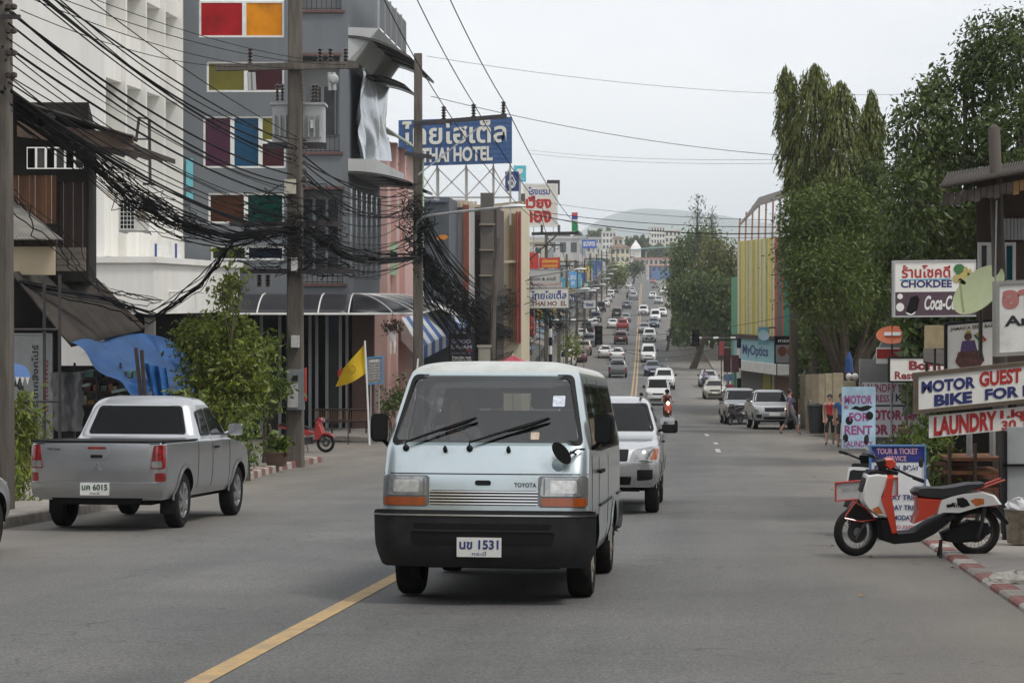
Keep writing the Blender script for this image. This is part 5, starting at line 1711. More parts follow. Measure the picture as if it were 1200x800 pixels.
for k in range(3):
 for y in (190, 232, 262):
  strip('vent' if y == 190 else 'window', k * 0.22 + 0.07, k * 0.22 + 0.19, ZZ(y + (4 if y == 190 else 18), 95), ZZ(y, 95), black if y == 190 else cg['grey'], 0.02, pb)
  if y != 190:
   for q in range(4):
    strip('window_bar', k * 0.22 + 0.08 + q * 0.03, k * 0.22 + 0.085 + q * 0.03, ZZ(y + 18, 95), ZZ(y, 95), white, 0.06, pb)
b = WB()
def frf(u, v):
 a = E0.lerp(E1, u)
 return Vector((a.x + 0.6 - 2.6 * v, a.y, zt + 0.02 + 1.3 * math.sin(v * math.pi / 2)))
b.grid(frf, 6, 6)
b.build('roof', mat('grey_green_roof', (0.24, 0.30, 0.25), 0.8, var=0.2), pb, smooth=40, solid=0.08)
t = thing('sign', 'small pale green hanging sign with a dark emblem on the pink building', 'sign', (XX(462, 90), 90, ZZ(330, 90)))
pbox('panel', (456, 284, 466, 322), 92.0, 92.1, mat('pale_green_panel', (0.40, 0.58, 0.40), 0.6), t)
WB().lathe([(0.0, 0), (0.14, 0), (0.2, 0.01)], 14, Matrix.Translation((XX(461, 92), 91.98, ZZ(300, 92))) @ Matrix.Rotation(math.radians(90), 4, 'X')).build('emblem', black, t)
WB().bar((XX(456, 92) - 0.6, 92.05, ZZ(285, 92)), (XX(466, 92), 92.05, ZZ(285, 92)), 0.05).build('bracket', dsteel, t)
def shophouse(label, x0, x1, ytop, Y, depth, m, low=440, extra=None):
 t = thing('building', label, 'building', (XX(x1, Y), Y, gz(Y)))
 X0, X1 = XX(x0, Y), XX(x1, Y)
 dx = slope(Y) * depth
 z0, z1 = gz(Y) - 0.6, ZZ(ytop, Y)
 WB().add([(x, y, z) for z in (z0, z1) for x, y in ((X0, Y), (X1, Y), (X1 + dx, Y + depth), (X0 + dx, Y + depth))], [(3, 2, 1, 0), (4, 5, 6, 7), (0, 1, 5, 4), (1, 2, 6, 5), (2, 3, 7, 6), (3, 0, 4, 7)]).build('wall', m, t)
 return t
slate = mat('slate_blue_panel', (0.085, 0.098, 0.12), 0.7, var=0.2, scale=1.2, dirt=((0.05, 0.05, 0.055), 0.5, 0.8))
t = shophouse('dark slate shop building with painted panel and orange fish motif', 440, 526, 231, 105, 5, slate)
pbox('name_board', (470, 231, 525, 237), 104.9, 104.98, mat('blue_grey_board', (0.11, 0.13, 0.19), 0.6), t)
letter('ร้านอาหาร ซีฟู้ด', t, XX(492, 105), ZZ(236, 105), XX(515, 105) - XX(492, 105), 0.18, white, y=-0.01, O=(0, 104.9, 0), world=True)
fish = [(512, 278), (516, 275), (522, 275), (526, 278), (521, 281), (516, 280), (510, 283)]
WB().add([W(x, y, 104.9) for x, y in fish], [tuple(range(7))]).build('fish_motif', mat('orange_motif', (0.6, 0.22, 0.03), 0.6), t)
for cx_, cy_, rx, ry in ((476, 255, 9, 12), (490, 268, 6, 10), (505, 258, 5, 7)):
 WB().tube([W(cx_ + rx * math.cos(a), cy_ + ry * math.sin(a), 104.9) for a in [2 * math.pi * k / 16 for k in range(16)]], 0.03, 4, closed=True).build('swirl_motif', black, t)
t = shophouse('narrow stained white concrete shophouse with a red edge', 500, 546, 234, 110, 6, mat('stained_concrete_white', (0.44, 0.43, 0.41), 0.9, var=0.25, scale=0.7, dirt=((0.16, 0.15, 0.14), 0.7, 0.8), streak=True))
pbox('red_edge', (543, 240, 549.5, 430), 109.7, 109.99, mat('oxide_red', (0.24, 0.07, 0.05), 0.8, var=0.2), t)
for k in range(8):
 pbox('parapet_block', (526 + k * 4.2, 236, 529.4 + k * 4.2, 243), 109.8, 109.98, mat('cream_parapet', (0.55, 0.46, 0.33), 0.8), t)
t = shophouse('dark brown shophouse with horizontal louvres and a tall grey panel', 520, 582, 243, 117, 6, mat('dark_brown_wall', (0.07, 0.052, 0.045), 0.85, var=0.3))
for k in range(40):
 pbox('louvre_slat', (550, 250 + k * 4.4, 563, 252.6 + k * 4.4), 116.8, 116.97, mat('brown_slat', (0.09, 0.065, 0.055), 0.7, var=0.3), t)
pbox('tall_panel', (563, 226, 578.5, 428), 115.6, 116.6, mat('warm_grey_panel', (0.105, 0.095, 0.085), 0.8, var=0.2, scale=1), t)
for y in (262, 292, 322):
 pbox('panel_rail', (561.5, y, 580, y + 1.6), 115.4, 115.58, mat('tan_rail', (0.30, 0.25, 0.19), 0.8), t)
creamw = mat('cream_render', (0.62, 0.55, 0.40), 0.85, var=0.08, scale=0.6, dirt=((0.42, 0.36, 0.26), 0.4, 0.7), streak=True)
t = shophouse('cream building with brown vertical cladding and red downpipes', 550, 611, 240, 126, 9, creamw)
for k in range(5):
 pbox('cladding_board', (596.5 + k * 2.9, 250, 599.1 + k * 2.9, 400), 125.7, 125.95, mat('tan_cladding', (0.24, 0.145, 0.07), 0.7, var=0.3, streak=True), t)
pbox('floor_band', (582, 305, 611, 308), 125.5, 125.68, creamw, t)
for x in (606, 609.4):
 WB().cyl(W(x, 248, 125.4), W(x, 402, 125.4), 0.07, n=8).build('downpipe', mat('red_pipe', (0.30, 0.06, 0.06), 0.6), t)
b = WB()
b.add([W(515, 247, 126), W(612, 237, 126), W(614, 238, 134), W(520, 246, 134)], [(0, 1, 2, 3)])
b.build('roof', mat('cream_tile_roof', (0.42, 0.34, 0.23), 0.85, var=0.2), t, solid=0.15)
hb = mat('hotel_sign_blue', (0.028, 0.085, 0.23), 0.6, var=0.3, scale=1.6, dirt=((0.10, 0.16, 0.26), 0.6, 1.2), streak=False)
hw_ = mat('sign_letter_white', (0.66, 0.66, 0.60), 0.6, var=0.08, dirt=((0.40, 0.38, 0.33), 0.5, 3))
HYD = 122.0
hs_, p, BL, u, v, n, w_, h_ = sign('big blue rooftop hotel sign with white Thai and English letters on a truss', (467, 141, 600, 195), HYD, roll=4, tout=0.07, panel=hb, thick=0.3,
  texts=[('ไทยโฮเต็ล', 0.03, 0.02, 0.95, 0.55, hw_, 0.022), ('THAI HOTEL', 0.20, 0.62, 0.83, 0.94, hw_, 0.035)])
for k in range(1, 9):
 b = WB()
 b.prism([(0, 0), (w_, 0), (w_, 0.03), (0, 0.03)], 0.03, BL + v * (h_ * k / 9) + n * 0.025, u, v, -n)
 b.build('slat_edge', mat('sign_slat_edge', (0.05, 0.13, 0.30), 0.6), hs_)
zt_ = ZZ(242, HYD)
tw = mat('truss_white_steel', (0.42, 0.41, 0.38), 0.6, 0.2, dirt=((0.2, 0.13, 0.08), 0.5, 2))
cols = [468, 489, 512, 546, 578, 598]
for k, x in enumerate(cols):
 for yy in (HYD + 0.45, HYD + 2.2):
  WB().bar((XX(x, HYD), yy, zt_ - 1.0), (XX(x, HYD), yy, ZZ(194, HYD)), 0.12).build('truss_post', tw, hs_)
 if k:
  a = cols[k - 1]
  for s in (0, 1):
   WB().bar((XX(a, HYD), HYD + 0.45, ZZ(230 if s else 196, HYD)), (XX(x, HYD), HYD + 0.45, ZZ(196 if s else 230, HYD)), 0.06).build('truss_brace', tw, hs_)
 WB().bar((XX(x, HYD), HYD + 0.45, ZZ(180, HYD)), (XX(x, HYD), HYD + 2.2, zt_ - 0.5), 0.07).build('truss_strut', tw, hs_)
WB().bar((XX(467, HYD), HYD + 0.45, ZZ(231, HYD)), (XX(600, HYD), HYD + 0.45, ZZ(231, HYD)), 0.1).build('truss_rail', tw, hs_)
navy = mat('navy_sign', (0.022, 0.04, 0.16), 0.5, var=0.1)
r_ = sign('dark blue square sign with a white leaf-shaped outline, high over the shops', (592, 201, 608, 224), 150, panel=navy, thick=0.25)
root, p, BL, u, v, n, w_, h_ = r_
for pts in ([(0.5, 0.18), (0.72, 0.5), (0.5, 0.82), (0.28, 0.5), (0.5, 0.18)], [(0.5, 0.42), (0.62, 0.62), (0.5, 0.82)], [(0.5, 0.42), (0.38, 0.62), (0.5, 0.82)], [(0.2, 0.5), (0.35, 0.78), (0.5, 0.84), (0.65, 0.78), (0.8, 0.5)]):
 WB().tube([BL + u * (a * w_) + v * ((1 - c) * h_) + n * 0.02 for a, c in pts], 0.035, 5).build('emblem_stroke', white, p)
WB().cyl(W(609.5, 204, 150), W(609.5, 300, 150), 0.08, n=6).build('pole', steel, root)
r_ = sign('turquoise square sign with a white bird emblem behind the dark blue sign', (602, 194, 616.5, 213), 158, panel=mat('turquoise_sign', (0.09, 0.47, 0.56), 0.5), thick=0.25)
root, p, BL, u, v, n, w_, h_ = r_
for e in (ell(0.5, 0.35, 0.2, 0.16), ell(0.36, 0.30, 0.12, 0.10), ell(0.64, 0.30, 0.12, 0.10)):
 shape(p, e, white, *r_[2:], name='emblem', out=0.02 + 0.004 * R.random())
shape(p, [(0.47, 0.45), (0.53, 0.45), (0.56, 0.66), (0.44, 0.66)], white, *r_[2:], name='emblem', out=0.018)
letter('กรุงไทย', p, w_ * 0.15, h_ * 0.12, w_ * 0.7, h_ * 0.12, white, y=-0.02, O=BL, U=u, V=v, N=n, world=True)
WB().cyl(W(609, 212, 158.2), W(609, 320, 158.2), 0.1, n=6).build('pole', steel, root)
redt = mat('red_sign_letter', (0.42, 0.03, 0.025), 0.6, var=0.1)
bluet = mat('blue_sign_letter', (0.02, 0.05, 0.26), 0.6, var=0.1)
palep = mat('pale_sign_panel', (0.66, 0.63, 0.58), 0.6, var=0.05, dirt=((0.45, 0.40, 0.34), 0.5, 1.2))
r_ = sign('tall pale sign with blue and red Thai letters, hotel name, on the skyline', (614, 217, 652, 264), 165, panel=palep, frame=white, fw=0.12, thick=0.3, posts=(0.3,),
  texts=[('โรงแรม', 0.14, 0.05, 0.80, 0.24, bluet, 0.03), ('เวียง', 0.05, 0.26, 0.85, 0.58, redt, 0.05), ('ทอง', 0.0, 0.63, 0.85, 0.94, redt, 0.05)])
r_ = sign('small dark brown square sign with a pale house emblem on the skyline', (641, 211, 656, 228), 175, panel=mat('dark_brown_sign', (0.045, 0.03, 0.04), 0.5), thick=0.25, posts=(0.5,))
shape(r_[1], [(0.5, 0.2), (0.85, 0.62), (0.85, 0.9), (0.70, 0.9), (0.70, 0.66), (0.5, 0.42), (0.3, 0.66), (0.3, 0.9), (0.15, 0.9), (0.15, 0.62)], mat('sign_gold', (0.42, 0.31, 0.16), 0.6), *r_[2:], name='emblem', out=0.01)
sign('white lightbox hotel sign with blue Thai letters and red English letters on a pole', (621, 338.5, 666, 360.5), 137, panel=white, frame=mat('sign_frame_grey', (0.32, 0.31, 0.30), 0.6), fw=0.06, thick=0.25, roll=0.5, posts=(0.12,),
  texts=[('ไทยโฮเต็ล', 0.03, 0.10, 0.95, 0.55, bluet, 0.025), ('THAI HO  EL', 0.04, 0.66, 0.96, 0.92, mat('dull_red_letter', (0.20, 0.05, 0.04), 0.6), 0.03)])
sign('grey and pink lightbox with Thai letters above the white hotel lightbox', (616, 316, 656, 336.5), 141, panel=mat('pale_grey_box', (0.50, 0.50, 0.49), 0.6, dirt=((0.35, 0.32, 0.30), 0.5, 2)), frame=MATS['sign_frame_grey'], fw=0.05, thick=0.25, posts=(0.02,),
  texts=[('ป่าตอง & ลาเต้', 0.05, 0.40, 0.88, 0.62, ink, 0.02), ('กาแฟสด เบเกอรี่', 0.06, 0.74, 0.95, 0.90, mat('faded_pink', (0.55, 0.25, 0.22), 0.6), 0.03)])
b_, p = sign('black shop sign reading good dream with free internet, beside the striped awning', (527, 392, 556, 424), 96, panel=mat('black_sign', (0.012, 0.012, 0.02), 0.4), frame=black, fw=0.04, thick=0.12, posts=(0.05, 0.95),
  texts=[('GOOD', 0.06, 0.18, 0.86, 0.32, mat('sign_cyan_grey', (0.32, 0.33, 0.42), 0.5), 0.03), ('DREAM', 0.06, 0.38, 0.9, 0.52, MATS['sign_cyan_grey'], 0.03), ('HOTEL', 0.66, 0.55, 0.9, 0.61, redt, 0.03), ('guesthouse', 0.05, 0.65, 0.85, 0.71, MATS['sign_cyan_grey'], 0.01), ('Free Internet', 0.10, 0.78, 0.86, 0.88, white, 0.03), ('WIFI AND BOOKS', 0.08, 0.90, 0.88, 0.96, white, 0.01)])[:2]
for k, (rc, Yc, lab, m1, tx) in enumerate((((616, 296, 631, 315), 147, 'plain red square sign panel behind the power pole', mat('flat_red_sign', (0.52, 0.05, 0.04), 0.6), ()),
  ((632, 302, 656, 314), 150, 'red sign with yellow Thai letters next to the plain red panel', MATS['flat_red_sign'], [('เมืองทอง', 0.15, 0.15, 0.9, 0.5, mat('yellow_letter', (0.75, 0.45, 0.05), 0.6), 0.04), ('เบเกอรี่', 0.15, 0.58, 0.9, 0.9, MATS['yellow_letter'], 0.04)]),
  ((667, 318, 676, 337), 230, 'narrow light blue vertical sign beside the wires', mat('sky_blue_sign', (0.10, 0.33, 0.62), 0.6), [('บริการ', 0.15, 0.2, 0.85, 0.5, white, 0.03), ('ยา', 0.3, 0.6, 0.7, 0.85, white, 0.03)]),
  ((682, 281, 699, 291), 330, 'wide blue billboard over the far left shops', mat('billboard_blue', (0.06, 0.13, 0.42), 0.6), [('ธนาคาร', 0.1, 0.2, 0.9, 0.75, white, 0.03)]),
  ((684, 330, 690, 342), 250, 'small green shop sign among the wires', mat('sign_green', (0.03, 0.20, 0.10), 0.6), [('ยา', 0.15, 0.2, 0.85, 0.7, white, 0.03)]),
  ((660, 345, 674, 354), 215, 'dark blue long shop sign under the light blue sign', mat('deep_blue_sign', (0.03, 0.08, 0.2), 0.6), [('มือถือ', 0.1, 0.2, 0.9, 0.8, white, 0.03)]),
  ((684, 352, 698, 361), 225, 'grey-white shop sign above the parked cars', mat('dull_white_sign', (0.5, 0.5, 0.5), 0.6), [('ซ่อม', 0.2, 0.2, 0.8, 0.8, bluet, 0.03)]))):
 sign(lab, rc, Yc, panel=m1, texts=tx, thick=0.2, posts=(0.02,), post_m=dsteel)
t = thing('awning', 'blue and white striped awning over the pavement below the power pole', 'awning', (XX(510, 96), 96, gz(96)))
sb, swh = mat('stripe_blue', (0.05, 0.11, 0.30), 0.7, var=0.15), mat('stripe_white', (0.55, 0.58, 0.60), 0.7, var=0.1, dirt=((0.35, 0.34, 0.3), 0.5, 2))
for row, (P, Q, S_, Z_) in enumerate(((W(470, 372, 95), W(528, 362, 108), W(492, 408, 94), W(550, 380, 106)),)):
 n = 14
 for k in range(n):
  a, c = k / n, (k + 1) / n
  q = [P.lerp(Q, a), P.lerp(Q, c), S_.lerp(Z_, c), S_.lerp(Z_, a)]
  m = sb if k % 2 else swh
  WB().add(q, [(0, 3, 2, 1)]).build('stripe', m, t, solid=0.03)
  WB().add([q[3], q[2], q[2] + Vector((0, 0, -0.55)), q[3] + Vector((0, 0, -0.55))], [(0, 3, 2, 1)]).build('valance', m, t)
for a in (S_, Z_):
 WB().cyl((a.x, a.y, gz(a.y)), (a.x, a.y, a.z), 0.05, n=6).build('pole', dsteel, t)
WB().add([P, S_, S_ + Vector((0, 0, -0.55)), P + Vector((0, 0, -1.0))], [(0, 1, 2, 3)]).build('end_panel', swh, t)
WB().add([W(500, 353, 100), W(550, 378, 100), W(528, 362, 108), W(508, 352, 108)], [(0, 1, 2, 3)]).build('upper_sheet', mat('white_sheet', (0.6, 0.6, 0.57), 0.7), t, solid=0.03)
t = thing('electric_cabinet', 'beige roadside electricity cabinet under the tangled cables', 'cabinet', (XX(567, 98), 98, gz(98)))
a0, a1, c0, c1 = pxw(560.5, 407, 574.5, 450, 98)
WB().bx(a0, 98, gz(98), a1, 98.5, c1).build('case', mat('cabinet_beige', (0.36, 0.35, 0.29), 0.6), t)
WB().bx(a0 - 0.05, 97.95, c1, a1 + 0.05, 98.55, c1 + 0.1).build('lid', MATS['cabinet_beige'], t)
WB().bx(a0 + 0.05, 97.98, gz(98) + 0.2, a1 - 0.05, 97.998, c1 - 0.08).build('door', MATS['cabinet_beige'], t)
t = thing('parasol', 'red street parasol beside the electricity cabinet', 'parasol', (XX(600, 110), 110, gz(110)))
ctop = W(601, 416, 110)
for k in range(8):
 a, c = 2 * math.pi * k / 8, 2 * math.pi * (k + 1) / 8
 e = lambda t_, r=1.0: ctop + Vector((r * math.cos(t_), r * math.sin(t_), -0.45))
 WB().add([ctop, e(a), e(c)], [(0, 1, 2)]).build('canopy_panel', mat('red_canopy', (0.35, 0.03, 0.06), 0.7) if k % 2 == 0 else mat('rose_canopy', (0.42, 0.08, 0.11), 0.7), t)
WB().cyl((ctop.x, 110, gz(110)), ctop, 0.03, n=6).build('pole', steel, t)
WB().ball(ctop, 0.05, 8, 6).build('finial', white, t)
# ================================================================== power poles, lamps and cables
porc = mat('brown_porcelain', (0.045, 0.03, 0.025), 0.25, var=0.1)
pgrey = mat('transformer_grey', (0.40, 0.41, 0.41), 0.5, 0.1, var=0.08, dirt=((0.25, 0.22, 0.18), 0.5, 3))
def insulator(parent, p, h=0.35, r=0.07, hang=False):
 s = -1 if hang else 1
 prof = []
 for k in range(5):
  z = h * k / 5
  prof += [(r * 0.45, s * z), (r, s * (z + h * 0.08)), (r * 0.45, s * (z + h * 0.16))]
 WB().lathe(prof + [(0.001, s * h)], 8, Matrix.Translation(p)).build('insulator', porc, parent)
def pole(label, px, Y, ztop, w0=0.36, w1=0.22, group=None, X=None):
 X = XX(px, Y) if X is None else X
 t = thing('utility_pole', label, 'utility pole', (X, Y, gz(Y)), group=group)
 b = WB()
 n = 8
 sec = [(1, -0.8), (1, 0.8), (0.8, 1), (-0.8, 1), (-1, 0.8), (-1, -0.8), (-0.8, -1), (0.8, -1)]
 vs = []
 for z, w_ in ((gz(Y) - 0.3, w0), (ztop, w1)):
  vs += [(X + a * w_ / 2, Y + c * w_ / 2, z) for a, c in sec]
 b.add(vs, [tuple(range(n - 1, -1, -1)), tuple(range(n, 2 * n))] + [(k, (k + 1) % n, n + (k + 1) % n, n + k) for k in range(n)])
 b.build('shaft', concrete, t)
 return t, X
def crossarm(t, X, Y, z, l, r, n_ins, m=dsteel, sz=0.12, ins=True, hang=False):
 WB().bar((X - l, Y - 0.22, z), (X + r, Y - 0.22, z), sz).build('crossarm', m, t)
 WB().bar((X, Y - 0.24, z - 0.7), (X + (r if r > l else -l) * 0.45, Y - 0.24, z), 0.05).build('brace', m, t)
 pts = []
 for k in range(n_ins):
  x = X - l + (l + r) * (k + 0.5) / n_ins if n_ins > 1 else X
  p = Vector((x, Y - 0.22, z + (-sz / 2 if hang else sz / 2)))
  if ins:
   insulator(t, p, hang=hang)
  pts.append(p + Vector((0, 0, 0.38 if ins and not hang else 0)))
 return pts
def lamp_arm(t, pts, head_dir, r=0.04):
 b = WB()
 b.tube(pts, r, 6)
 b.build('lamp_arm', steel, t, smooth=50)
 p, d = Vector(pts[-1]), Vector(head_dir).normalized()
 s = d.cross(Vector((0, 0, 1))).normalized()
 b = WB()
 rings = [(0.0, 0.05, 0.05), (0.12, 0.12, 0.07), (0.35, 0.17, 0.10), (0.65, 0.15, 0.09), (0.85, 0.05, 0.04)]
 vs, fs = [], []
 n = 10
 for a, w_, h_ in rings:
  for k in range(n):
   q = 2 * math.pi * k / n
   vs.append(p + d * a + s * (w_ * math.cos(q)) + Vector((0, 0, h_ * math.sin(q) * (1 if math.sin(q) > 0 else 0.6))))
 for j in range(len(rings) - 1):
  for k in range(n):
   fs.append((j * n + k, j * n + (k + 1) % n, (j + 1) * n + (k + 1) % n, (j + 1) * n + k))
 fs += [tuple(range(n)), tuple((len(rings) - 1) * n + k for k in range(n))]
 b.add(vs, fs)
 b.build('lamp_head', mat('lamp_housing', (0.55, 0.56, 0.57), 0.4, 0.3), t, smooth=50)
P0, X0p = pole('thick concrete pole at the far left edge loaded with cables', -2, 30, 12.5, 0.40, 0.28)
P1, X1p = pole('concrete pole carrying the grey transformer, with notices and a meter box', 346, 52, 11.9, 0.42, 0.30)
P2, X2p = pole('concrete pole with a curved street lamp in front of the hotel sign', 490, 76, ZZ(63, 76), 0.38, 0.28)
P3, X3p = pole('concrete pole with a one-sided crossarm beside the cream building', 613, 139, ZZ(227, 139), 0.36, 0.26)
farp = []
ORD = ['first', 'second', 'third', 'fourth', 'fifth', 'sixth', 'seventh', 'eighth', 'ninth', 'tenth', 'eleventh', 'twelfth'] + ['%dth' % k for k in range(13, 41)]
for k, (px, Y, h) in enumerate(((640, 165, 12.6), (655, 195, 11.5), (664, 222, 12), (676, 250, 11), (685, 285, 11), (692, 318, 11.5), (699, 355, 11), (705, 400, 11), (711, 450, 11), (717, 510, 11), (723, 580, 11))):
 t, X = pole('slim concrete pole with a lamp arm, %s beyond the pole by the cream building' % ORD[k], px, Y, gz(Y) + h, 0.34, 0.22, 'concrete poles receding along the left pavement')
 crossarm(t, X, Y, gz(Y) + h - 0.8, 0.9, 1.3, 3, ins=False)
 lamp_arm(t, [(X, Y, gz(Y) + 7.0), (X + 0.3, Y - 0.1, gz(Y) + 7.9), (X + 1.1, Y - 0.1, gz(Y) + 8.2), (X + 2.6, Y - 0.1, gz(Y) + 8.4)], (1, 0, 0.05))
 farp.append((X, Y, gz(Y) + h))
hv1 = []
for k in range(3):
 hv1.append(Vector((X1p + 0.9 + 0.85 * k, 52, 11.6)))
WB().bar((X1p - 0.4, 51.75, 11.45), (X1p + 2.9, 51.75, 11.45), 0.14).build('crossarm', dsteel, P1)
WB().bar((XX(255, 52), 51.7, ZZ(81, 52)), (XX(421, 52), 51.7, ZZ(78, 52)), 0.16).build('crossarm', concrete, P1)
for x in (293, 375, 387, 405):
 insulator(P1, W(x, 76, 51.7), 0.42, 0.075)
for x in (292, 297, 386, 391):
 b = WB()
 b.cyl(W(x, 85, 51.6), W(x + 1, 106, 51.6), 0.05, n=6)
 b.build('fuse_cutout', pgrey, P1)
a0, a1, c0, c1 = pxw(317, 122, 378, 166, 52)
trf = WB()
trf.prism(rpoly([(0, 0), (a1 - a0, 0), (a1 - a0, 0.75), (0, 0.75)], 0.12), c1 - c0, (a0, 52.25, c0), (1, 0, 0), (0, 1, 0), (0, 0, 1))
tro = trf.build('transformer_tank', pgrey, P1, smooth=40)
WB().bx(a0 - 0.04, 52.2, c1, a1 + 0.04, 53.05, c1 + 0.06).build('tank_lid', pgrey, tro)
for k in range(9):
 x = a0 + (a1 - a0) * (k + 0.5) / 9
 WB().bx(x - 0.02, 52.12, c0 + 0.12, x + 0.02, 52.249, c1 - 0.25).build('cooling_fin', pgrey, tro)
for x in (325, 331, 349, 354, 367, 371):
 insulator(tro, W(x, 118, 52.5), 0.42, 0.06)
WB().bx(XX(363, 52), 52.14, ZZ(150, 52), XX(368, 52), 52.245, ZZ(140, 52)).build('rating_plate', white, tro)
WB().bar((XX(312, 52), 52.3, c0 - 0.08), (XX(382, 52), 52.3, c0 - 0.08), 0.14).build('support_beam', dsteel, P1)
WB().lathe([(0.001, 0), (0.11, 0), (0.13, 0.04), (0.08, 0.09), (0.001, 0.1)], 14, Matrix.Translation(W(391, 93, 51.6)) @ Matrix.Rotation(math.radians(90), 4, 'X')).build('coil', pgrey, P1)
for r, m in (((333, 210, 346, 227), mat('cream_box', (0.50, 0.47, 0.38), 0.6)), ((341, 302, 348, 318), white)):
 pbox('meter_box', r, 51.55, 51.78, m, P1)
pbox('control_box', (336.5, 433, 356, 480), 51.5, 51.78, mat('box_grey_blue', (0.17, 0.19, 0.20), 0.5, 0.2, dirt=((0.3, 0.28, 0.25), 0.4, 4)), P1)
pbox('box_window', (342, 440, 349, 446), 51.47, 51.499, black, P1)
pbox('notice', (337, 449, 349, 477), 51.47, 51.499, mat('paper_notice', (0.42, 0.41, 0.40), 0.7, var=0.3, scale=9), P1)
pbox('notice', (341, 393, 350, 407), 51.55, 51.78, MATS['paper_notice'], P1)
pbox('warning_strip', (356.8, 431, 358.5, 470), 51.6, 51.78, mat('red_strip', (0.4, 0.03, 0.03), 0.6), P1)
for y, l, r in ((263, 75, 55), (318, 62, 70)):
 WB().bar((XX(346 - l, 52), 51.7, ZZ(y, 52)), (XX(346 + r, 52), 51.7, ZZ(y, 52)), 0.12).build('crossarm', dsteel, P1)
for x in (304, 314):
 insulator(P1, W(x, 322, 51.7), 0.3, 0.09, hang=True)
for k in range(7):
 p = W(357, 166 + k * 9, 51.65)
 WB().lathe([(0.02, 0), (0.06, 0.02), (0.06, 0.07), (0.02, 0.09)], 8, Matrix.Translation(p)).build('spool_insulator', porc, P1)
for y in (12, 40, 66, 92):
 for dx in (10, 16):
  p = W(dx, y, 29.7)
  WB().lathe([(0.015, 0), (0.05, 0.02), (0.05, 0.07), (0.015, 0.09)], 8, Matrix.Translation(p)).build('spool_insulator', porc, P0)
WB().bar(W(-6, 20, 29.75), W(24, 20, 29.75), 0.06).build('bracket', dsteel, P0)
zarm = ZZ(141, 76)
WB().bar((XX(486, 76), 75.7, ZZ(146, 76)), (XX(594, 76), 75.7, ZZ(137, 76)), 0.15).build('crossarm', dsteel, P2)
hv2 = []
for x in (520, 555, 590):
 p = W(x, 140, 75.7)
 p.z = ZZ(139 - (x - 540) * 0.08, 75.7)
 insulator(P2, p, 0.5, 0.10)
 hv2.append(p + Vector((0, 0, 0.5)))
WB().bar(W(474, 180, 75.7), W(506, 184, 75.7), 0.14).build('crossarm', dsteel, P2)
WB().bar(W(490, 205, 75.7), W(560, 150, 75.7), 0.05).build('brace', steel, P2)
lamp_arm(P2, [W(488, 300, 75.7), W(487, 270, 75.7), W(490, 259, 75.6), W(500, 253, 75.5), W(540, 248, 75.3), W(588, 243, 75.0)], (1, -0.1, 0.06), 0.05)
WB().bar(W(486, 470, 75.6), W(490, 420, 75.6), 0.06).build('conduit', white, P2)
WB().bar(W(623, 274, 138.6), W(678, 273, 138.6), 0.2).build('crossarm', dsteel, P3)
WB().bar(W(614, 310, 138.6), W(652, 276, 138.6), 0.09).build('brace', dsteel, P3)
hv3 = []
for x in (635, 655, 676):
 p = W(x, 272.5, 138.6)
 insulator(P3, p, 0.5, 0.12)
 hv3.append(p + Vector((0, 0, 0.5)))
lamp_arm(P3, [W(611, 345, 138.5), W(613, 330, 138.5), W(620, 325, 138.4), W(650, 320, 138.0), W(672, 316, 137.5)], (1, -0.1, 0.05), 0.05)
pfl = thing('flag', 'small red, white, blue and green flags tied to the crossarm', 'flag', W(674, 275, 138.5))
for k, (y0, y1, c) in enumerate(((249, 253, (0.5, 0.08, 0.10)), (253, 257, (0.05, 0.07, 0.3)), (257, 260, (0.6, 0.6, 0.6)), (260, 271, (0.03, 0.25, 0.10)))):
 pbox('flag_band', (670, y0, 677, y1), 138.3, 138.33, mat('flag_%d' % k, c, 0.7), pfl)
t = thing('utility_pole', 'short dark leaning post in the cable tangle before the cream building', 'post', (XX(581, 100), 100, gz(100)))
WB().tube([(XX(575, 100), 100, gz(100) - 0.3), W(578, 360, 100), W(583, 279, 100)], [0.17, 0.15, 0.12], 8).build('shaft', concrete, t)
def signal(label, px, Y, side, arm_px, arm_y, box):
 t = thing('traffic_light', label, 'traffic light', (XX(px, Y), Y, gz(Y)))
 zb = [ZZ(arm_y + 90, Y), ZZ(arm_y, Y)]
 X = XX(px, Y)
 b = WB()
 b.cyl((X, Y, gz(Y)), (X, Y, ZZ(arm_y, Y)), 0.11, n=10)
 b.build('mast', dsteel, t)
 n = 8
 for k in range(n):
  z0 = ZZ(arm_y, Y) - (k + 1) * 0.6
  WB().cyl((X, Y, z0), (X, Y, z0 + 0.6), 0.125, n=10).build('mast_band', white if k % 2 else black, t)
 WB().tube([(X, Y, ZZ(arm_y + 1, Y)), W(arm_px, arm_y, Y)], 0.07, 6).build('arm', dsteel, t)
 k = 0
 x = px
 while abs(x - px) < abs(arm_px - px) - 5:
  s = 1 if arm_px > px else -1
  WB().tube([W(x + s * 4, arm_y, Y), W(x + s * 10, arm_y, Y)], 0.085, 6).build('arm_band', white, t)
  x += s * 20
 x0, y0, x1, y1 = box
 a0, a1, c0, c1 = pxw(x0, y0, x1, y1, Y - 0.3)
 bd = WB().bx(a0, Y - 0.35, c0, a1, Y - 0.2, c1).build('backboard', black, t)
 for q in range(3):
  z = c0 + (c1 - c0) * (q + 0.5) / 3
  WB().lathe([(0.001, 0.0), (0.13, 0.0), (0.14, -0.12), (0.125, -0.12)], 12, Matrix.Translation(((a0 + a1) / 2, Y - 0.352, z)) @ Matrix.Rotation(math.radians(-90), 4, 'X')).build('signal_lamp', mat('dark_lens', (0.03, 0.03, 0.03), 0.3), bd)
 return t
signal('traffic light hanging from the left mast over the queue of cars', 645, 150, 1, 702, 375, (697, 381.5, 706, 404))
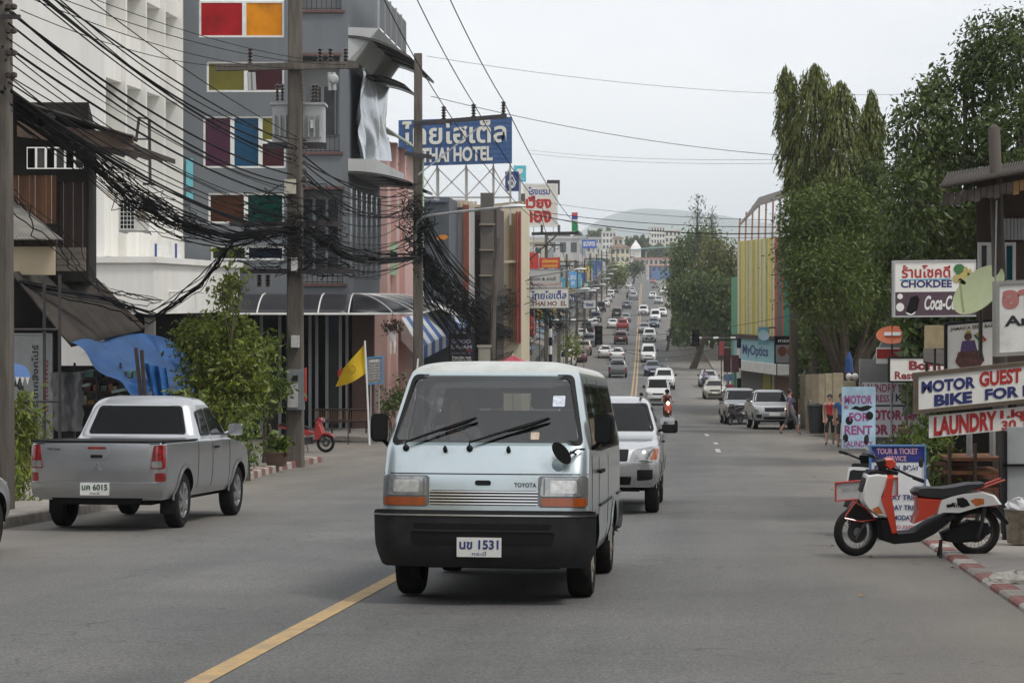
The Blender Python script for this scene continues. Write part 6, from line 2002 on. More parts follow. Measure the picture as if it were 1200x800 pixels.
signal('traffic light hanging from the right striped mast near the optician', 866, 128, -1, 812, 396, (811, 386, 819.5, 405.5))
t = thing('street_lamp', 'grey street lamp arm reaching over the left lane near the traffic light', 'street lamp', (XX(642, 155), 155, gz(155)))
WB().tube([(XX(642, 155), 155, gz(155)), W(643, 385, 155), W(647, 378, 155), W(660, 376.5, 155), W(690, 375.5, 155)], 0.06, 6).build('pole', steel, t)
WB().tube([W(690, 375.5, 155), W(696, 374.5, 155), W(703, 375, 155)], [0.06, 0.14, 0.05], 8).build('lamp_head', MATS['lamp_housing'], t)
def cpts(p, q, sag, n=18):
 p, q = Vector(p), Vector(q)
 return [p.lerp(q, k / n) - Vector((0, 0, sag * 4 * (k / n) * (1 - k / n))) for k in range(n + 1)]
def wire(p, q, sag, r, label, group, n=18):
 b = MB()
 b.tube(cpts(p, q, sag, n), r, 5, caps=False)
 o = b.build('cable', cable, None, smooth=80)
 return tag(o, label, 'cable', group)
L01, G01 = 'black cable running from the left edge pole to the transformer pole', 'cables from the left pole to the transformer pole'
for k in range(24):
 ys = R.choice((-85, -60, -40, -18, 2, 14, 30, 42, 58, 70, 84, 92, 98, 104, 110)) + R.uniform(-4, 4)
 ye = 150 + (ys + 90) * 0.62 + R.uniform(-10, 12)
 wire(W(R.uniform(0, 14), ys, 29.8), W(R.uniform(336, 352), ye, 51.8), R.uniform(0.15, 0.55), R.choice((0.008, 0.010, 0.012, 0.016, 0.02)), L01, G01)
for x0, y0, x1, y1 in ((40, 0, 345, 80), (24, 12, 290, 78), (70, -2, 405, 76), (-20, -55, 375, 72)):
 wire(W(x0, y0, 32), W(x1, y1, 51.6), 0.25, 0.008, 'thin wire from upper left to the transformer crossarm', 'thin wires to the transformer crossarm')
L12, G12 = 'black cable running from the transformer pole to the lamp pole', 'cables from the transformer pole to the lamp pole'
for k in range(26):
 ys = R.uniform(172, 322)
 ye = 215 + (ys - 172) * 0.6 + R.uniform(-10, 15)
 wire(W(R.uniform(338, 354), ys, 51.8), W(R.uniform(484, 496), ye, 75.8), R.uniform(0.2, 1.0), R.choice((0.009, 0.012, 0.015, 0.02)), L12, G12)
L23, G23 = 'black cable running from the lamp pole into the far tangle', 'cables from the lamp pole down the street'
for k in range(30):
 ys = R.uniform(235, 330)
 ye = 325 + (ys - 235) * 0.8 + R.uniform(-12, 15)
 wire(W(R.uniform(484, 496), ys, 75.8), W(R.uniform(607, 618), ye, 138.8), R.uniform(0.6, 2.8), R.choice((0.012, 0.016, 0.022, 0.028)), L23, G23)
for p, q in zip(hv1, hv2):
 wire(p, q, 0.3, 0.017, 'high voltage wire from the frame top to the lamp pole crossarm', 'high voltage wires over the street')
for p, q in zip(hv2, hv3):
 wire(p, q, 0.5, 0.018, 'high voltage wire from the lamp pole to the far crossarm', 'high voltage wires over the street')
for k in range(len(farp)):
 X, Y, Z = farp[k]
 pX, pY, pZ = farp[k - 1] if k else (X3p, 139, ZZ(240, 139))
 for dz, dx in ((-0.8, 1.2), (-0.8, -0.8), (-2.6, 0.1), (-4.6, 0.2), (-5.4, 0.1), (-5.9, 0.2)):
  wire((pX + dx, pY, pZ + dz), (X + dx, Y, Z + dz), 0.6 + R.uniform(0, 0.8), 0.022, 'far cable strung between the receding poles', 'cables between the far poles', 8)
for k, (a, c, s, r) in enumerate((((500, 66, 76), (1075, 110, 100), 0.5, 0.008), ((505, 113, 76), (1130, 185, 95), 0.8, 0.012), ((620, 176, 165), (1090, 180, 100), 0.5, 0.010), ((620, 180, 165), (1090, 185, 100), 0.5, 0.010),
      ((600, 243, 139), (1050, 262, 105), 0.6, 0.02), ((600, 246, 139), (1050, 264, 105), 0.9, 0.03), ((650, 256, 165), (1050, 268, 105), 0.9, 0.012), ((645, 238, 165), (930, 258, 118), 0.3, 0.014), ((660, 388, 150), (1000, 352, 95), 0.8, 0.012), ((700, 398, 150), (866, 396, 128), 1.2, 0.012), ((690, 402, 150), (838, 404, 150), 0.5, 0.010))):
 wire(W(*a), W(*c), s, r, 'thin wire crossing the street toward the trees', 'wires crossing the street')
def tangle(label, pts, n, spread, r, seed, loops=0.25):
 rr = random.Random(seed)
 b = MB()
 for k in range(n):
  off = Vector((rr.gauss(0, spread), rr.gauss(0, spread), rr.gauss(0, spread)))
  ph = rr.uniform(0, 6)
  fr_ = rr.uniform(4, 11)
  path = []
  P = [Vector(p) for p in pts]
  m = 26
  for i in range(m + 1):
   t_ = i / m * (len(P) - 1)
   j = min(len(P) - 2, int(t_))
   p = P[j].lerp(P[j + 1], t_ - j)
   e = math.sin(math.pi * i / m)
   w_ = loops * (0.3 + 0.7 * e) * rr.choice((0.15, 0.3, 0.5, 0.9))
   path.append(p + off * (0.5 + e * 0.8) + Vector((w_ * math.sin(fr_ * i / m * 3 + ph), w_ * math.cos(fr_ * i / m * 2 + ph), w_ * 0.7 * math.sin(fr_ * i / m * 2.5 + ph * 2) - 0.15 * e)))
  b.tube(path, r * rr.uniform(0.6, 1.4), 4, caps=False)
 o = b.build('cable_tangle', cable, None, smooth=80)
 return tag(o, label, 'cable tangle', kind='stuff')
tangle('dense bundle of black cables sagging from the left pole across the white building', [W(5, 122, 30), W(95, 172, 36), W(160, 222, 42), W(215, 255, 46), W(270, 274, 49), W(345, 268, 51.8)], 26, 0.10, 0.014, 1, 0.10)
tangle('tangle of spliced cables in front of the air conditioner', [W(110, 190, 40), W(165, 235, 43), W(235, 268, 47)], 22, 0.14, 0.009, 2, 0.22)
tangle('bundle of cables dropping from the tangle to the porch', [W(275, 280, 49.5), W(235, 325, 50), W(180, 362, 50), W(120, 345, 50), W(20, 330, 46)], 9, 0.09, 0.016, 3, 0.10)
tangle('mat of looped cables on the transformer pole', [W(290, 258, 51.5), W(346, 262, 51.5), W(400, 275, 52)], 30, 0.30, 0.010, 4, 0.35)
tangle('looped cables hanging below the transformer pole arm', [W(280, 300, 51.5), W(346, 290, 51.5), W(415, 312, 52)], 16, 0.22, 0.009, 5, 0.35)
tangle('thick cable bundle sagging from the transformer pole to the lamp pole', [W(346, 262, 51.8), W(400, 292, 58), W(440, 300, 66), W(490, 302, 75.8)], 16, 0.10, 0.022, 6, 0.08)
tangle('coils of cable hung on the lamp pole', [W(478, 235, 75.6), W(490, 262, 75.6), W(486, 300, 75.6)], 26, 0.25, 0.013, 7, 0.5)
tangle('matted cable knot between the lamp pole and the electricity cabinet', [W(492, 300, 76), W(520, 335, 88), W(560, 380, 104), W(600, 392, 130)], 60, 0.28, 0.020, 8, 0.35)
tangle('snarl of cables around the far crossarm pole', [W(560, 360, 112), W(612, 345, 138), W(660, 385, 160)], 46, 0.5, 0.022, 9, 0.6)
tangle('hanging cable loops on the pole beside the cream building', [W(612, 300, 138), W(613, 380, 138), W(615, 415, 138)], 26, 0.3, 0.02, 10, 0.5)
tangle('cables strung in a mass above the left row of parked cars', [W(616, 350, 139), W(655, 352, 195), W(686, 345, 285), W(705, 335, 400)], 30, 0.8, 0.03, 11, 0.6)
tangle('cables sagging in front of the dark corrugated awning', [W(-5, 200, 30), W(60, 255, 38), W(130, 330, 46), W(190, 350, 50)], 5, 0.15, 0.010, 12, 0.25)
tangle('old cable splice boxes hanging near the left pole', [W(2, 105, 30), W(40, 125, 31.5), W(62, 138, 33)], 14, 0.05, 0.022, 13, 0.04)
# ================================================================== vegetation
def leaf_mesh(C_, D_, size, aspect=0.42, jitter=0.35, name='leaves'):
 """C_: leaf centres (n,3); D_: leaf directions (n,3); a folded diamond per leaf"""
 n = len(C_)
 s = size * (1 + jitter * NR.randn(n)).clip(0.45, 1.8)
 D_ = D_ / np.linalg.norm(D_, axis=1, keepdims=True).clip(1e-6)
 r = NR.randn(n, 3)
 S = np.cross(D_, r)
 S /= np.linalg.norm(S, axis=1, keepdims=True).clip(1e-6)
 N = np.cross(S, D_)
 a = C_ - D_ * s[:, None] * 0.5
 c = C_ + D_ * s[:, None] * 0.5
 l = C_ + S * (s * aspect * 0.5)[:, None] + N * (s * 0.08)[:, None]
 r2 = C_ - S * (s * aspect * 0.5)[:, None] + N * (s * 0.08)[:, None]
 V = np.stack([a, l, c, r2], 1).reshape(-1, 3)
 me = bpy.data.meshes.new(name)
 me.vertices.add(4 * n)
 me.vertices.foreach_set('co', V.ravel().astype(np.float32))
 me.loops.add(6 * n)
 i = np.arange(n)[:, None] * 4
 me.loops.foreach_set('vertex_index', (i + np.array([0, 1, 2, 0, 2, 3])).ravel().astype(np.int32))
 me.polygons.add(2 * n)
 me.polygons.foreach_set('loop_start', (np.arange(2 * n) * 3).astype(np.int32))
 me.polygons.foreach_set('loop_total', np.full(2 * n, 3, np.int32))
 me.update(calc_edges=True)
 return me
def blob_leaves(blobs, dens, clump_r, per, droop=0.5):
 """leaf clumps through ellipsoids, thickest towards the surface"""
 Cs, Ds = [], []
 for c, r in blobs:
  c, r = np.array(c), np.array(r)
  area = 4 * math.pi * ((r[0] * r[1]) ** 1.6 / 3 + (r[0] * r[2]) ** 1.6 / 3 + (r[1] * r[2]) ** 1.6 / 3) ** (1 / 1.6)
  k = max(4, int(area * dens))
  d = NR.randn(k, 3)
  d /= np.linalg.norm(d, axis=1, keepdims=True)
  rad = 1 - np.abs(NR.randn(k)) * 0.28
  rad = rad.clip(0.15, 1.12) * (1 + 0.14 * np.sin(d[:, 0] * 7 + c[0]) * np.sin(d[:, 2] * 6 + c[2]))
  ctr = c + d * r * rad[:, None]
  pp = NR.poisson(per, k).clip(2)
  idx = np.repeat(np.arange(k), pp)
  off = NR.randn(len(idx), 3) * clump_r * (0.6 + 0.8 * NR.rand(k))[idx][:, None]
  Cs.append(ctr[idx] + off)
  Ds.append(d[idx] * 0.6 + NR.randn(len(idx), 3) * 0.55 + np.array([0, 0, -droop]))
 return np.concatenate(Cs), np.concatenate(Ds)
def tree(label, base, blobs, leaf, dens, per, clump, m, trunk_r=0.25, group=None, name='tree', droop=0.5, cat='tree', limbs=True, aspect=0.42, stems=1):
 base = Vector(base)
 t = thing(name, label, cat, base, group=group)
 Cs, Ds = blob_leaves(blobs, dens, clump, per, droop)
 keep = Cs[:, 2] > base.z + 0.02
 Cs, Ds = Cs[keep] - np.array(base), Ds[keep]
 me = leaf_mesh(Cs, Ds, leaf, aspect)
 me.materials.append(m)
 o = bpy.data.objects.new('crown', me)
 o['kind'] = 'stuff'
 C.objects.link(o)
 o.parent = t
 if limbs:
  b = WB()
  mid = Vector(np.mean([bl[0] for bl in blobs], axis=0))
  zlow = min(bl[0][2] - bl[1][2] * 0.4 for bl in blobs)
  fork = base.lerp(Vector((mid.x, mid.y, max(base.z + 0.5, zlow))), 0.75)
  for s in range(stems):
   jx = Vector((R.uniform(-1, 1) * trunk_r * 3 * (stems > 1), R.uniform(-1, 1) * trunk_r * 2 * (stems > 1), 0))
   b.tube([base + jx + Vector((0, 0, -0.2)), base.lerp(fork, 0.5) + jx * 0.8 + Vector((trunk_r * 0.4, 0, 0)), fork + jx * 0.4], [trunk_r * 1.15, trunk_r * 0.9, trunk_r * 0.75], 8)
  b.build('trunk', bark, t, smooth=60)
  for c, r in blobs:
   c = Vector(c)
   lb = WB()
   md = fork.lerp(c, 0.5) + Vector((R.uniform(-0.3, 0.3), R.uniform(-0.3, 0.3), 0.25))
   lb.tube([fork, md, c], [trunk_r * 0.5, trunk_r * 0.33, trunk_r * 0.12], 6)
   for q in range(4):
    d = Vector((R.gauss(0, 1), R.gauss(0, 1), R.gauss(0.2, 0.7))).normalized()
    e = c + Vector((d.x * r[0], d.y * r[1], d.z * r[2])) * 0.8
    lb.tube([md.lerp(c, 0.6 + 0.1 * q), (c + e) / 2, e], [trunk_r * 0.18, trunk_r * 0.1, 0.012], 5)
   lb.build('limb', bark, t, smooth=60)
 return t
def PB(px, py, Y, rx, rz, ry=None):        # blob from photo pixels: centre and half sizes
 k = Y / F
 return (tuple(W(px, py, Y)), (rx * k, (ry if ry else (rx + rz) / 2 * k), rz * k))
# ================================================================== right side of the street
boardg = mat('pale_grey_sheet', (0.36, 0.385, 0.40), 0.6, 0.1, var=0.1, scale=2, dirt=((0.2, 0.18, 0.15), 0.4, 1.5))
rs = thing('shop', 'wooden roadside shop with low eaves and grey sheet front at the right edge', 'shop', (XX(1215, 31), 31, gz(31)))
yw = 33.0
b = WB()
q = pxw(1148, 286, 1188, 330, yw)
xa, xb, za, zb = XX(1144, yw), XX(1320, yw), gz(yw), ZZ(205, yw)
wall(b, (xa, yw, za), (1, 0, 0), (0, 0, 1), xb - xa, zb - za, [(q[0] - xa, q[2] - za, q[1] - xa, q[3] - za), (XX(1146, yw) - xa, 0.05, XX(1178, yw) - xa, 1.9)], (0, 1, 0), 0.12)
b.build('wall', mat('dark_plank_wall', (0.055, 0.038, 0.03), 0.85, var=0.4, scale=1.5, streak=True), rs)
window(rs, (1146, 284, 1190, 332), yw - 0.06, [(1146, 284, 1160, 332, cg['grey']), (1160, 284, 1175, 332, cg['grey']), (1175, 284, 1190, 332, cg['teal'])], mat('pale_window_frame', (0.5, 0.5, 0.48), 0.5), 0.05, 0.04)
for k in range(9):
 pbox('wall_sheet', (1176 + k * 4.2, 256, 1179.6 + k * 4.2, 281), yw - 0.10, yw - 0.06, mat('silver_sheet', (0.28, 0.29, 0.29), 0.5, 0.3), rs)
b = WB()
corrugated(b, W(1102, 222, 28.0), W(1300, 186, 28.0), W(1110, 200, 35), W(1300, 170, 35), 60, 0.02, 4)
b.build('roof', corr, rs, smooth=60, solid=0.02)
e0, e1 = W(1104, 228, 28.1), W(1300, 192, 28.1)
for k in range(26):
 a, c = e0.lerp(e1, k / 26 + 0.002), e0.lerp(e1, (k + 1) / 26 - 0.002)
 d = 0.14 + 0.02 * (k % 3)
 m = mat('weathered_eave_board', (0.075, 0.06, 0.05), 0.85, var=0.5, scale=6) if k < 11 else mat('ochre_eave_board', (0.24, 0.135, 0.045), 0.8, var=0.3, scale=4)
 WB().add([a, c, c + Vector((0, 0, -d)), a + Vector((0, 0, -d)), a + Vector((0, 0.03, 0)), c + Vector((0, 0.03, 0)), c + Vector((0, 0.03, -d)), a + Vector((0, 0.03, -d))],
    [(3, 2, 1, 0), (4, 5, 6, 7), (0, 1, 5, 4), (1, 2, 6, 5), (2, 3, 7, 6), (3, 0, 4, 7)]).build('eave_board', m, rs)
for k, (y0, y1) in enumerate(((500, 543.5), (546.5, 642))):
 pbox('front_sheet', (1180.5, y0, 1290, y1), 24.9, 24.95, boardg, rs)
for r in ((1177, 505, 1180, 645), (1177, 543.6, 1290, 546.4)):
 pbox('front_frame', r, 24.85, 24.97, black, rs)
for k, (x0, y0, x1, y1, m) in enumerate(((1110, 536, 1176, 540, plank), (1108, 552, 1176, 556, plank), (1112, 566, 1176, 571, plankd), (1120, 585, 1176, 588, plank), (1110, 604, 1176, 607, plank))):
 pbox('shelf_board', (x0, y0, x1, y1), 28.2, 29.0, m, rs)
for x in (1112, 1142, 1172):
 pbox('shelf_post', (x, 520, x + 3, 618), 28.1, 28.18, wood, rs)
for x in (1136, 1163):
 WB().cyl(W(x, 540, 28.5), W(x, 505, 28.5), 0.04, n=8).build('steel_post', steel, rs)
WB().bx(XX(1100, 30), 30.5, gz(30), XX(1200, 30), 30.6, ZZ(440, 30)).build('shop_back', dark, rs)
for k in range(5):
 pbox('wall_plank', (1112 + k * 13, 556, 1124.6 + k * 13, 603), 29.05, 29.1, mat('red_brown_plank', (0.16, 0.065, 0.04), 0.8, var=0.35, scale=3), rs)
t = thing('utility_pole', 'old dark round pole rising through the shop eaves at the right', 'utility pole', (XX(1168, 35), 35, gz(35)))
WB().tube([(XX(1173, 30), 30.0, gz(30) - 0.2), (XX(1171, 30), 30.0, ZZ(330, 30)), (XX(1165, 30), 30.0, ZZ(150, 30)), (XX(1164.5, 30), 30.0, ZZ(146, 30))], [0.115, 0.10, 0.082, 0.03], 10).build('shaft', mat('tarred_pole', (0.075, 0.062, 0.052), 0.85, var=0.4, scale=5, bump=0.4, streak=True), t, smooth=50)
WB().tube([W(1166, 350, 29.8), W(1168, 235, 29.8)], 0.012, 5).build('conduit', steel, t)
t.location = (XX(1168, 30), 30, gz(30))
for ch in t.children:
 ch.location = (XX(1168, 35) - XX(1168, 30), 5, gz(35) - gz(30))
navyt = mat('navy_letter', (0.02, 0.028, 0.14), 0.6, var=0.15, scale=9)
redb = mat('strong_red_letter', (0.40, 0.025, 0.025), 0.6, var=0.15, scale=9)
signw = mat('sign_white_worn', (0.80, 0.79, 0.75), 0.6, var=0.05, dirt=((0.52, 0.47, 0.39), 0.5, 3))
brownf = mat('brown_sign_frame', (0.11, 0.085, 0.06), 0.7, var=0.3, scale=5)
sign('wide white sign, motor bike and guest house for rent, brown frame, tilted', (1076, 441, 1262, 480), 26, roll=19, panel=signw, frame=brownf, fw=0.05, thick=0.06,
  texts=[('MOTOR', 0.02, 0.16, 0.36, 0.52, navyt, 0.045), ('BIKE', 0.10, 0.60, 0.34, 0.95, navyt, 0.05), ('FOR RENT', 0.42, 0.58, 0.93, 0.92, navyt, 0.045), ('GUEST  HOUSE', 0.385, 0.05, 0.98, 0.50, redb, 0.04)], posts=(0.62, 0.97), post_m=dsteel)
sign('white sign with slanting red laundry letters hanging below the motor bike sign', (1089, 487.5, 1265, 513), 26.05, roll=18, panel=mat('grubby_white_board', (0.74, 0.73, 0.69), 0.65, var=0.06, dirt=((0.46, 0.42, 0.35), 0.6, 4)), thick=0.03,
  texts=[('LAUNDRY', 0.03, 0.06, 0.45, 0.94, redb, 0.05), ('1.kg', 0.47, 0.08, 0.66, 0.55, redb, 0.05), ('30 THB', 0.48, 0.55, 0.80, 0.98, redb, 0.03)], posts=(0.5,), post_m=dsteel)
coc = mat('purple_brown_band', (0.085, 0.05, 0.07), 0.5, var=0.2, scale=3)
r_ = sign('shop sign with red Thai letters, fruit picture and a purple drink band', (1049, 307, 1144, 370), 42, panel=signw, frame=mat('light_frame', (0.42, 0.42, 0.42), 0.5), fw=0.03, thick=0.2, roll=1, posts=(0.72, 0.92), post_m=dsteel,
  texts=[('ร้านโชคดี', 0.08, 0.06, 0.68, 0.30, redb, 0.025), ('CHOKDEE', 0.07, 0.34, 0.70, 0.48, navyt, 0.03)])
root, p, BL, u, v, n, w_, h_ = r_
shape(p, [(0.0, 0.56), (1, 0.56), (1, 1), (0, 1)], coc, *r_[2:], name='printed_band', out=0.004)
letter('Coca-Cola', p, w_ * 0.36, h_ * 0.10, w_ * 0.46, h_ * 0.27, white, y=-0.010, O=BL, U=u, V=v, N=n, world=True, bold=0.03, shear=0.3)
for e, m in ((ell(0.06, 0.64, 0.035, 0.05), signw), (ell(0.06, 0.84, 0.05, 0.08), signw), (ell(0.19, 0.93, 0.06, 0.06), signw)):
 shape(p, e, m, *r_[2:], name='printed_bubble', out=0.008)
shape(p, [(0.13, 0.93), (0.19, 0.66), (0.27, 0.62), (0.30, 0.70), (0.27, 0.90), (0.2, 0.97)], black, *r_[2:], name='printed_bottle', out=0.010)
for cx_, cy_, rx, ry, c in ((0.79, 0.14, 0.07, 0.09, (0.04, 0.16, 0.05)), (0.80, 0.26, 0.055, 0.12, (0.05, 0.14, 0.05)), (0.86, 0.30, 0.08, 0.10, (0.45, 0.36, 0.12)), (0.92, 0.26, 0.03, 0.12, (0.45, 0.36, 0.12)), (0.87, 0.22, 0.035, 0.12, (0.42, 0.32, 0.10)), (0.76, 0.32, 0.05, 0.08, (0.40, 0.33, 0.12))):
 shape(p, ell(cx_, cy_, rx, ry), mat('print_%02d%02d' % (cx_ * 100, cy_ * 100), c, 0.6), *r_[2:], name='printed_fruit', out=0.005 + 0.004 * cx_ + 0.006 * cy_)
shape(p, [(0.06, 0.325), (0.66, 0.315), (0.72, 0.29), (0.66, 0.335), (0.06, 0.345)], mat('print_cyan', (0.1, 0.35, 0.5), 0.6), *r_[2:], name='printed_stroke', out=0.006)
r_ = sign('white square bar sign with a brown figure and striped flag', (1110, 381, 1168, 440), 32, panel=signw, frame=black, fw=0.035, thick=0.06, roll=5, posts=(0.1, 0.9), post_m=dsteel,
  texts=[('JAMAICA SEED BAR', 0.06, 0.05, 0.94, 0.14, mat('olive_letter', (0.10, 0.08, 0.02), 0.6), 0.02)])
fig = mat('print_brown', (0.11, 0.045, 0.04), 0.6, var=0.5, scale=16)
for k, (poly, m) in enumerate(((ell(0.42, 0.26, 0.08, 0.08), fig), ([(0.30, 0.34), (0.55, 0.34), (0.62, 0.60), (0.25, 0.62)], mat('print_violet', (0.10, 0.06, 0.16), 0.6, var=0.5, scale=14)), ([(0.22, 0.55), (0.70, 0.55), (0.75, 0.76), (0.62, 0.92), (0.30, 0.92), (0.16, 0.74)], fig),
       ([(0.56, 0.22), (0.72, 0.40), (0.69, 0.43), (0.53, 0.25)], mat('print_green', (0.03, 0.13, 0.04), 0.6)), ([(0.60, 0.20), (0.76, 0.38), (0.72, 0.40), (0.57, 0.22)], mat('print_gold', (0.45, 0.33, 0.04), 0.6)), ([(0.64, 0.18), (0.80, 0.36), (0.76, 0.38), (0.61, 0.20)], redb), (ell(0.42, 0.165, 0.05, 0.03), MATS['print_gold']))):
 shape(r_[1], poly, m, *r_[2:], name='printed_figure', out=0.004 + 0.003 * k)
r_ = sign('large faded white lightbox with red and black letters at the right edge', (1171, 334, 1290, 413), 27.5, roll=6, panel=mat('faded_lightbox', (0.72, 0.72, 0.69), 0.5, var=0.06, dirt=((0.36, 0.34, 0.30), 0.5, 4)), frame=mat('alu_frame', (0.40, 0.39, 0.36), 0.4, 0.5), fw=0.05, thick=0.16, posts=(0.3, 0.8), post_m=dsteel,
  texts=[('อาหาร', 0.03, 0.08, 0.75, 0.36, mat('faded_red_letter', (0.42, 0.16, 0.15), 0.6), 0.06), ('Andaman', 0.05, 0.46, 0.9, 0.62, ink, 0.03), ('Food', 0.28, 0.78, 0.8, 0.96, ink, 0.03)])
def dish(label, c, rpx, Y, nrm, m, mast_y):
 p = W(c[0], c[1], Y)
 r = rpx * Y / F
 t = thing('satellite_dish', label, 'satellite dish', (p.x, p.y, gz(Y)))
 M = Matrix.Translation(p) @ Vector(nrm).to_track_quat('Z', 'Y').to_matrix().to_4x4()
 WB().lathe([(0.001, 0.0), (r * 0.3, r * 0.01), (r * 0.6, r * 0.045), (r * 0.85, r * 0.09), (r, r * 0.13), (r * 1.01, r * 0.11), (r * 0.6, r * 0.02), (0.001, -r * 0.03)], 28, M).build('reflector', m, t, smooth=40)
 f = M @ Vector((0, -r * 0.25, r * 0.95))
 lo = M @ Vector((0, -r * 0.98, r * 0.2))
 WB().tube([lo, lo.lerp(f, 0.5) + Vector((0, 0, -0.03)), f], 0.018, 6).build('feed_arm', m, t)
 WB().tube([f, f + (p - f).normalized() * 0.1], [0.035, 0.025], 8).build('receiver', black, t)
 bk = M @ Vector((0, 0, -r * 0.1))
 WB().tube([bk, bk + Vector((0, 0.1, -0.15)), (bk.x, bk.y + 0.12, ZZ(mast_y, Y))], 0.03, 6).build('mast', dsteel, t)
 return t, M, r
t, M, r = dish('pale yellow-green satellite dish seen edge-on among the signs', (1149, 342), 36, 30, (-0.68, -0.42, 0.60), mat('lime_dish', (0.55, 0.60, 0.32), 0.5, var=0.08), 420)
t, M, r = dish('orange satellite dish above the laundry boards', (1046, 394), 19, 65, (-0.12, -0.52, 0.85), mat('orange_dish', (0.60, 0.14, 0.04), 0.5, var=0.1), 440)
b = WB()
b.add([M @ Vector((a, c, r * 0.12)) for a, c in ((-r * 0.5, -r * 0.1), (r * 0.5, -r * 0.1), (r * 0.5, r * 0.3), (-r * 0.5, r * 0.3))], [(0, 1, 2, 3)])
b.build('label_plate', white, t)
t = thing('shop', 'low grey gabled shop wall carrying the laundry and motor bike boards', 'shop', (XX(1045, 67), 67, gz(67)))
WB().prism([(XX(1008, 67), gz(67)), (XX(1120, 67), gz(67)), (XX(1120, 67), ZZ(398, 67)), (XX(1036, 67), ZZ(396, 67)), (XX(1024, 67), ZZ(421, 67)), (XX(1008, 67), ZZ(421, 67))], 0.25, (0, 67, 0)).build('wall', mat('concrete_grey_wall', (0.22, 0.22, 0.215), 0.85, var=0.15, scale=1.2), t)
pinkl = mat('crimson_letter', (0.30, 0.03, 0.10), 0.6, var=0.15, scale=9)
lil = mat('pale_lilac_board', (0.60, 0.58, 0.62), 0.6, dirt=((0.3, 0.28, 0.27), 0.5, 3))
sign('pale board with crimson laundry service and price lettering', (1011, 448, 1085, 474), 66.6, panel=lil, thick=0.05, posts=(0.1, 0.9), texts=[('LAUNDRY SERVICE', 0.0, 0.06, 0.98, 0.44, pinkl, 0.02), ('EXPRESS', 0.02, 0.56, 0.42, 0.88, pinkl, 0.02), ('1Kg/30', 0.45, 0.50, 0.96, 0.96, ink, 0.02)])
sign('pale board with crimson motor bike for rent lettering', (1011, 476.5, 1085, 512), 66.5, panel=lil, thick=0.05, posts=(0.1, 0.9), texts=[('MOTOR BIKE', 0.03, 0.10, 0.97, 0.44, pinkl, 0.05), ('FOR RENT', 0.05, 0.58, 0.9, 0.92, pinkl, 0.05)])
sign('small white sign with red and white store lettering', (1027, 407, 1063, 426), 66.4, panel=signw, thick=0.05, texts=[('BRAND STORE SHOP', 0.03, 0.48, 0.97, 0.66, white, 0.03), ('rent · ticket', 0.45, 0.16, 0.95, 0.30, signw, 0.02)], posts=(0.5,))
_t = [o for o in bpy.data.objects if o.get('label', '').startswith('small white sign with red')][0]
pbox('red_band', (1027.5, 409, 1062.5, 420), 66.39, 66.394, redb, _t)
sign('framed white restaurant sign with a dark red name', (1043, 420, 1112, 446), 58, panel=signw, frame=black, fw=0.05, thick=0.06, posts=(0.3, 0.95), post_m=dsteel, texts=[('Born', 0.32, 0.10, 0.86, 0.52, mat('dark_red_letter', (0.25, 0.03, 0.04), 0.6), 0.05), ('Restaurant', 0.08, 0.58, 0.92, 0.94, MATS['dark_red_letter'], 0.03)])
t = thing('sign', 'cream panel with faded yellow picture under the shop sign', 'sign', (XX(1095, 36), 36, gz(36)))
pbox('panel', (1084, 381, 1108, 408), 36, 36.05, mat('cream_yellow_panel', (0.50, 0.40, 0.24), 0.6, var=0.3, scale=4), t)
pbox('post', (1095, 408, 1097, 560), 36.06, 36.12, dsteel, t)
t = thing('awning', 'small slanting dark awning over the restaurant sign', 'awning', (XX(1095, 38), 38, gz(38)))
WB().add([W(1082, 408, 38), W(1130, 412, 38), W(1118, 430, 36.5), W(1082, 424, 36.5)], [(0, 1, 2, 3)]).build('sheet', corr, t, solid=0.03)
for x in (1086, 1124):
 WB().cyl((XX(x, 38), 38, gz(38)), (XX(x, 38), 38, ZZ(412, 38)), 0.03, n=6).build('post', dsteel, t)
bann = mat('banner_blue_print', (0.36, 0.52, 0.64), 0.5, var=0.45, scale=0.9)
magl = mat('banner_magenta', (0.30, 0.05, 0.20), 0.5, var=0.1)
r_ = sign('blue stand-up banner reading motor for rent with a bike picture', (986.5, 453, 1026, 525), 62, panel=bann, thick=0.02, name='banner', cat='banner', posts=(0.05, 0.95),
  texts=[('MOTOR', 0.08, 0.14, 0.90, 0.28, magl, 0.03), ('BIKE', 0.07, 0.30, 0.20, 0.36, magl, 0.02), ('FOR', 0.22, 0.42, 0.80, 0.56, magl, 0.03), ('RENT', 0.08, 0.63, 0.9, 0.78, magl, 0.03), ('LAUNDRY', 0.06, 0.88, 0.92, 0.98, magl, 0.02)])
for k, (poly, m) in enumerate((([(0.25, 0.36), (0.40, 0.31), (0.55, 0.33), (0.75, 0.30), (0.92, 0.32), (0.78, 0.38), (0.60, 0.40), (0.42, 0.37)], black), (ell(0.22, 0.55, 0.11, 0.07), black), (ell(0.82, 0.47, 0.11, 0.07), black))):
 shape(r_[1], poly, m, *r_[2:], name='printed_bike', out=0.003 + 0.002 * k)
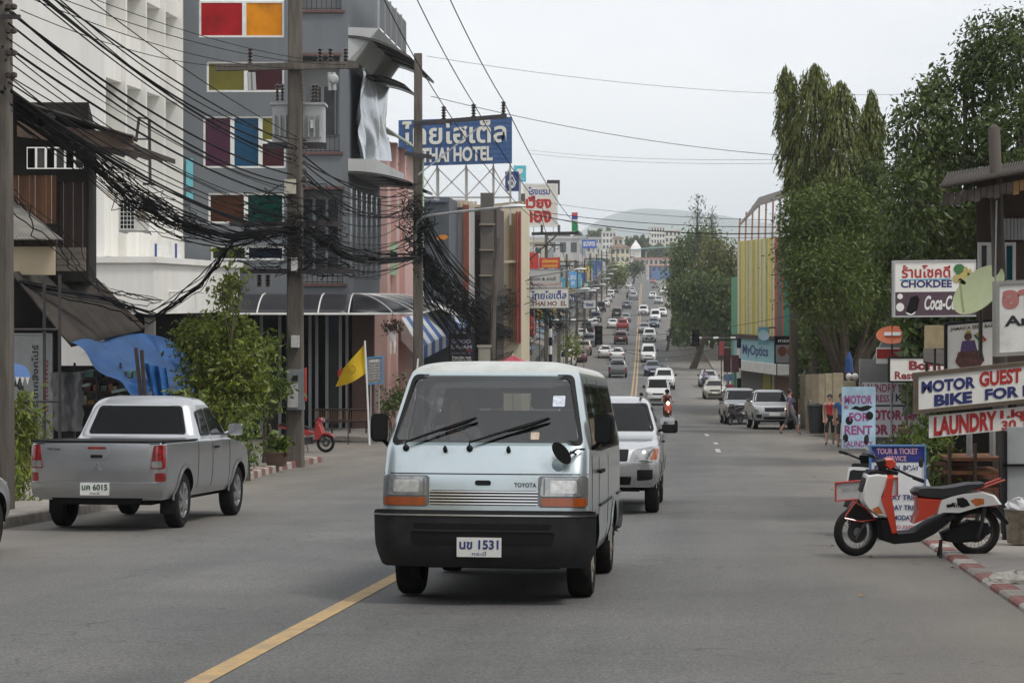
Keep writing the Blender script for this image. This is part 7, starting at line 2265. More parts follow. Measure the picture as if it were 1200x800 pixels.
r_ = sign('white ticket service board with dark blue heading behind the red scooter', (1021, 523, 1083, 622), 25.5, panel=mat('bright_board', (0.76, 0.78, 0.80), 0.5), frame=mat('blue_edge', (0.08, 0.20, 0.42), 0.5), fw=0.02, thick=0.03, posts=(0.05, 0.95),
  texts=[('TOUR & TICKET', 0.10, 0.02, 0.88, 0.09, mat('pink_white_letter', (0.60, 0.35, 0.45), 0.5), 0.03), ('SERVICE', 0.28, 0.11, 0.66, 0.17, MATS['pink_white_letter'], 0.03), ('BUS  VAN  BOAT', 0.06, 0.22, 0.9, 0.28, navyt, 0.03), ('DAY TRIP', 0.30, 0.57, 0.85, 0.63, navyt, 0.03),
   ('4 DAY TRIP', 0.25, 0.69, 0.85, 0.75, navyt, 0.03), ('ACCOMODATION', 0.10, 0.81, 0.97, 0.87, navyt, 0.03), ('LIC. NO.33/0342', 0.2, 0.93, 0.92, 0.97, redb, 0.02)], tout=0.009)
shape(r_[1], [(0, 0), (1, 0), (1, 0.185), (0, 0.185)], mat('heading_blue', (0.025, 0.035, 0.22), 0.5), *r_[2:], name='printed_band', out=0.004)
sign('grey price board with a red frame behind the scooter front', (980, 566, 1051, 586), 24.3, panel=mat('smudged_white', (0.44, 0.44, 0.44), 0.5, var=0.12, scale=9), frame=redb, fw=0.012, thick=0.02, roll=6, posts=(0.5,), texts=[('RENT 150 B / DAY', 0.1, 0.3, 0.6, 0.55, mat('faint_ink', (0.28, 0.27, 0.28), 0.6), 0.01)])
def pot(label, px, Y, ybase, r, h, m, lip=True, base_z=None):
 z = gz(Y) + 0.1 if base_z is None else base_z
 t = thing('plant_pot', label, 'plant pot', (XX(px, Y), Y, z))
 MB().lathe([(0.001, 0), (r * 0.7, 0), (r * 0.95, h * 0.6), (r, h * 0.9), (r * 1.1, h * 0.92), (r * 1.1, h), (r * 0.95, h), (r * 0.9, h * 0.85), (0.001, h * 0.85)], 20).build('pot', m, t, smooth=40)
 return t
terra = mat('terracotta', (0.12, 0.055, 0.04), 0.8, var=0.3, scale=6)
t = pot('big red-brown pot on the shelf behind the scooter seat', 1118, 28.6, 590, 0.22, 0.55, terra, base_z=ZZ(588, 28.6))
t = pot('brown glazed planter with broad leaves by the red and white kerb', 324, 49, 545, 0.30, 0.34, mat('glazed_brown', (0.085, 0.05, 0.035), 0.45, var=0.3, scale=5), base_z=gz(49) + 0.14)
Cs, Ds = blob_leaves([((0, 0, 0.48), (0.28, 0.28, 0.2))], 40, 0.05, 3, 0.1)
me = leaf_mesh(Cs, Ds, 0.22, 0.7)
me.materials.append(leafm)
o = bpy.data.objects.new('leaves', me)
o['kind'] = 'stuff'
C.objects.link(o)
o.parent = t
t = thing('rubbish_bin', 'battered bin with a plastic bag at the right edge', 'bin', (XX(1196, 24), 24, gz(24) + 0.07))
MB().lathe([(0.001, 0), (0.15, 0), (0.18, 0.36), (0.19, 0.38), (0.17, 0.38), (0.16, 0.34), (0.001, 0.3)], 16).build('drum', mat('dented_tin', (0.20, 0.17, 0.13), 0.6, 0.3, var=0.5, scale=12), t, smooth=40)
b = MB()
rr = random.Random(4)
b.ball((-0.02, -0.02, 0.40), 0.14, 14, 9, (1.1, 1, 0.7))
b.v = [(x + rr.uniform(-0.025, 0.025), y + rr.uniform(-0.025, 0.025), z + rr.uniform(-0.03, 0.03)) for x, y, z in b.v]
b.build('plastic_bag', mat('crumpled_bag', (0.55, 0.56, 0.57), 0.25, var=0.2), t)
t = thing('concrete_lump', 'broken lump of white-stained concrete at the lower right kerb', 'concrete', (XX(1190, 19), 19, gz(19)))
b = MB()
b.ball((0, 0, 0.05), 0.2, 14, 8, (1.2, 0.8, 0.45))
b.v = [(round(x * 9) / 9 * 0.5 + x * 0.5 + rr.uniform(-0.02, 0.02), y + rr.uniform(-0.02, 0.02), max(-0.02, z + rr.uniform(-0.015, 0.015))) for x, y, z in b.v]
b.build('lump', mat('stained_white_concrete', (0.42, 0.40, 0.36), 0.9, var=0.4, scale=12, bump=0.6), t)
drym = mat('dry_leaf', (0.26, 0.15, 0.06), 0.8, var=0.3)
for k, (px, py) in enumerate(((974, 642), (1022, 655), (1118, 668), (990, 610), (1010, 700), (960, 540), (940, 548), (955, 560), (975, 575), (925, 540))):
 g = G(px, py)
 b = MB()
 a = R.uniform(0, 6)
 s = 0.05
 b.add([(s * math.cos(a), s * math.sin(a), 0.02), (s * 0.5 * math.cos(a + 1.6), s * 0.5 * math.sin(a + 1.6), 0.035), (-s * math.cos(a), -s * math.sin(a), 0.015), (s * 0.5 * math.cos(a - 1.6), s * 0.5 * math.sin(a - 1.6), 0.03)], [(0, 1, 2), (0, 2, 3)])
 o = b.build('fallen_leaf', drym)
 o.location = g
 tag(o, 'dry brown leaf lying on the asphalt at the right', 'leaf', 'dry leaves on the road')
ob = thing('building', 'corner building with a front of coloured vertical stripes and an optician below', 'building', (XX(890, 130), 130, gz(130)))
Q0, Q1 = Vector((XX(866, 138), 138, 0)), Vector((XX(940, 123), 123, 0))
def oface(t_, z, out=0.0):
 d = (Q1 - Q0).normalized()
 n = Vector((d.y, -d.x, 0))
 if n.y > 0:
  n = -n
 p = Q0.lerp(Q1, t_) + n * out
 return Vector((p.x, p.y, z))
def obox(name, t0, t1, z0, z1, m, out, base=0.0):
 a, c, d, e = oface(t0, z0, base), oface(t1, z0, base), oface(t1, z0, out), oface(t0, z0, out)
 WB().add([Vector((p.x, p.y, z)) for z in (z0, z1) for p in (a, c, d, e)], [(0, 1, 2, 3), (7, 6, 5, 4), (4, 5, 1, 0), (5, 6, 2, 1), (6, 7, 3, 2), (7, 4, 0, 3)]).build(name, m, ob)
zt, zs, zk, zg = ZZ(283, 138), ZZ(391, 138), ZZ(420, 138), gz(130) - 0.4
back = Vector((10, 9, 0))
b = WB()
ps = [Q0, Q1, Q1 + back, Q0 + back]
b.add([(p.x, p.y, z) for z in (zg, zt - 0.02) for p in ps], [(0, 1, 2, 3), (7, 6, 5, 4), (4, 5, 1, 0), (5, 6, 2, 1), (6, 7, 3, 2), (7, 4, 0, 3)])
b.build('wall', mat('optician_wall', (0.42, 0.41, 0.38), 0.85), ob)
cols = [(0.46, 0.44, 0.36), (0.40, 0.33, 0.06), (0.30, 0.32, 0.12), (0.50, 0.40, 0.08), (0.45, 0.42, 0.30), (0.36, 0.30, 0.07), (0.48, 0.44, 0.33), (0.44, 0.38, 0.12), (0.25, 0.30, 0.15), (0.45, 0.40, 0.20)]
x = 0.0
k = 0
while x < 0.62:
 w_ = R.uniform(0.012, 0.034)
 obox('stripe', x, min(0.62, x + w_) - 0.001, zs, zt, mat('stripe_col_%d' % (k % 10), tuple(v * 1.3 for v in cols[k % 10]), 0.7), 0.10 + 0.02 * (k % 2))
 x += w_
 k += 1
for t0, t1, c in ((0.62, 0.665, (0.36, 0.09, 0.04)), (0.667, 0.73, (0.11, 0.115, 0.11)), (0.732, 0.76, (0.38, 0.09, 0.05)), (0.762, 0.88, (0.02, 0.19, 0.12)), (0.882, 1.0, (0.45, 0.36, 0.16))):
 obox('stripe', t0, t1, zs, zt, mat('stripe_%d' % int(t0 * 1000), c, 0.7), 0.12)
b = WB()
Q2 = Q0 + Vector((XX(857, 146) - Q0.x, 8, 0))
b.add([(p.x, p.y, z) for z in (zg, ZZ(324, 140)) for p in (Q0 + Vector((-0.05, 0, 0)), Q2, Q2 + Vector((6, 1, 0)), Q0 + Vector((6, 1, 0)))], [(0, 3, 2, 1), (4, 5, 6, 7), (4, 7, 3, 0), (0, 1, 5, 4), (1, 2, 6, 5)])
b.build('green_wing', mat('green_wing_paint', (0.09, 0.28, 0.15), 0.7, var=0.1), ob)
obox('sign_band', 0.0, 0.8, zk, zs - 0.25, mat('optician_blue', (0.24, 0.43, 0.48), 0.6, var=0.06), 0.35)
obox('dark_ledge', 0.0, 0.82, zs - 0.24, zs - 0.02, mat('dark_ledge_mat', (0.05, 0.03, 0.03), 0.7), 0.5)
obox('canopy', -0.02, 0.84, ZZ(431, 138), zk - 0.01, white, 0.9)
d = (Q1 - Q0).normalized()
n = Vector((d.y, -d.x, 0))
n = n if n.y < 0 else -n
Lq = (Q1 - Q0).length
letter('MyOptics', ob, Lq * 0.16, ZZ(417, 138), Lq * 0.42, ZZ(402, 138) - ZZ(417, 138), navyt, y=-0.36, O=Q0, U=d, N=n, world=True, bold=0.02)
obox('shop_front', 0.05, 0.4, gz(131), ZZ(431, 138) - 0.02, mat('dark_grey_front', (0.13, 0.13, 0.125), 0.7), 0.06)
obox('yellow_door', 0.42, 0.55, gz(131), ZZ(434, 138), mat('lime_door', (0.28, 0.26, 0.03), 0.6), 0.08)
obox('brown_shutter', 0.60, 0.98, gz(131), ZZ(434, 138), mat('brick_brown', (0.16, 0.085, 0.06), 0.8, var=0.3), 0.06)
for k in range(7):
 a = oface(k / 9, zt, 0.0)
 WB().bar(a, a + Vector((0.1, 0.3, 1.5 + 0.35 * min(k, 3))), 0.1).build('roof_post', mat('rust_post', (0.28, 0.14, 0.09), 0.8), ob)
WB().add([oface(0, zt + 1.0), oface(0.35, zt + 2.6), oface(0.95, zt + 2.9), oface(0.95, zt + 2.4), oface(0.35, zt + 2.1)], [(0, 1, 2, 3, 4)]).build('roof_frame', mat('pale_roof', (0.30, 0.27, 0.25), 0.8), ob, solid=0.1)
t = thing('sign', 'pale blue diamond-framed round sign projecting from the striped front', 'sign', (XX(895, 127), 127, ZZ(400, 127)))
pbox('panel', (888.5, 383, 901.5, 404), 127, 127.15, mat('panel_teal', (0.13, 0.30, 0.36), 0.6), t)
WB().lathe([(0.001, 0), (0.30, 0), (0.33, 0.02), (0.30, 0.04)], 20, Matrix.Translation((XX(895, 127), 126.98, ZZ(393, 127))) @ Matrix.Rotation(math.radians(90), 4, 'X')).build('disc', mat('disc_pale', (0.45, 0.62, 0.68), 0.5), t)
WB().bar((XX(899, 127), 127.1, ZZ(384, 127)), (XX(899, 127) + 1.0, 129.5, ZZ(384, 127)), 0.08).build('bracket', dsteel, t)
r_ = sign('dark and white cafe sign with round food pictures near the tree', (909, 395, 944, 425), 112, panel=mat('cafe_grey', (0.32, 0.31, 0.30), 0.6), frame=black, fw=0.06, thick=0.15, posts=(0.05,), post_m=dsteel, texts=[('กาแฟวุ้น', 0.08, 0.05, 0.7, 0.24, white, 0.03)], tout=0.012)
shape(r_[1], [(0, 0), (1, 0), (1, 0.3), (0, 0.3)], black, *r_[2:], name='printed_band', out=0.004)
shape(r_[1], ell(0.22, 0.55, 0.15, 0.20), mat('print_food', (0.20, 0.06, 0.035), 0.6), *r_[2:], name='printed_food', out=0.005)
shape(r_[1], ell(0.50, 0.55, 0.13, 0.18), mat('print_food_b', (0.28, 0.12, 0.05), 0.6), *r_[2:], name='printed_food', out=0.007)
for k, y0 in enumerate((0.36, 0.72)):
 shape(r_[1], [(0.58, y0), (0.97, y0), (0.97, y0 + 0.24), (0.58, y0 + 0.24)], black, *r_[2:], name='printed_frame', out=0.009)
 shape(r_[1], [(0.61, y0 + 0.03), (0.94, y0 + 0.03), (0.94, y0 + 0.21), (0.61, y0 + 0.21)], MATS['cafe_grey'], *r_[2:], name='printed_frame', out=0.011)
for k, (rc, c, lab) in enumerate((((848, 408, 856.5, 436), (0.06, 0.018, 0.022), 'dark maroon hanging banner, left of two by the striped mast'), ((857, 416, 866, 436), (0.07, 0.022, 0.03), 'dark maroon hanging banner, right of two by the striped mast'), ((848, 438, 860, 446), (0.10, 0.16, 0.24), 'small blue sign below the maroon banners'), ((853, 450, 860, 460), (0.25, 0.04, 0.08), 'small crimson sign by the parked cars'), ((843, 400, 848, 416), (0.30, 0.05, 0.06), 'small red and white flag sign by the mast'))):
 sign(lab, rc, 126 - k * 0.4, panel=mat('banner_col_%d' % k, c, 0.7, var=0.3, scale=3), thick=0.05, posts=(0.5,), post_m=dsteel)
t = thing('wall', 'low pale garden wall under the feathery tree', 'wall', (XX(960, 92), 92, gz(92)))
WB().add([Vector((p.x, p.y, z)) for z in (gz(92), gz(92) + 1.3) for p in (Vector((XX(938, 98), 98, 0)), Vector((XX(985, 76), 76, 0)), Vector((XX(985, 76) + 0.2, 76, 0)), Vector((XX(938, 98) + 0.2, 98, 0)))], [(3, 2, 1, 0), (4, 5, 6, 7), (0, 1, 5, 4), (1, 2, 6, 5), (2, 3, 7, 6), (3, 0, 4, 7)]).build('panel', mat('pale_wall_dirty', (0.34, 0.30, 0.24), 0.9, var=0.25, scale=1.2, dirt=((0.14, 0.12, 0.09), 0.6, 1)), t)
for k in range(6):
 Y = 96 - k * 3.6
 x = XX(938, 98) + (XX(985, 76) - XX(938, 98)) * (98 - Y) / 22
 WB().bx(x - 0.12, Y - 0.15, gz(Y), x + 0.25, Y + 0.15, gz(Y) + 2.4).build('pillar', mat('pillar_tan', (0.30, 0.25, 0.17), 0.9, var=0.2), t)
t = thing('lamp_post', 'gate pillar with two white globe lamps left of the banner', 'lamp post', (XX(996, 70), 70, gz(70)))
WB().bx(XX(990, 70), 70, gz(70), XX(1003, 70), 70.4, ZZ(447, 70)).build('pillar', MATS['pillar_tan'], t)
for x in (995, 1002):
 WB().ball(W(x, 441, 70.2), 0.11, 12, 8).build('globe', mat('globe_white', (0.65, 0.63, 0.6), 0.3), t, smooth=60)
t = thing('parasol', 'furled dark blue parasol behind the globe lamps', 'parasol', (XX(995, 74), 74, gz(74)))
WB().tube([W(995, 412, 74), W(995, 420, 74), W(995, 436, 74)], [0.03, 0.12, 0.16], 8).build('canopy', mat('parasol_navy', (0.02, 0.06, 0.2), 0.7), t)
WB().cyl((XX(995, 74), 74, gz(74)), W(995, 412, 74), 0.03, n=6).build('pole', steel, t)
t = thing('rubbish_bin', 'dark round bin on the pavement behind the walking man', 'bin', (XX(957, 82), 82, gz(82) + 0.12))
MB().lathe([(0.001, 0), (0.28, 0), (0.34, 1.0), (0.36, 1.02), (0.36, 1.08), (0.001, 1.15)], 16).build('drum', mat('bin_dark', (0.02, 0.022, 0.022), 0.5), t, smooth=40)
t = thing('flag', 'yellow flag with an emblem on a slanting pole by the cafe terrace', 'flag', (XX(432, 70), 70, gz(70)))
WB().tube([(XX(433, 70), 70, gz(70)), W(430, 450, 70), W(427.5, 399, 70)], 0.03, 6).build('pole', white, t)
fy = mat('yellow_flag', (0.62, 0.41, 0.01), 0.7, var=0.08, trans=0.2)
def ff(u, v):
 p = W(428, 402, 70).lerp(W(430, 436, 70), v)
 q = W(402, 432, 69.6).lerp(W(393, 453, 69.8), v)
 m = p.lerp(q, u)
 return m + Vector((0, 0.12 * math.sin(u * 7 + v * 2), -0.10 * math.sin(u * math.pi) * v))
WB().grid(ff, 16, 10).build('cloth', fy, t, smooth=60)
c = ff(0.5, 0.5)
WB().tube([c + Vector((0.10 * math.cos(a), -0.03, 0.12 * math.sin(a))) for a in [2 * math.pi * k / 14 for k in range(14)]], 0.012, 4, closed=True).build('emblem', mat('emblem_brown', (0.25, 0.12, 0.02), 0.7), t)
t = thing('flag', 'red flag half hidden behind the yellow flag', 'flag', (XX(398, 71), 71, gz(71)))
WB().grid(lambda u, v: W(396 + 12 * u, 434 + 8 * v - 6 * u, 70.6) + Vector((0, 0.05 * math.sin(6 * u), 0)), 6, 4).build('cloth', mat('red_flag', (0.40, 0.03, 0.02), 0.7), t, smooth=60)
WB().cyl((XX(408, 70.6), 70.6, gz(71)), W(408, 424, 70.6), 0.02, n=6).build('pole', wood, t)
r_ = sign('blue-edged menu board with columns of small print by the cafe', (431, 420, 447, 449), 71.5, roll=1.5, panel=mat('menu_print', (0.20, 0.20, 0.19), 0.6, var=0.5, scale=12), frame=mat('menu_blue', (0.06, 0.24, 0.45), 0.6), fw=0.05, thick=0.04, posts=(0.2, 0.8), texts=[('MENU', 0.12, 0.06, 0.85, 0.18, white, 0.03)])
for k in range(6):
 letter('rice  noodle  curry', r_[1], r_[6] * 0.1, r_[7] * (0.70 - 0.11 * k), r_[6] * 0.8, r_[7] * 0.05, white, y=-0.006, O=r_[2], U=r_[3], V=r_[4], N=r_[5], world=True, bold=0.01)
t = thing('bench', 'long dark bamboo bench in front of the cafe', 'bench', (XX(402, 74), 74, gz(74)))
zb = gz(74) + 0.32
for z in (0.42, 0.80):
 WB().cyl((XX(368, 74), 74, zb + z), (XX(432, 74), 74, zb + z), 0.035, n=6).build('rail', plankd, t)
for k in range(26):
 x = XX(369 + k * 2.45, 74)
 WB().cyl((x, 74.02, zb + 0.3), (x, 74.02, zb + 0.82), 0.016, n=5).build('cane', mat('bamboo_brown', (0.14, 0.065, 0.03), 0.6, var=0.3), t)
WB().bx(XX(368, 74), 73.6, zb + 0.40, XX(432, 74), 74.0, zb + 0.44).build('seat', plankd, t)
for x in (370, 390, 411, 430):
 WB().cyl((XX(x, 74), 73.65, zb), (XX(x, 74), 73.65, zb + 0.42), 0.03, n=6).build('leg', plankd, t)
t = thing('hanging_planter', 'white hanging planter with dangling legs and a dark bushy plant', 'planter', W(460, 395, 72))
b = WB()
b.lathe([(0.001, -0.22), (0.08, -0.2), (0.12, -0.05), (0.14, 0.12), (0.12, 0.14), (0.001, 0.1)], 12, Matrix.Translation(W(460, 393, 72)))
b.build('body', white, t, smooth=50)
for dx in (-2, 2):
 WB().tube([W(460 + dx, 398, 72), W(460 + dx * 1.2, 406, 71.95), W(460 + dx, 414, 72)], [0.045, 0.035, 0.03], 6).build('leg', white, t)
for dx in (-1, 1):
 WB().tube([W(460 + dx * 3, 390, 72), W(460 + dx * 6, 385, 71.95), W(460 + dx * 5, 378, 72)], [0.035, 0.03, 0.025], 6).build('arm', white, t)
Cs, Ds = blob_leaves([((0, 0, 0.35), (0.32, 0.3, 0.22))], 60, 0.06, 8, 0.2)
me = leaf_mesh(Cs, Ds, 0.10, 0.5)
me.materials.append(mat('dark_red_leaf', (0.05, 0.03, 0.02), 0.6, island=True, var=0))
o = bpy.data.objects.new('plant', me)
o['kind'] = 'stuff'
C.objects.link(o)
o.parent = t
WB().cyl(W(460, 388, 72), W(460, 365, 73.5), 0.01, n=5).build('cord', cable, t)
tree('large dark green broadleaf tree filling the upper right corner', (XX(1215, 52), 52, gz(52)),
  [PB(1085, 150, 52, 42, 52), PB(1070, 235, 51, 38, 50), PB(1130, 110, 54, 45, 45), PB(1165, 60, 54, 40, 45), PB(1205, 70, 52, 45, 60), PB(1140, 190, 53, 50, 55), PB(1200, 165, 51, 50, 55), PB(1112, 280, 52, 50, 45), PB(1060, 300, 54, 34, 40), PB(1180, 250, 54, 45, 45), PB(1080, 210, 55, 40, 60), PB(1240, 200, 52, 45, 110)],
  0.15, 9.5, 20, 0.17, leafd, 0.3, droop=0.7)
tree('wide feathery green tree drooping over the parked cars on the right', (XX(985, 90), 90, gz(90)),
  [PB(944, 262, 87, 31, 45), PB(985, 250, 88, 40, 40), PB(942, 325, 86, 25, 42), PB(980, 330, 85, 46, 50), PB(1030, 300, 87, 45, 55), PB(968, 385, 94, 25, 38), PB(1008, 395, 95, 40, 42), PB(1045, 365, 93, 42, 55), PB(931, 295, 88, 17, 28), PB(1025, 430, 96, 28, 28), PB(982, 420, 96, 20, 28), PB(1075, 330, 90, 30, 70)],
  0.19, 8.0, 22, 0.24, mat('leaf_feathery', (0.068, 0.112, 0.014), 0.5, island=True, trans=0.3, var=0), 0.3, droop=0.35, aspect=0.3, stems=3)
def mast_tree(label, px, ytop, Y, ybot, rpx, lean=0.0, group=None, dens=1.0):
 rpx *= 1.15
 base = Vector((XX(px, Y), Y, gz(Y)))
 t = thing('mast_tree', label, 'tree', base, group=group)
 zt, zb = ZZ(ytop, Y), ZZ(ybot, Y)
 H = zt - zb
 n = int(H * 300 * dens)
 u = NR.rand(n) ** 0.9
 a = NR.rand(n) * 2 * math.pi
 prof = np.interp(u, [0, 0.05, 0.2, 0.5, 0.8, 1.0], [0.12, 0.5, 0.85, 1.0, 1.0, 0.9]) * rpx * Y / F
 lob = 1 + 0.30 * np.sin(a * 2 + u * 19 + px) + 0.26 * np.sin(a * 5 - u * 31)
 rad = prof * lob * np.sqrt(NR.rand(n)) ** 0.6
 zc = zt - u * H
 L_ = 6
 Cs, Ds = [], []
 for k in range(L_):
  q = k / (L_ - 1)
  rr_ = rad * (0.75 + 0.25 * q) + 0.02 * NR.randn(n)
  Cs.append(np.stack([np.cos(a) * rr_ + lean * (1 - u), np.sin(a) * rr_, zc - base.z - q * 0.55 + 0.03 * NR.randn(n)], 1))
  Ds.append(np.stack([np.cos(a) * 0.35 + 0.2 * NR.randn(n), np.sin(a) * 0.35 + 0.2 * NR.randn(n), np.full(n, -1.0)], 1))
 me = leaf_mesh(np.concatenate(Cs), np.concatenate(Ds), 0.21, 0.26)
 me.materials.append(mat('leaf_mast_tree', (0.10, 0.135, 0.025), 0.45, island=True, trans=0.25, var=0))
 o = bpy.data.objects.new('crown', me)
 o['kind'] = 'stuff'
 C.objects.link(o)
 o.parent = t
 WB().tube([base + Vector((0, 0, -0.2)), Vector((base.x, Y, zb)), Vector((base.x + lean, Y, zt - 0.4))], [0.22, 0.16, 0.02], 7).build('trunk', bark, t)
mast_tree('leftmost mast tree, thin and yellowish with a leaning top', 930, 78, 96, 215, 14, lean=-0.35, dens=0.7)
mast_tree('tallest mast tree in the group, with a pointed top', 955, 76, 95, 240, 24)
mast_tree('broad mast tree with a rounded top right of the tallest one', 985, 96, 94, 240, 24)
mast_tree('slim mast tree standing apart beside the big dark tree', 1021, 106, 95, 260, 15)
tree('dark leafy tree filling the gap below the slim mast tree', (XX(1022, 93), 93, gz(93)), [PB(1020, 215, 93, 20, 28), PB(1015, 255, 93, 26, 30), PB(965, 222, 95, 35, 22)], 0.20, 7, 18, 0.25, leafd, 0.2)
yl = mat('leaf_olive', (0.10, 0.12, 0.03), 0.5, island=True, trans=0.3, var=0)
tree('dense green tree over the far parked pickups', (XX(820, 215), 224, gz(224)), [PB(800, 345, 224, 16, 18), PB(825, 345, 222, 24, 22), PB(850, 350, 220, 22, 22), PB(838, 372, 220, 24, 16), PB(862, 372, 218, 16, 20), PB(812, 368, 224, 14, 12)], 0.40, 1.5, 26, 0.5, leafd, 0.35)
tree('yellow-green tree with thin crown left of the striped building', (XX(845, 240), 240, gz(240)), [PB(838, 300, 240, 18, 20), PB(855, 305, 238, 16, 22), PB(826, 322, 242, 14, 16), PB(850, 325, 238, 16, 14)], 0.38, 1.4, 22, 0.5, yl, 0.3)
tree('mid green roadside tree where the street starts to climb', (XX(806, 270), 275, gz(275)), [PB(800, 302, 275, 14, 18), PB(815, 290, 275, 14, 18), PB(793, 325, 275, 10, 16), PB(828, 285, 280, 16, 18)], 0.42, 1.3, 24, 0.6, leafm, 0.35)
for k, (px, yt, Yt, lab) in enumerate(((818, 229, 262, 'tall wispy pine-like tree, left of the two over the street trees'), (834, 238, 266, 'wispy pine-like tree, right of the two over the street trees'))):
 tree(lab, (XX(px, Yt), Yt, gz(Yt)), [PB(px, yt + 12 + 10 * j, Yt, 2.5 + 1.7 * j, 9) for j in range(6)], 0.5, 0.55, 14, 0.45, mat('leaf_pine', (0.05, 0.075, 0.04), 0.6, island=True, var=0), 0.22, droop=-0.2, aspect=0.18)
tree('small reddish-brown tree at the foot of the far roadside trees', (XX(790, 250), 262, gz(262)), [PB(789, 345, 262, 8, 12), PB(795, 335, 262, 7, 8)], 0.4, 0.5, 18, 0.4, mat('leaf_rust', (0.12, 0.065, 0.03), 0.6, island=True, var=0), 0.15)
tree('tall leafy shrub with bamboo-like sprays between tarpaulin and pole', (XX(255, 50), 50.5, gz(50)), [PB(232, 400, 50, 32, 24), PB(262, 395, 50.5, 36, 30), PB(245, 440, 50, 38, 34), PB(285, 450, 49.5, 30, 42), PB(265, 490, 49, 32, 25), PB(268, 345, 51, 12, 24), PB(290, 415, 50, 22, 20)], 0.13, 18, 18, 0.13, leafy, 0.05, name='shrub', cat='shrub', stems=4)
tree('dark glossy bush beside the concrete pole', (XX(312, 50.5), 51, gz(51)), [PB(312, 425, 51, 20, 30), PB(322, 455, 51, 16, 24), PB(304, 470, 50, 18, 28)], 0.13, 12, 16, 0.12, leafm, 0.05, name='shrub', cat='shrub', stems=3)
tree('slender sapling rising in front of the white porch', (XX(268, 50), 49.8, gz(50)), [PB(268, 312, 49.8, 9, 26), PB(262, 345, 49.8, 18, 18), PB(285, 330, 49.8, 10, 14)], 0.16, 2.2, 8, 0.14, leafy, 0.03, name='sapling', cat='tree', stems=1)
tree('pale yellow-green shrub at the left edge behind the pickup', (XX(20, 34), 34, gz(34)), [PB(18, 480, 34, 24, 22), PB(22, 515, 34, 24, 26), PB(14, 555, 33, 24, 24), PB(40, 500, 34, 14, 14), PB(24, 590, 32.5, 20, 16)], 0.16, 18, 15, 0.10, leafy, 0.03, name='shrub', cat='shrub', droop=0.9, aspect=0.22, stems=4)
tree('small light green shrub showing over the pickup cab', (XX(215, 42), 42, gz(42)), [PB(212, 460, 42, 18, 8), PB(225, 468, 42, 12, 8)], 0.13, 9, 10, 0.09, leafy, 0.025, name='shrub', cat='shrub')
tree('low green plants along the kerb ahead of the pickup', (XX(292, 44), 44, gz(44)), [PB(288, 515, 44, 14, 22), PB(296, 540, 43, 12, 18), PB(290, 490, 45, 12, 16)], 0.13, 10, 12, 0.08, leafm, 0.02, name='shrub', cat='shrub', stems=3)
tree('dark green bush by the blue menu board', (XX(455, 72), 72.5, gz(72)), [PB(456, 468, 72.5, 18, 20), PB(468, 455, 72.5, 10, 14), PB(445, 480, 72.5, 12, 12)], 0.15, 6, 14, 0.13, leafd, 0.04, name='shrub', cat='shrub', stems=3)
tree('bright green street tree on the left by the parked cars', (XX(668, 190), 190, gz(190)), [PB(668, 405, 190, 10, 12), PB(672, 412, 190, 9, 9)], 0.35, 1.2, 18, 0.35, leafy, 0.12)
tree('leafy climbing plant below the laundry sign', (XX(1090, 29), 29, gz(29)), [PB(1095, 525, 29, 20, 26), PB(1065, 515, 29.5, 26, 16), PB(1105, 555, 28.5, 16, 24), PB(1085, 500, 30, 30, 14)], 0.09, 26, 14, 0.07, leafm, 0.025, name='climbing_plant', cat='plant', stems=3)
tree('pale feathery plant behind the orange dish', (XX(1050, 70), 70, gz(70)), [PB(1050, 385, 70, 22, 14), PB(1070, 365, 70, 16, 16)], 0.15, 6, 12, 0.12, leafm, 0.04, name='shrub', cat='shrub')
def hedge(label, boxes, leaf, n, m, name='thicket'):
 Cs, Ds = [], []
 for x0, y0, x1, y1, Ya, Yb, k in boxes:
  u = NR.rand(k, 3)
  Y = Ya + (Yb - Ya) * u[:, 1]
  X = ((x0 + (x1 - x0) * u[:, 0]) - CX) / F * Y
  top = y0 + 10 * np.sin(u[:, 0] * 17 + 1) + 6 * np.sin(u[:, 0] * 41)
  Z = CZ - ((y1 + (top - y1) * u[:, 2] ** 0.8) - HY) / F * Y
  Cs.append(np.stack([X, Y, Z], 1))
  Ds.append(NR.randn(k, 3) * 0.6 + np.array([0, -0.3, -0.5]))
 me = leaf_mesh(np.concatenate(Cs), np.concatenate(Ds), leaf, 0.5)
 me.materials.append(m)
 o = bpy.data.objects.new(name, me)
 C.objects.link(o)
 tag(o, label, 'thicket', kind='stuff')
hedge('dense dark thicket closing the view behind the roadside trees on the right', [(935, 250, 1300, 470, 102, 114, 42000), (1060, 300, 1300, 480, 62, 70, 16000)], 0.42, 0, leafd)
hedge('mass of greenery behind the far roadside trees', [(788, 320, 1000, 405, 235, 275, 16000)], 0.7, 0, leafd)
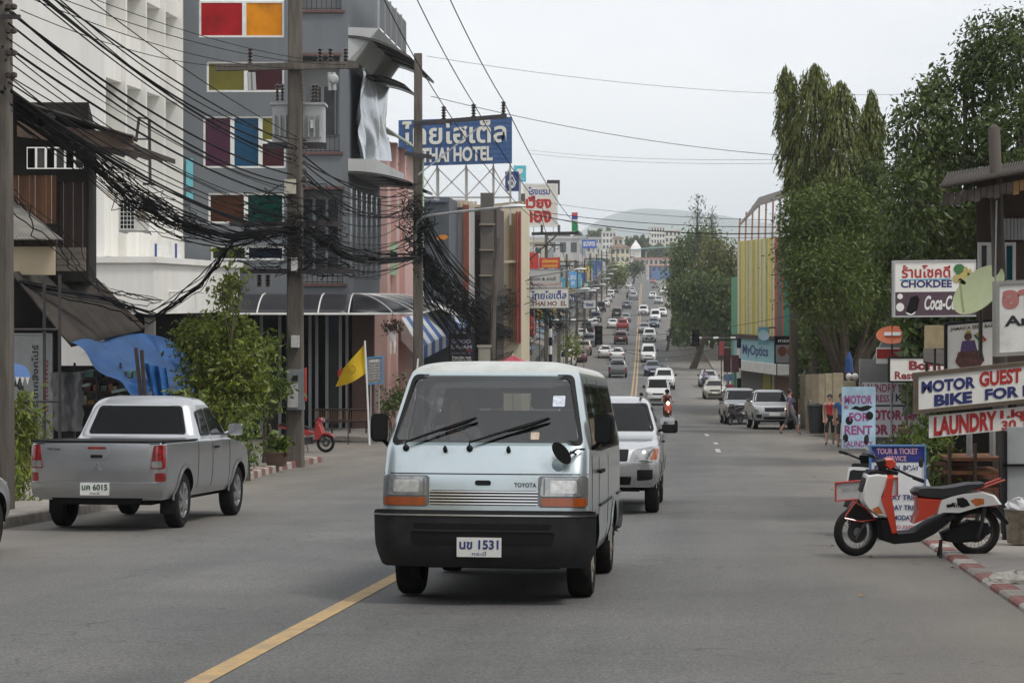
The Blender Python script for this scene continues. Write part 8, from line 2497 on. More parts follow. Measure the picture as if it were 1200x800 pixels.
# ================================================================== far town
TOWNC = [(0.55, 0.54, 0.50), (0.50, 0.46, 0.38), (0.42, 0.43, 0.44), (0.58, 0.56, 0.52), (0.46, 0.36, 0.30), (0.40, 0.46, 0.50), (0.55, 0.50, 0.36), (0.60, 0.60, 0.58)]
winm = mat('far_window', (0.06, 0.07, 0.08), 0.2, var=0.2)
def block(label, X0, X1, Y, dep, z0, z1, m, roofm=None, cols=3, rows=4, group=None, pitched=False, sk=0.0):
 t = thing('building', label, 'building', ((X0 + X1) / 2, Y, z0), group=group)
 dx = sk * dep
 WB().add([(x, y, z) for z in (z0 - 1, z1) for x, y in ((X0, Y), (X1, Y), (X1 + dx, Y + dep), (X0 + dx, Y + dep))], [(3, 2, 1, 0), (4, 5, 6, 7), (0, 1, 5, 4), (1, 2, 6, 5), (2, 3, 7, 6), (3, 0, 4, 7)]).build('wall', m, t)
 w_, h_ = (X1 - X0) / cols, (z1 - z0) / rows
 for i in range(cols):
  for j in range(1, rows):
   WB().bx(X0 + w_ * (i + 0.22), Y - 0.06, z0 + h_ * (j + 0.25), X0 + w_ * (i + 0.78), Y - 0.01, z0 + h_ * (j + 0.8)).build('window', winm, t)
 if pitched:
  mid = (X0 + X1) / 2
  WB().add([(X0 - 0.5, Y - 0.5, z1), (X1 + 0.5, Y - 0.5, z1), (mid, Y + dep / 2, z1 + (X1 - X0) * 0.28), (X0 - 0.5, Y + dep + 0.5, z1), (X1 + 0.5, Y + dep + 0.5, z1)], [(0, 1, 2), (1, 4, 2), (4, 3, 2), (3, 0, 2), (0, 3, 4, 1)]).build('roof', roofm, t)
 else:
  WB().bx(X0 - 0.2, Y - 0.2, z1, X1 + 0.2, Y + dep, z1 + 0.4).build('parapet', roofm or m, t)
 return t
Y = 142.0
k = 0
desc = ['cream', 'tan', 'grey', 'off-white', 'dusty brown', 'blue-grey', 'yellowish', 'white']
while Y < 640:
 dep = R.uniform(8, 14) * (1 + Y / 900)
 X1 = xc(Y) - HL(Y) - 4.6 + R.uniform(-0.6, 0.4)
 hgt = R.choice((8, 10, 11.5, 13, 14)) * 0.95
 m = mat('town_wall_%d' % (k % 8), TOWNC[k % 8], 0.85, var=0.1, scale=0.5, dirt=((0.25, 0.23, 0.2), 0.5, 0.3), streak=True)
 t = block('%s shophouse in the receding left row, %s one from the cream building' % (desc[k % 8], ORD[k]),
    X1 - 12, X1, Y, dep - 0.3, gz(Y), gz(Y) + hgt, m, cols=6, rows=4, sk=slope(Y))
 zb = gz(Y)
 for j in range(1, 4):
  for i in range(2):
   a = Y + dep * (0.15 + 0.45 * i)
   x = X1 + slope(Y) * (a - Y) + 0.02
   WB().add([(x, a, zb + hgt / 4 * (j + 0.25)), (x + slope(Y) * dep * 0.3, a + dep * 0.3, zb + hgt / 4 * (j + 0.25)), (x + slope(Y) * dep * 0.3, a + dep * 0.3, zb + hgt / 4 * (j + 0.8)), (x, a, zb + hgt / 4 * (j + 0.8))], [(0, 1, 2, 3)]).build('window', winm, t)
 c = R.choice(((0.45, 0.05, 0.04), (0.05, 0.12, 0.4), (0.5, 0.5, 0.48), (0.04, 0.2, 0.1), (0.55, 0.4, 0.05), (0.1, 0.35, 0.5)))
 WB().bx(X1 + 0.1, Y + 1, zb + 4.2 + R.uniform(-0.4, 1.8), X1 + 1.5, Y + 1.25, zb + 6.6 + R.uniform(-0.3, 1.5)).build('hanging_sign', mat('far_sign_%d' % int(sum(c) * 1000), c, 0.6, var=0.4, scale=1.5), t)
 WB().add([(X1, Y, zb + 3.6), (X1 + 2.2, Y, zb + 2.9), (X1 + 2.2 + slope(Y) * dep, Y + dep, zb + 2.9), (X1 + slope(Y) * dep, Y + dep, zb + 3.6)], [(0, 1, 2, 3)]).build('awning', mat('far_awning_%d' % (k % 3), ((0.2, 0.22, 0.24), (0.10, 0.16, 0.22), (0.25, 0.2, 0.16))[k % 3], 0.7), t, solid=0.08)
 Y += dep
 k += 1
for lab, x0, x1, Ya, dep, hgt, m in (('unseen cream shophouse block added on the left to block sky light', -24, -11.5, -30, 26, 9, creamw), ('unseen grey shophouse block added on the left to block sky light', -24, -10.5, -3, 24, 9.5, greyw),
         ('unseen dark timber block added on the right to block sky light', 7.6, 20, -2, 22.5, 5.5, wood), ('unseen brown block added on the right behind the viewer to block sky light', 6.5, 20, -30, 27, 9, MATS['dark_brown_wall'])):
 block(lab, x0, x1, Ya, dep, gz(Ya + dep / 2) - 0.6, gz(Ya + dep / 2) + hgt, m, cols=3, rows=3)  # unseen blocks added beside and behind the camera to block low sky light
roofb = mat('brown_tile_roof', (0.16, 0.10, 0.075), 0.85, var=0.2)
roofr = mat('faded_red_roof', (0.45, 0.17, 0.13), 0.85, var=0.15)
def pblock(label, x0, x1, yt, yb, Y, dep, col, **kw):
 return block(label, XX(x0, Y), XX(x1, Y), Y, dep, ZZ(yb, Y), ZZ(yt, Y), mat('far_wall_%03d%02d' % (x0, int(col[0] * 99)), col, 0.85, var=0.08), **kw)
pblock('pale yellow house with a brown tiled roof at the head of the street', 716, 738, 290, 318, 700, 14, (0.60, 0.54, 0.38), roofm=roofb, pitched=True, cols=4, rows=3)
pblock('small upper storey with brown roof behind the pale yellow house', 719, 730, 279, 300, 722, 8, (0.58, 0.53, 0.40), roofm=roofb, pitched=True, cols=2, rows=2)
pblock('large white slab building with banded windows on the far skyline', 763, 779, 266, 300, 1000, 20, (0.70, 0.68, 0.63), cols=5, rows=5)
pblock('stepped right wing of the white slab building on the skyline', 779.3, 798, 270, 300, 1001, 18, (0.66, 0.63, 0.57), cols=4, rows=4)
pblock('long low building with a faded red roof across the street end', 744, 788, 303, 320, 790, 14, (0.50, 0.42, 0.38), roofm=roofr, cols=8, rows=2)
pblock('blue-fronted shop at the end of the street, right of centre', 763, 790, 312, 326, 745, 10, (0.12, 0.20, 0.38), roofm=roofr, cols=4, rows=2)
pblock('low grey shop at the end of the street, left of centre', 735, 757, 312, 326, 742, 10, (0.32, 0.31, 0.30), cols=4, rows=2)
pblock('white apartment block above the far left shops', 706, 722, 272, 300, 900, 14, (0.66, 0.65, 0.62), cols=4, rows=4)
pblock('pale building far behind the row, left skyline', 690, 705, 279, 310, 860, 14, (0.52, 0.52, 0.50), cols=4, rows=4)
t = thing('pavilion', 'white tent-shaped pavilion roof on the far skyline', 'pavilion', (XX(745, 820), 820, ZZ(300, 820)))
WB().lathe([(3.0, ZZ(292, 820)), (2.2, ZZ(288, 820)), (0.8, ZZ(284, 820)), (0.5, ZZ(282, 820)), (0.0, ZZ(281.5, 820))], 4, Matrix.Translation((XX(745, 820), 820, 0)) @ Matrix.Rotation(0.78, 4, 'Z')).build('roof', white, t)
WB().bx(XX(739, 820), 819, ZZ(310, 820), XX(751, 820), 821, ZZ(292.2, 820)).build('wall', white, t)
for k, (x0, x1, yt, Y, lab) in enumerate(((735, 760, 277, 840, 'dark green trees behind the pavilion'), (690, 720, 268, 940, 'tree tops behind the far left roofs'), (640, 690, 272, 900, 'tree tops over the left shop roofs'), (752, 800, 285, 960, 'trees below the white slab building'))):
 n = 5000
 u = NR.rand(n, 3)
 X = ((x0 + (x1 - x0) * u[:, 0]) - CX) / F * Y
 top = yt + 4 * np.abs(np.sin(u[:, 0] * 8)) + 2 * np.sin(u[:, 0] * 23)
 Z = CZ - ((312 + (top - 312) * u[:, 2] ** 0.7) - HY) / F * Y
 me = leaf_mesh(np.stack([X, Y + 12 * u[:, 1], Z], 1), NR.randn(n, 3), 1.5, 0.6)
 me.materials.append(leafm if k % 2 else leafd)
 o = bpy.data.objects.new('treetops', me)
 C.objects.link(o)
 tag(o, lab, 'trees', kind='stuff')
tree('round green tree on the left where the street tops out', (XX(722, 520), 520, gz(520)), [PB(722, 318, 520, 9, 12), PB(728, 325, 520, 8, 8), PB(716, 326, 520, 7, 8)], 0.7, 0.6, 22, 0.7, leafy, 0.3)
tree('dark tree at the street end beside the grey shop', (XX(742, 640), 640, gz(640)), [PB(741, 316, 640, 7, 8), PB(747, 314, 640, 6, 7)], 0.8, 0.5, 22, 0.8, leafd, 0.3)
tree('green tree on the right where the street climbs, beyond the pickups', (XX(792, 400), 400, gz(400)), [PB(796, 335, 400, 8, 12), PB(802, 322, 400, 9, 14)], 0.6, 0.6, 22, 0.7, leafm, 0.3)
t = thing('street_lamp', 'tall double street lamp in the far middle of the road', 'street lamp', (XX(757, 560), 560, gz(560)))
WB().cyl((XX(757, 560), 560, gz(560)), W(757, 294, 560), 0.13, n=6).build('pole', steel, t)
WB().tube([W(739, 293, 560), W(757, 291, 560), W(790, 289, 560)], 0.12, 5).build('arm', mat('teal_arm', (0.25, 0.42, 0.44), 0.6), t)
# ================================================================== traffic
PAINTS = dict(white=(0.62, 0.62, 0.60), silver=(0.38, 0.39, 0.40), grey=(0.16, 0.165, 0.17), black=(0.02, 0.02, 0.022), maroon=(0.085, 0.012, 0.02), beige=(0.36, 0.33, 0.27), red=(0.30, 0.02, 0.02), navy=(0.03, 0.045, 0.085), green=(0.04, 0.08, 0.06))
PM = {k: paint('traffic_' + k, c, 0.2 if k in ('white', 'red', 'maroon') else 0.45, 0.35, 0.2) for k, c in PAINTS.items()}
SPECS = dict(sedan=sedan_spec, suv=suv_spec, van=minivan_spec, pickup=pickup_spec)
LEN = dict(sedan=4.5, suv=4.7, van=4.78, pickup=5.02)
PROTO = {}
def traffic(kind, col, px, py, away, label, cat=None, detail=0, sx=None, group=None):
 key = (kind, detail)
 if key not in PROTO:
  root = thing(dict(sedan='car', suv='sport_utility_vehicle', van='minivan', pickup='pickup_truck')[kind], '', '')
  vehicle(fix_paint(SPECS[kind](), PM['white']), root, PM['white'], detail)
  PROTO[key] = root
  o = root
 else:
  o = copy_tree(PROTO[key])
 pm = PM[col]
 for ch in o.children:
  if ch.material_slots and ch.material_slots[0].material and ch.material_slots[0].material.name.startswith('paint_traffic'):
   set_mat(ch, pm)
 g = G(px, py)
 Y = g.y + (LEN[kind] if away else 0)
 place(o, XX(px, g.y), Y, slope(Y) if sx is None else sx, away)
 if '_bl' in o:
  del o['_bl']
 tag(o, label, cat or dict(sedan='car', suv='car', van='minivan', pickup='pickup truck')[kind], group)
 return o
traffic('pickup', 'grey', 727.5, 443, True, 'grey pickup driving away in the left lane, nearest of the queue')
traffic('sedan', 'white', 712, 420, True, 'white sedan driving away, left of two side by side')
traffic('sedan', 'white', 726, 423, True, 'white sedan driving away just ahead of the grey pickup')
traffic('suv', 'maroon', 730, 404, True, 'dark maroon car with red tail lights ahead of the white sedans')
traffic('pickup', 'red', 732, 388, True, 'red car in the outgoing queue ahead of the maroon one')
traffic('sedan', 'white', 720, 385, True, 'white sedan beside the red car in the outgoing queue')
traffic('sedan', 'grey', 735, 378, True, 'grey car in the outgoing queue beyond the red one')
traffic('suv', 'black', 725, 373, True, 'black car at the left of the outgoing queue')
traffic('sedan', 'navy', 736, 362, True, 'dark blue car far up the outgoing lane')
traffic('pickup', 'silver', 744, 351.5, True, 'silver pickup climbing far up the outgoing lane')
traffic('sedan', 'white', 738, 338, True, 'white car near the top of the outgoing lane')
traffic('sedan', 'silver', 742, 344, True, 'silver car behind the white one near the top of the hill')
traffic('van', 'white', 771, 475, False, 'white van coming on, nearest of the queue behind the silver pickup', detail=1)
traffic('suv', 'white', 778.5, 457, False, 'white car coming on behind the nearest white van')
traffic('sedan', 'navy', 765, 441, False, 'dark blue sedan coming on with the queue')
traffic('van', 'white', 760, 425, False, 'white high-roofed van coming on behind the dark blue sedan')
traffic('suv', 'white', 761, 401, False, 'white car behind the high-roofed van')
traffic('sedan', 'grey', 755, 391, False, 'grey car in the oncoming queue near the centre line')
traffic('sedan', 'navy', 766, 384, False, 'dark blue car in the oncoming queue beside the grey one')
traffic('van', 'white', 768, 377, False, 'white van further up the oncoming queue')
traffic('suv', 'white', 754, 370, False, 'white car near the centre line further up the oncoming queue')
traffic('sedan', 'white', 776, 371, False, 'white car at the right of the oncoming queue')
traffic('sedan', 'silver', 772, 356, False, 'silver car descending the hill')
traffic('sedan', 'white', 765, 350, False, 'white car descending beside the silver one')
traffic('suv', 'white', 778, 346, False, 'white car at the right, high on the hill')
traffic('sedan', 'green', 768, 338, False, 'dark green car near the hilltop')
traffic('sedan', 'red', 765, 332, False, 'small red car at the very top of the street')
traffic('pickup', 'black', 789, 400, False, 'black pickup parked under the far trees, left of the pair')
traffic('pickup', 'white', 803, 406, False, 'white pickup parked under the far trees, right of the pair')
traffic('sedan', 'silver', 800, 386, False, 'silver car parked behind the white pickup')
traffic('sedan', 'beige', 793, 379, False, 'beige car parked deep under the far trees')
traffic('sedan', 'silver', 831, 454, False, 'silver sedan parked by the mast, beyond the beige one')
traffic('sedan', 'beige', 838, 468, False, 'beige old sedan parked by the mast near the optician')
traffic('sedan', 'maroon', 681, 425, True, 'maroon sedan parked at the left kerb')
traffic('pickup', 'beige', 687, 417, True, 'beige pickup parked ahead of the maroon sedan')
traffic('suv', 'grey', 693, 407, True, 'grey car parked ahead of the beige pickup')
for k, (px, py, kd, cl) in enumerate(((684, 398, 'sedan', 'white'), (690, 392, 'pickup', 'black'), (696, 385, 'sedan', 'silver'), (700, 378, 'suv', 'navy'), (698, 371, 'pickup', 'white'), (706, 366, 'van', 'black'), (711, 360, 'sedan', 'white'), (714, 354, 'sedan', 'silver'), (717, 349, 'suv', 'white'), (722, 343, 'sedan', 'grey'), (726, 338, 'sedan', 'white'))):
 traffic(kd, cl, px, py, True, '%s vehicle parked on the left, %s beyond the grey one' % (cl, ORD[k]), cat='car')
traffic('suv', 'silver', 871, 497.5, False, 'silver off-roader with dark grille parked left of the silver pickup', detail=1, sx=0.03)
traffic('pickup', 'silver', 908, 503.5, False, 'silver pickup parked nose-on beside the walking man', detail=1, sx=0.02)
traffic('van', 'white', 668, 431, True, 'white van parked at the left kerb nearest the traffic light mast')
# ================================================================== people
skinm = mat('skin', (0.36, 0.19, 0.12), 0.55, var=0.08)
hairm = mat('dark_hair', (0.012, 0.009, 0.008), 0.5, var=0.2)
def cloth(n, c):
 return mat('cloth_' + n, c, 0.85, var=0.15, scale=6)
BASE = dict(pelvis=(0, 0, 0.95), waist=(0, 0, 1.10), chest=(0, 0.0, 1.30), neck=(0, 0.0, 1.46), jaw=(0, 0.02, 1.53), head=(0, 0.015, 1.61), crown=(0, 0.0, 1.68),
   rsh=(0.175, 0, 1.40), relb=(0.22, 0.0, 1.12), rwr=(0.23, 0.06, 0.88), lsh=(-0.175, 0, 1.40), lelb=(-0.22, 0.0, 1.12), lwr=(-0.23, 0.06, 0.88),
   rhip=(0.095, 0, 0.90), rkn=(0.10, 0.02, 0.50), ran=(0.10, 0.0, 0.09), rtoe=(0.11, 0.15, 0.035), lhip=(-0.095, 0, 0.90), lkn=(-0.10, 0.02, 0.50), lan=(-0.10, 0.0, 0.09), ltoe=(-0.11, 0.15, 0.035))
RAD = dict(pelvis=(0.155, 0.11), waist=(0.13, 0.095), chest=(0.155, 0.105), neck=(0.055, 0.055), jaw=(0.062, 0.07), head=(0.078, 0.095), crown=(0.062, 0.075), rsh=(0.068, 0.062), relb=(0.043, 0.043), rwr=(0.028, 0.026),
   rhip=(0.10, 0.10), rkn=(0.06, 0.06), ran=(0.042, 0.042), rtoe=(0.042, 0.025))
EDG = [('pelvis', 'waist'), ('waist', 'chest'), ('chest', 'neck'), ('neck', 'jaw'), ('jaw', 'head'), ('head', 'crown'), ('chest', 'rsh'), ('rsh', 'relb'), ('relb', 'rwr'), ('chest', 'lsh'), ('lsh', 'lelb'), ('lelb', 'lwr'),
  ('pelvis', 'rhip'), ('rhip', 'rkn'), ('rkn', 'ran'), ('ran', 'rtoe'), ('pelvis', 'lhip'), ('lhip', 'lkn'), ('lkn', 'lan'), ('lan', 'ltoe')]
def person(label, pose, zones, loc, rotz, hair='short', scale=1.0, parent_matrix=None, rad=None):
 """zones: joint -> material index; one continuous skinned body with fingers; hair is a child"""
 J = {k: Vector(v) for k, v in BASE.items()}
 for k, v in pose.items():
  J[k] = Vector(v)
 RD = dict(RAD)
 RD.update(rad or {})
 names = list(J)
 verts = [J[n] for n in names]
 edges = [(names.index(a), names.index(b)) for a, b in EDG]
 rads = [RD.get(n) or RD.get('r' + n[1:]) for n in names]
 lab = list(names)
 for s in 'rl':       # palm and five fingers on each hand
  wri, elb = J[s + 'wr'], J[s + 'elb']
  d = (wri - elb).normalized()
  side = d.cross(Vector((0, 1, 0)) if abs(d.y) < 0.8 else Vector((1, 0, 0))).normalized()
  palm = wri + d * 0.075
  verts.append(palm)
  rads.append((0.032, 0.016))
  lab.append(s + 'hand')
  ip = len(verts) - 1
  edges.append((names.index(s + 'wr'), ip))
  curl = Vector((0, 0.5, -0.2))
  for q, (o, l) in enumerate(((-0.030, 0.065), (-0.010, 0.08), (0.010, 0.075), (0.028, 0.058))):
   b0 = palm + side * o + d * 0.03
   b1 = b0 + (d + curl * 0.35).normalized() * l * 0.55
   b2 = b1 + (d + curl * 0.9).normalized() * l * 0.5
   prev = ip
   for p in (b0, b1, b2):
    verts.append(p)
    rads.append((0.0095, 0.0095))
    lab.append(s + 'hand')
    edges.append((prev, len(verts) - 1))
    prev = len(verts) - 1
  t0 = palm - side * 0.035 - d * 0.02
  t1 = t0 + (d - side * 0.9 + curl * 0.3).normalized() * 0.045
  prev = ip
  for p in (t0, t1):
   verts.append(p)
   rads.append((0.011, 0.011))
   lab.append(s + 'hand')
   edges.append((prev, len(verts) - 1))
   prev = len(verts) - 1
 me = bpy.data.meshes.new('person')
 me.from_pydata([tuple(v * scale) for v in verts], edges, [])
 o = bpy.data.objects.new('person', me)
 C.objects.link(o)
 md = o.modifiers.new('skin', 'SKIN')
 md.use_smooth_shade = True
 for k, sv in enumerate(me.skin_vertices[0].data):
  sv.radius = (rads[k][0] * scale, rads[k][1] * scale)
  sv.use_root = (k == 0)
 ss = o.modifiers.new('sub', 'SUBSURF')
 ss.levels = ss.render_levels = 1
 dg = bpy.context.evaluated_depsgraph_get()
 body = bpy.data.meshes.new_from_object(o.evaluated_get(dg))
 bpy.data.objects.remove(o)
 mats = zones['mats']
 body.materials.clear()
 for m in mats:
  body.materials.append(m)
 V = np.array([tuple(v * scale) for v in verts])
 seg = []
 for p in body.polygons:
  c = np.array(p.center)
  best, bi = 9, 0
  for (a, b) in edges:
   A, B = V[a], V[b]
   t_ = np.clip(np.dot(c - A, B - A) / max(1e-9, np.dot(B - A, B - A)), 0, 1)
   dd = np.linalg.norm(c - A - (B - A) * t_)
   if dd < best:
    best, bi = dd, (a, b, t_)
  a, b, t_ = bi
  za, zb = zones.get(lab[a], 0), zones.get(lab[b], 0)
  key = lab[a] + '-' + lab[b]
  if key in zones:
   cut, m0, m1 = zones[key]
   p.material_index = m0 if t_ < cut else m1
  else:
   p.material_index = za if t_ < 0.5 else zb
  p.use_smooth = True
 bm = bmesh.new()
 bm.from_mesh(body)
 hd = J['head'] * scale
 def lump(c, r, sx, sy, sz, mi):
  res = bmesh.ops.create_icosphere(bm, subdivisions=1, radius=r * scale, matrix=Matrix.Translation(hd + Vector(c) * scale) @ Matrix.Diagonal((sx, sy, sz, 1)))
  for v in res['verts']:
   for f in v.link_faces:
    f.material_index = mi
    f.smooth = True
 lump((0, 0.098, -0.02), 0.018, 0.8, 1.1, 1.5, 0)
 for s in (1, -1):
  lump((s * 0.078, 0, -0.015), 0.022, 0.4, 0.8, 1.2, 0)
  lump((s * 0.032, 0.083, 0.012), 0.010, 1.3, 0.6, 0.8, len(mats) - 1)
 lump((0, 0.085, -0.062), 0.016, 1.5, 0.5, 0.45, 0)
 bm.to_mesh(body)
 bm.free()
 po = bpy.data.objects.new('person', body)
 C.objects.link(po)
 tag(po, label, 'person')
 hb_ = MB()
 hb_.ball(hd + Vector((0, -0.012, 0.03)) * scale, 0.098 * scale, 14, 9, (0.92, 1.08, 0.98))
 hb_.f = [f for f in hb_.f if not (sum(hb_.v[i][1] for i in f) / 4 > hd.y + 0.03 * scale and sum(hb_.v[i][2] for i in f) / 4 < hd.z + 0.055 * scale) and sum(hb_.v[i][2] for i in f) / 4 > hd.z - 0.05 * scale]
 hb_.i = [0] * len(hb_.f)
 if hair == 'tied':
  hb_.ball(hd + Vector((0, -0.12, 0.02)) * scale, 0.045 * scale, 8, 6)
 if hair == 'helmet':
  hb_ = MB()
  hb_.ball(hd + Vector((0, 0, 0.035)) * scale, 0.135 * scale, 14, 9, (0.95, 1.08, 0.95))
 hb_.build('helmet' if hair == 'helmet' else 'hair', black if hair == 'helmet' else hairm, po, smooth=60)
 po.location = loc
 po.rotation_euler = (0, 0, rotz)
 return po
eye = mat('eye_dark', (0.02, 0.015, 0.012), 0.3, var=0)
ARMS = {k: 1 for k in ('pelvis', 'waist', 'chest', 'rsh', 'lsh')}
g = G(925, 509.5)
person('man in purple shirt and long grey shorts walking across the street',
  dict(rkn=(0.10, 0.24, 0.52), ran=(0.10, 0.30, 0.10), rtoe=(0.11, 0.44, 0.04), lkn=(-0.10, -0.05, 0.50), lan=(-0.10, -0.36, 0.13), ltoe=(-0.11, -0.24, 0.04), relb=(0.24, -0.16, 1.14), rwr=(0.24, -0.14, 0.88), lelb=(-0.23, 0.10, 1.13), lwr=(-0.22, 0.24, 0.92)),
  dict(ARMS, mats=[skinm, cloth('purple', (0.10, 0.085, 0.17)), cloth('grey_shorts', (0.075, 0.08, 0.09)), cloth('sandal', (0.08, 0.045, 0.03)), eye], rhip=2, lhip=2, pelvis=2, **{'rhip-rkn': (0.99, 2, 2), 'lhip-lkn': (0.99, 2, 2), 'rkn-ran': (0.35, 2, 0), 'lkn-lan': (0.35, 2, 0), 'rsh-relb': (0.7, 1, 0), 'lsh-lelb': (0.7, 1, 0), 'ran-rtoe': (0.3, 0, 3), 'lan-ltoe': (0.3, 0, 3), 'pelvis-waist': (0.4, 2, 1)}),
  (g.x, g.y, g.z + 0.01), math.radians(-80), scale=1.04, rad=dict(rkn=(0.085, 0.09), rhip=(0.115, 0.115)))
g = G(972.5, 522)
person('woman in red sleeveless top and black knee-length shorts walking by the banner',
  dict(rkn=(0.09, 0.16, 0.50), ran=(0.09, 0.16, 0.10), rtoe=(0.10, 0.30, 0.04), lkn=(-0.09, -0.02, 0.49), lan=(-0.09, -0.24, 0.12), ltoe=(-0.10, -0.12, 0.04), relb=(0.22, -0.08, 1.14), rwr=(0.20, 0.05, 0.92), lelb=(-0.21, 0.03, 1.13), lwr=(-0.16, 0.16, 0.95)),
  dict(ARMS, mats=[mat('skin_light', (0.50, 0.30, 0.22), 0.55, var=0.06), cloth('red', (0.42, 0.03, 0.035)), cloth('black', (0.02, 0.02, 0.022)), cloth('shoe_dark', (0.03, 0.022, 0.02)), eye], rsh=0, lsh=0, rhip=2, lhip=2, pelvis=2, **{'rhip-rkn': (0.99, 2, 2), 'lhip-lkn': (0.99, 2, 2), 'rkn-ran': (0.12, 2, 0), 'lkn-lan': (0.12, 2, 0), 'chest-rsh': (0.6, 1, 0), 'chest-lsh': (0.6, 1, 0), 'ran-rtoe': (0.3, 0, 3), 'lan-ltoe': (0.3, 0, 3)}),
  (g.x, g.y, g.z + 0.01), math.radians(165), hair='tied', scale=0.97)
g = G(985, 520)
person('person in blue T-shirt half hidden behind the motor for rent banner',
  dict(rkn=(0.09, 0.14, 0.50), ran=(0.09, 0.12, 0.10), rtoe=(0.10, 0.26, 0.04), lkn=(-0.09, -0.02, 0.49), lan=(-0.09, -0.20, 0.11), ltoe=(-0.10, -0.08, 0.04)),
  dict(ARMS, mats=[skinm, cloth('blue', (0.03, 0.11, 0.30)), cloth('dark_shorts', (0.03, 0.035, 0.045)), cloth('shoe_b', (0.05, 0.04, 0.035)), eye], rhip=2, lhip=2, pelvis=2, **{'rhip-rkn': (0.99, 2, 2), 'lhip-lkn': (0.99, 2, 2), 'rkn-ran': (0.1, 2, 0), 'lkn-lan': (0.1, 2, 0), 'rsh-relb': (0.6, 1, 0), 'lsh-lelb': (0.6, 1, 0), 'ran-rtoe': (0.3, 0, 3), 'lan-ltoe': (0.3, 0, 3)}),
  (XX(986, 67.5), 67.5, gz(67.5)), math.radians(170), scale=1.0)
SIT = dict(rhip=(0.09, 0.06, 0.92), lhip=(-0.09, 0.06, 0.92), rkn=(0.12, 0.48, 0.96), lkn=(-0.12, 0.48, 0.96), ran=(0.12, 0.56, 0.56), lan=(-0.12, 0.56, 0.56), rtoe=(0.13, 0.70, 0.53), ltoe=(-0.13, 0.70, 0.53))
dv = person('driver in a pale shirt behind the wheel of the pale blue van', dict(SIT, relb=(0.26, 0.18, 1.16), rwr=(0.17, 0.44, 1.22), lelb=(-0.26, 0.18, 1.16), lwr=(-0.17, 0.44, 1.22)),
  dict(ARMS, mats=[skinm, cloth('pale_shirt', (0.40, 0.40, 0.38)), cloth('trousers', (0.03, 0.03, 0.035)), cloth('shoe_c', (0.03, 0.03, 0.03)), eye], rhip=2, lhip=2, rkn=2, lkn=2, pelvis=2, **{'rsh-relb': (0.6, 1, 0), 'lsh-lelb': (0.6, 1, 0), 'rkn-ran': (0.9, 2, 3), 'lkn-lan': (0.9, 2, 3)}), (0, 0, 0), 0.0)
van_M = van.matrix_basis.copy()
_m = van_M @ Matrix.Translation((-0.40, 1.36, 0.0)) @ Matrix.Rotation(math.pi, 4, 'Z')
dv.matrix_world = _m
dv.location = _m.translation
dv.rotation_euler = _m.to_euler()
# ================================================================== two-wheelers
def pillow(b, poly, half, cy=0.0, k=0.90, k2=0.98):
 """side outline (x, z) swelled to a cushion-like body of half width half about y = cy"""
 cx_ = sum(p[0] for p in poly) / len(poly)
 cz_ = sum(p[1] for p in poly) / len(poly)
 n = len(poly)
 vs, fs = [], []
 lay = [(-half, k), (-half * 0.72, k2), (0, 1.0), (half * 0.72, k2), (half, k)]
 for d, s in lay:
  vs += [(cx_ + (x - cx_) * s, cy + d, cz_ + (z - cz_) * s) for x, z in poly]
 for j in range(len(lay) - 1):
  for i in range(n):
   i2 = (i + 1) % n
   fs.append((j * n + i, j * n + i2, (j + 1) * n + i2, (j + 1) * n + i))
 fs.append(tuple(range(n - 1, -1, -1)))
 fs.append(tuple((len(lay) - 1) * n + i for i in range(n)))
 return b.add(vs, fs)
def spoked(parent, x, z, r, wd, steer=0.0, spokes=24, name='wheel'):
 o = bpy.data.objects.new(name, None)
 C.objects.link(o)
 o.parent = parent
 o.location = (x, 0, z)
 o.rotation_euler = (math.radians(90), 0, steer)
 MB().lathe([(r * 0.72, -wd / 2 * 0.7), (r * 0.86, -wd / 2), (r * 0.97, -wd * 0.3), (r, 0), (r * 0.97, wd * 0.3), (r * 0.86, wd / 2), (r * 0.72, wd / 2 * 0.7)], 30).build('tyre', rubber, o, smooth=45)
 MB().lathe([(r * 0.74, -wd * 0.36), (r * 0.67, -wd * 0.3), (r * 0.67, wd * 0.3), (r * 0.74, wd * 0.36)], 30).build('rim', dsteel, o, smooth=45)
 b = MB()
 b.lathe([(0.001, -wd * 0.5), (0.045, -wd * 0.5), (0.05, 0), (0.045, wd * 0.5), (0.001, wd * 0.5)], 12)
 for k in range(spokes):
  a = 2 * math.pi * k / spokes
  s = wd * 0.35 * (1 if k % 2 else -1)
  b.bar((0.04 * math.cos(a + 0.4), 0.04 * math.sin(a + 0.4), s), (r * 0.68 * math.cos(a), r * 0.68 * math.sin(a), 0), 0.005)
 so = b.build('spokes', steel, o)
 so['kind'] = 'stuff'
 MB().lathe([(0.03, wd * 0.4), (r * 0.45, wd * 0.4), (r * 0.45, wd * 0.44), (0.03, wd * 0.44)], 20).build('brake_disc', dsteel, o)
 return o
SCY = 22.7
def scx(cx_, cy_):       # traced from the side view: metres from the rear tyre's ground point
 px, py = 970 + cx_ / 5.333, 520 + cy_ / 5.333
 return ((px - 1142) / F * SCY, (652.5 - py) / F * SCY)
def tr(pts):
 return [scx(*p) for p in pts]
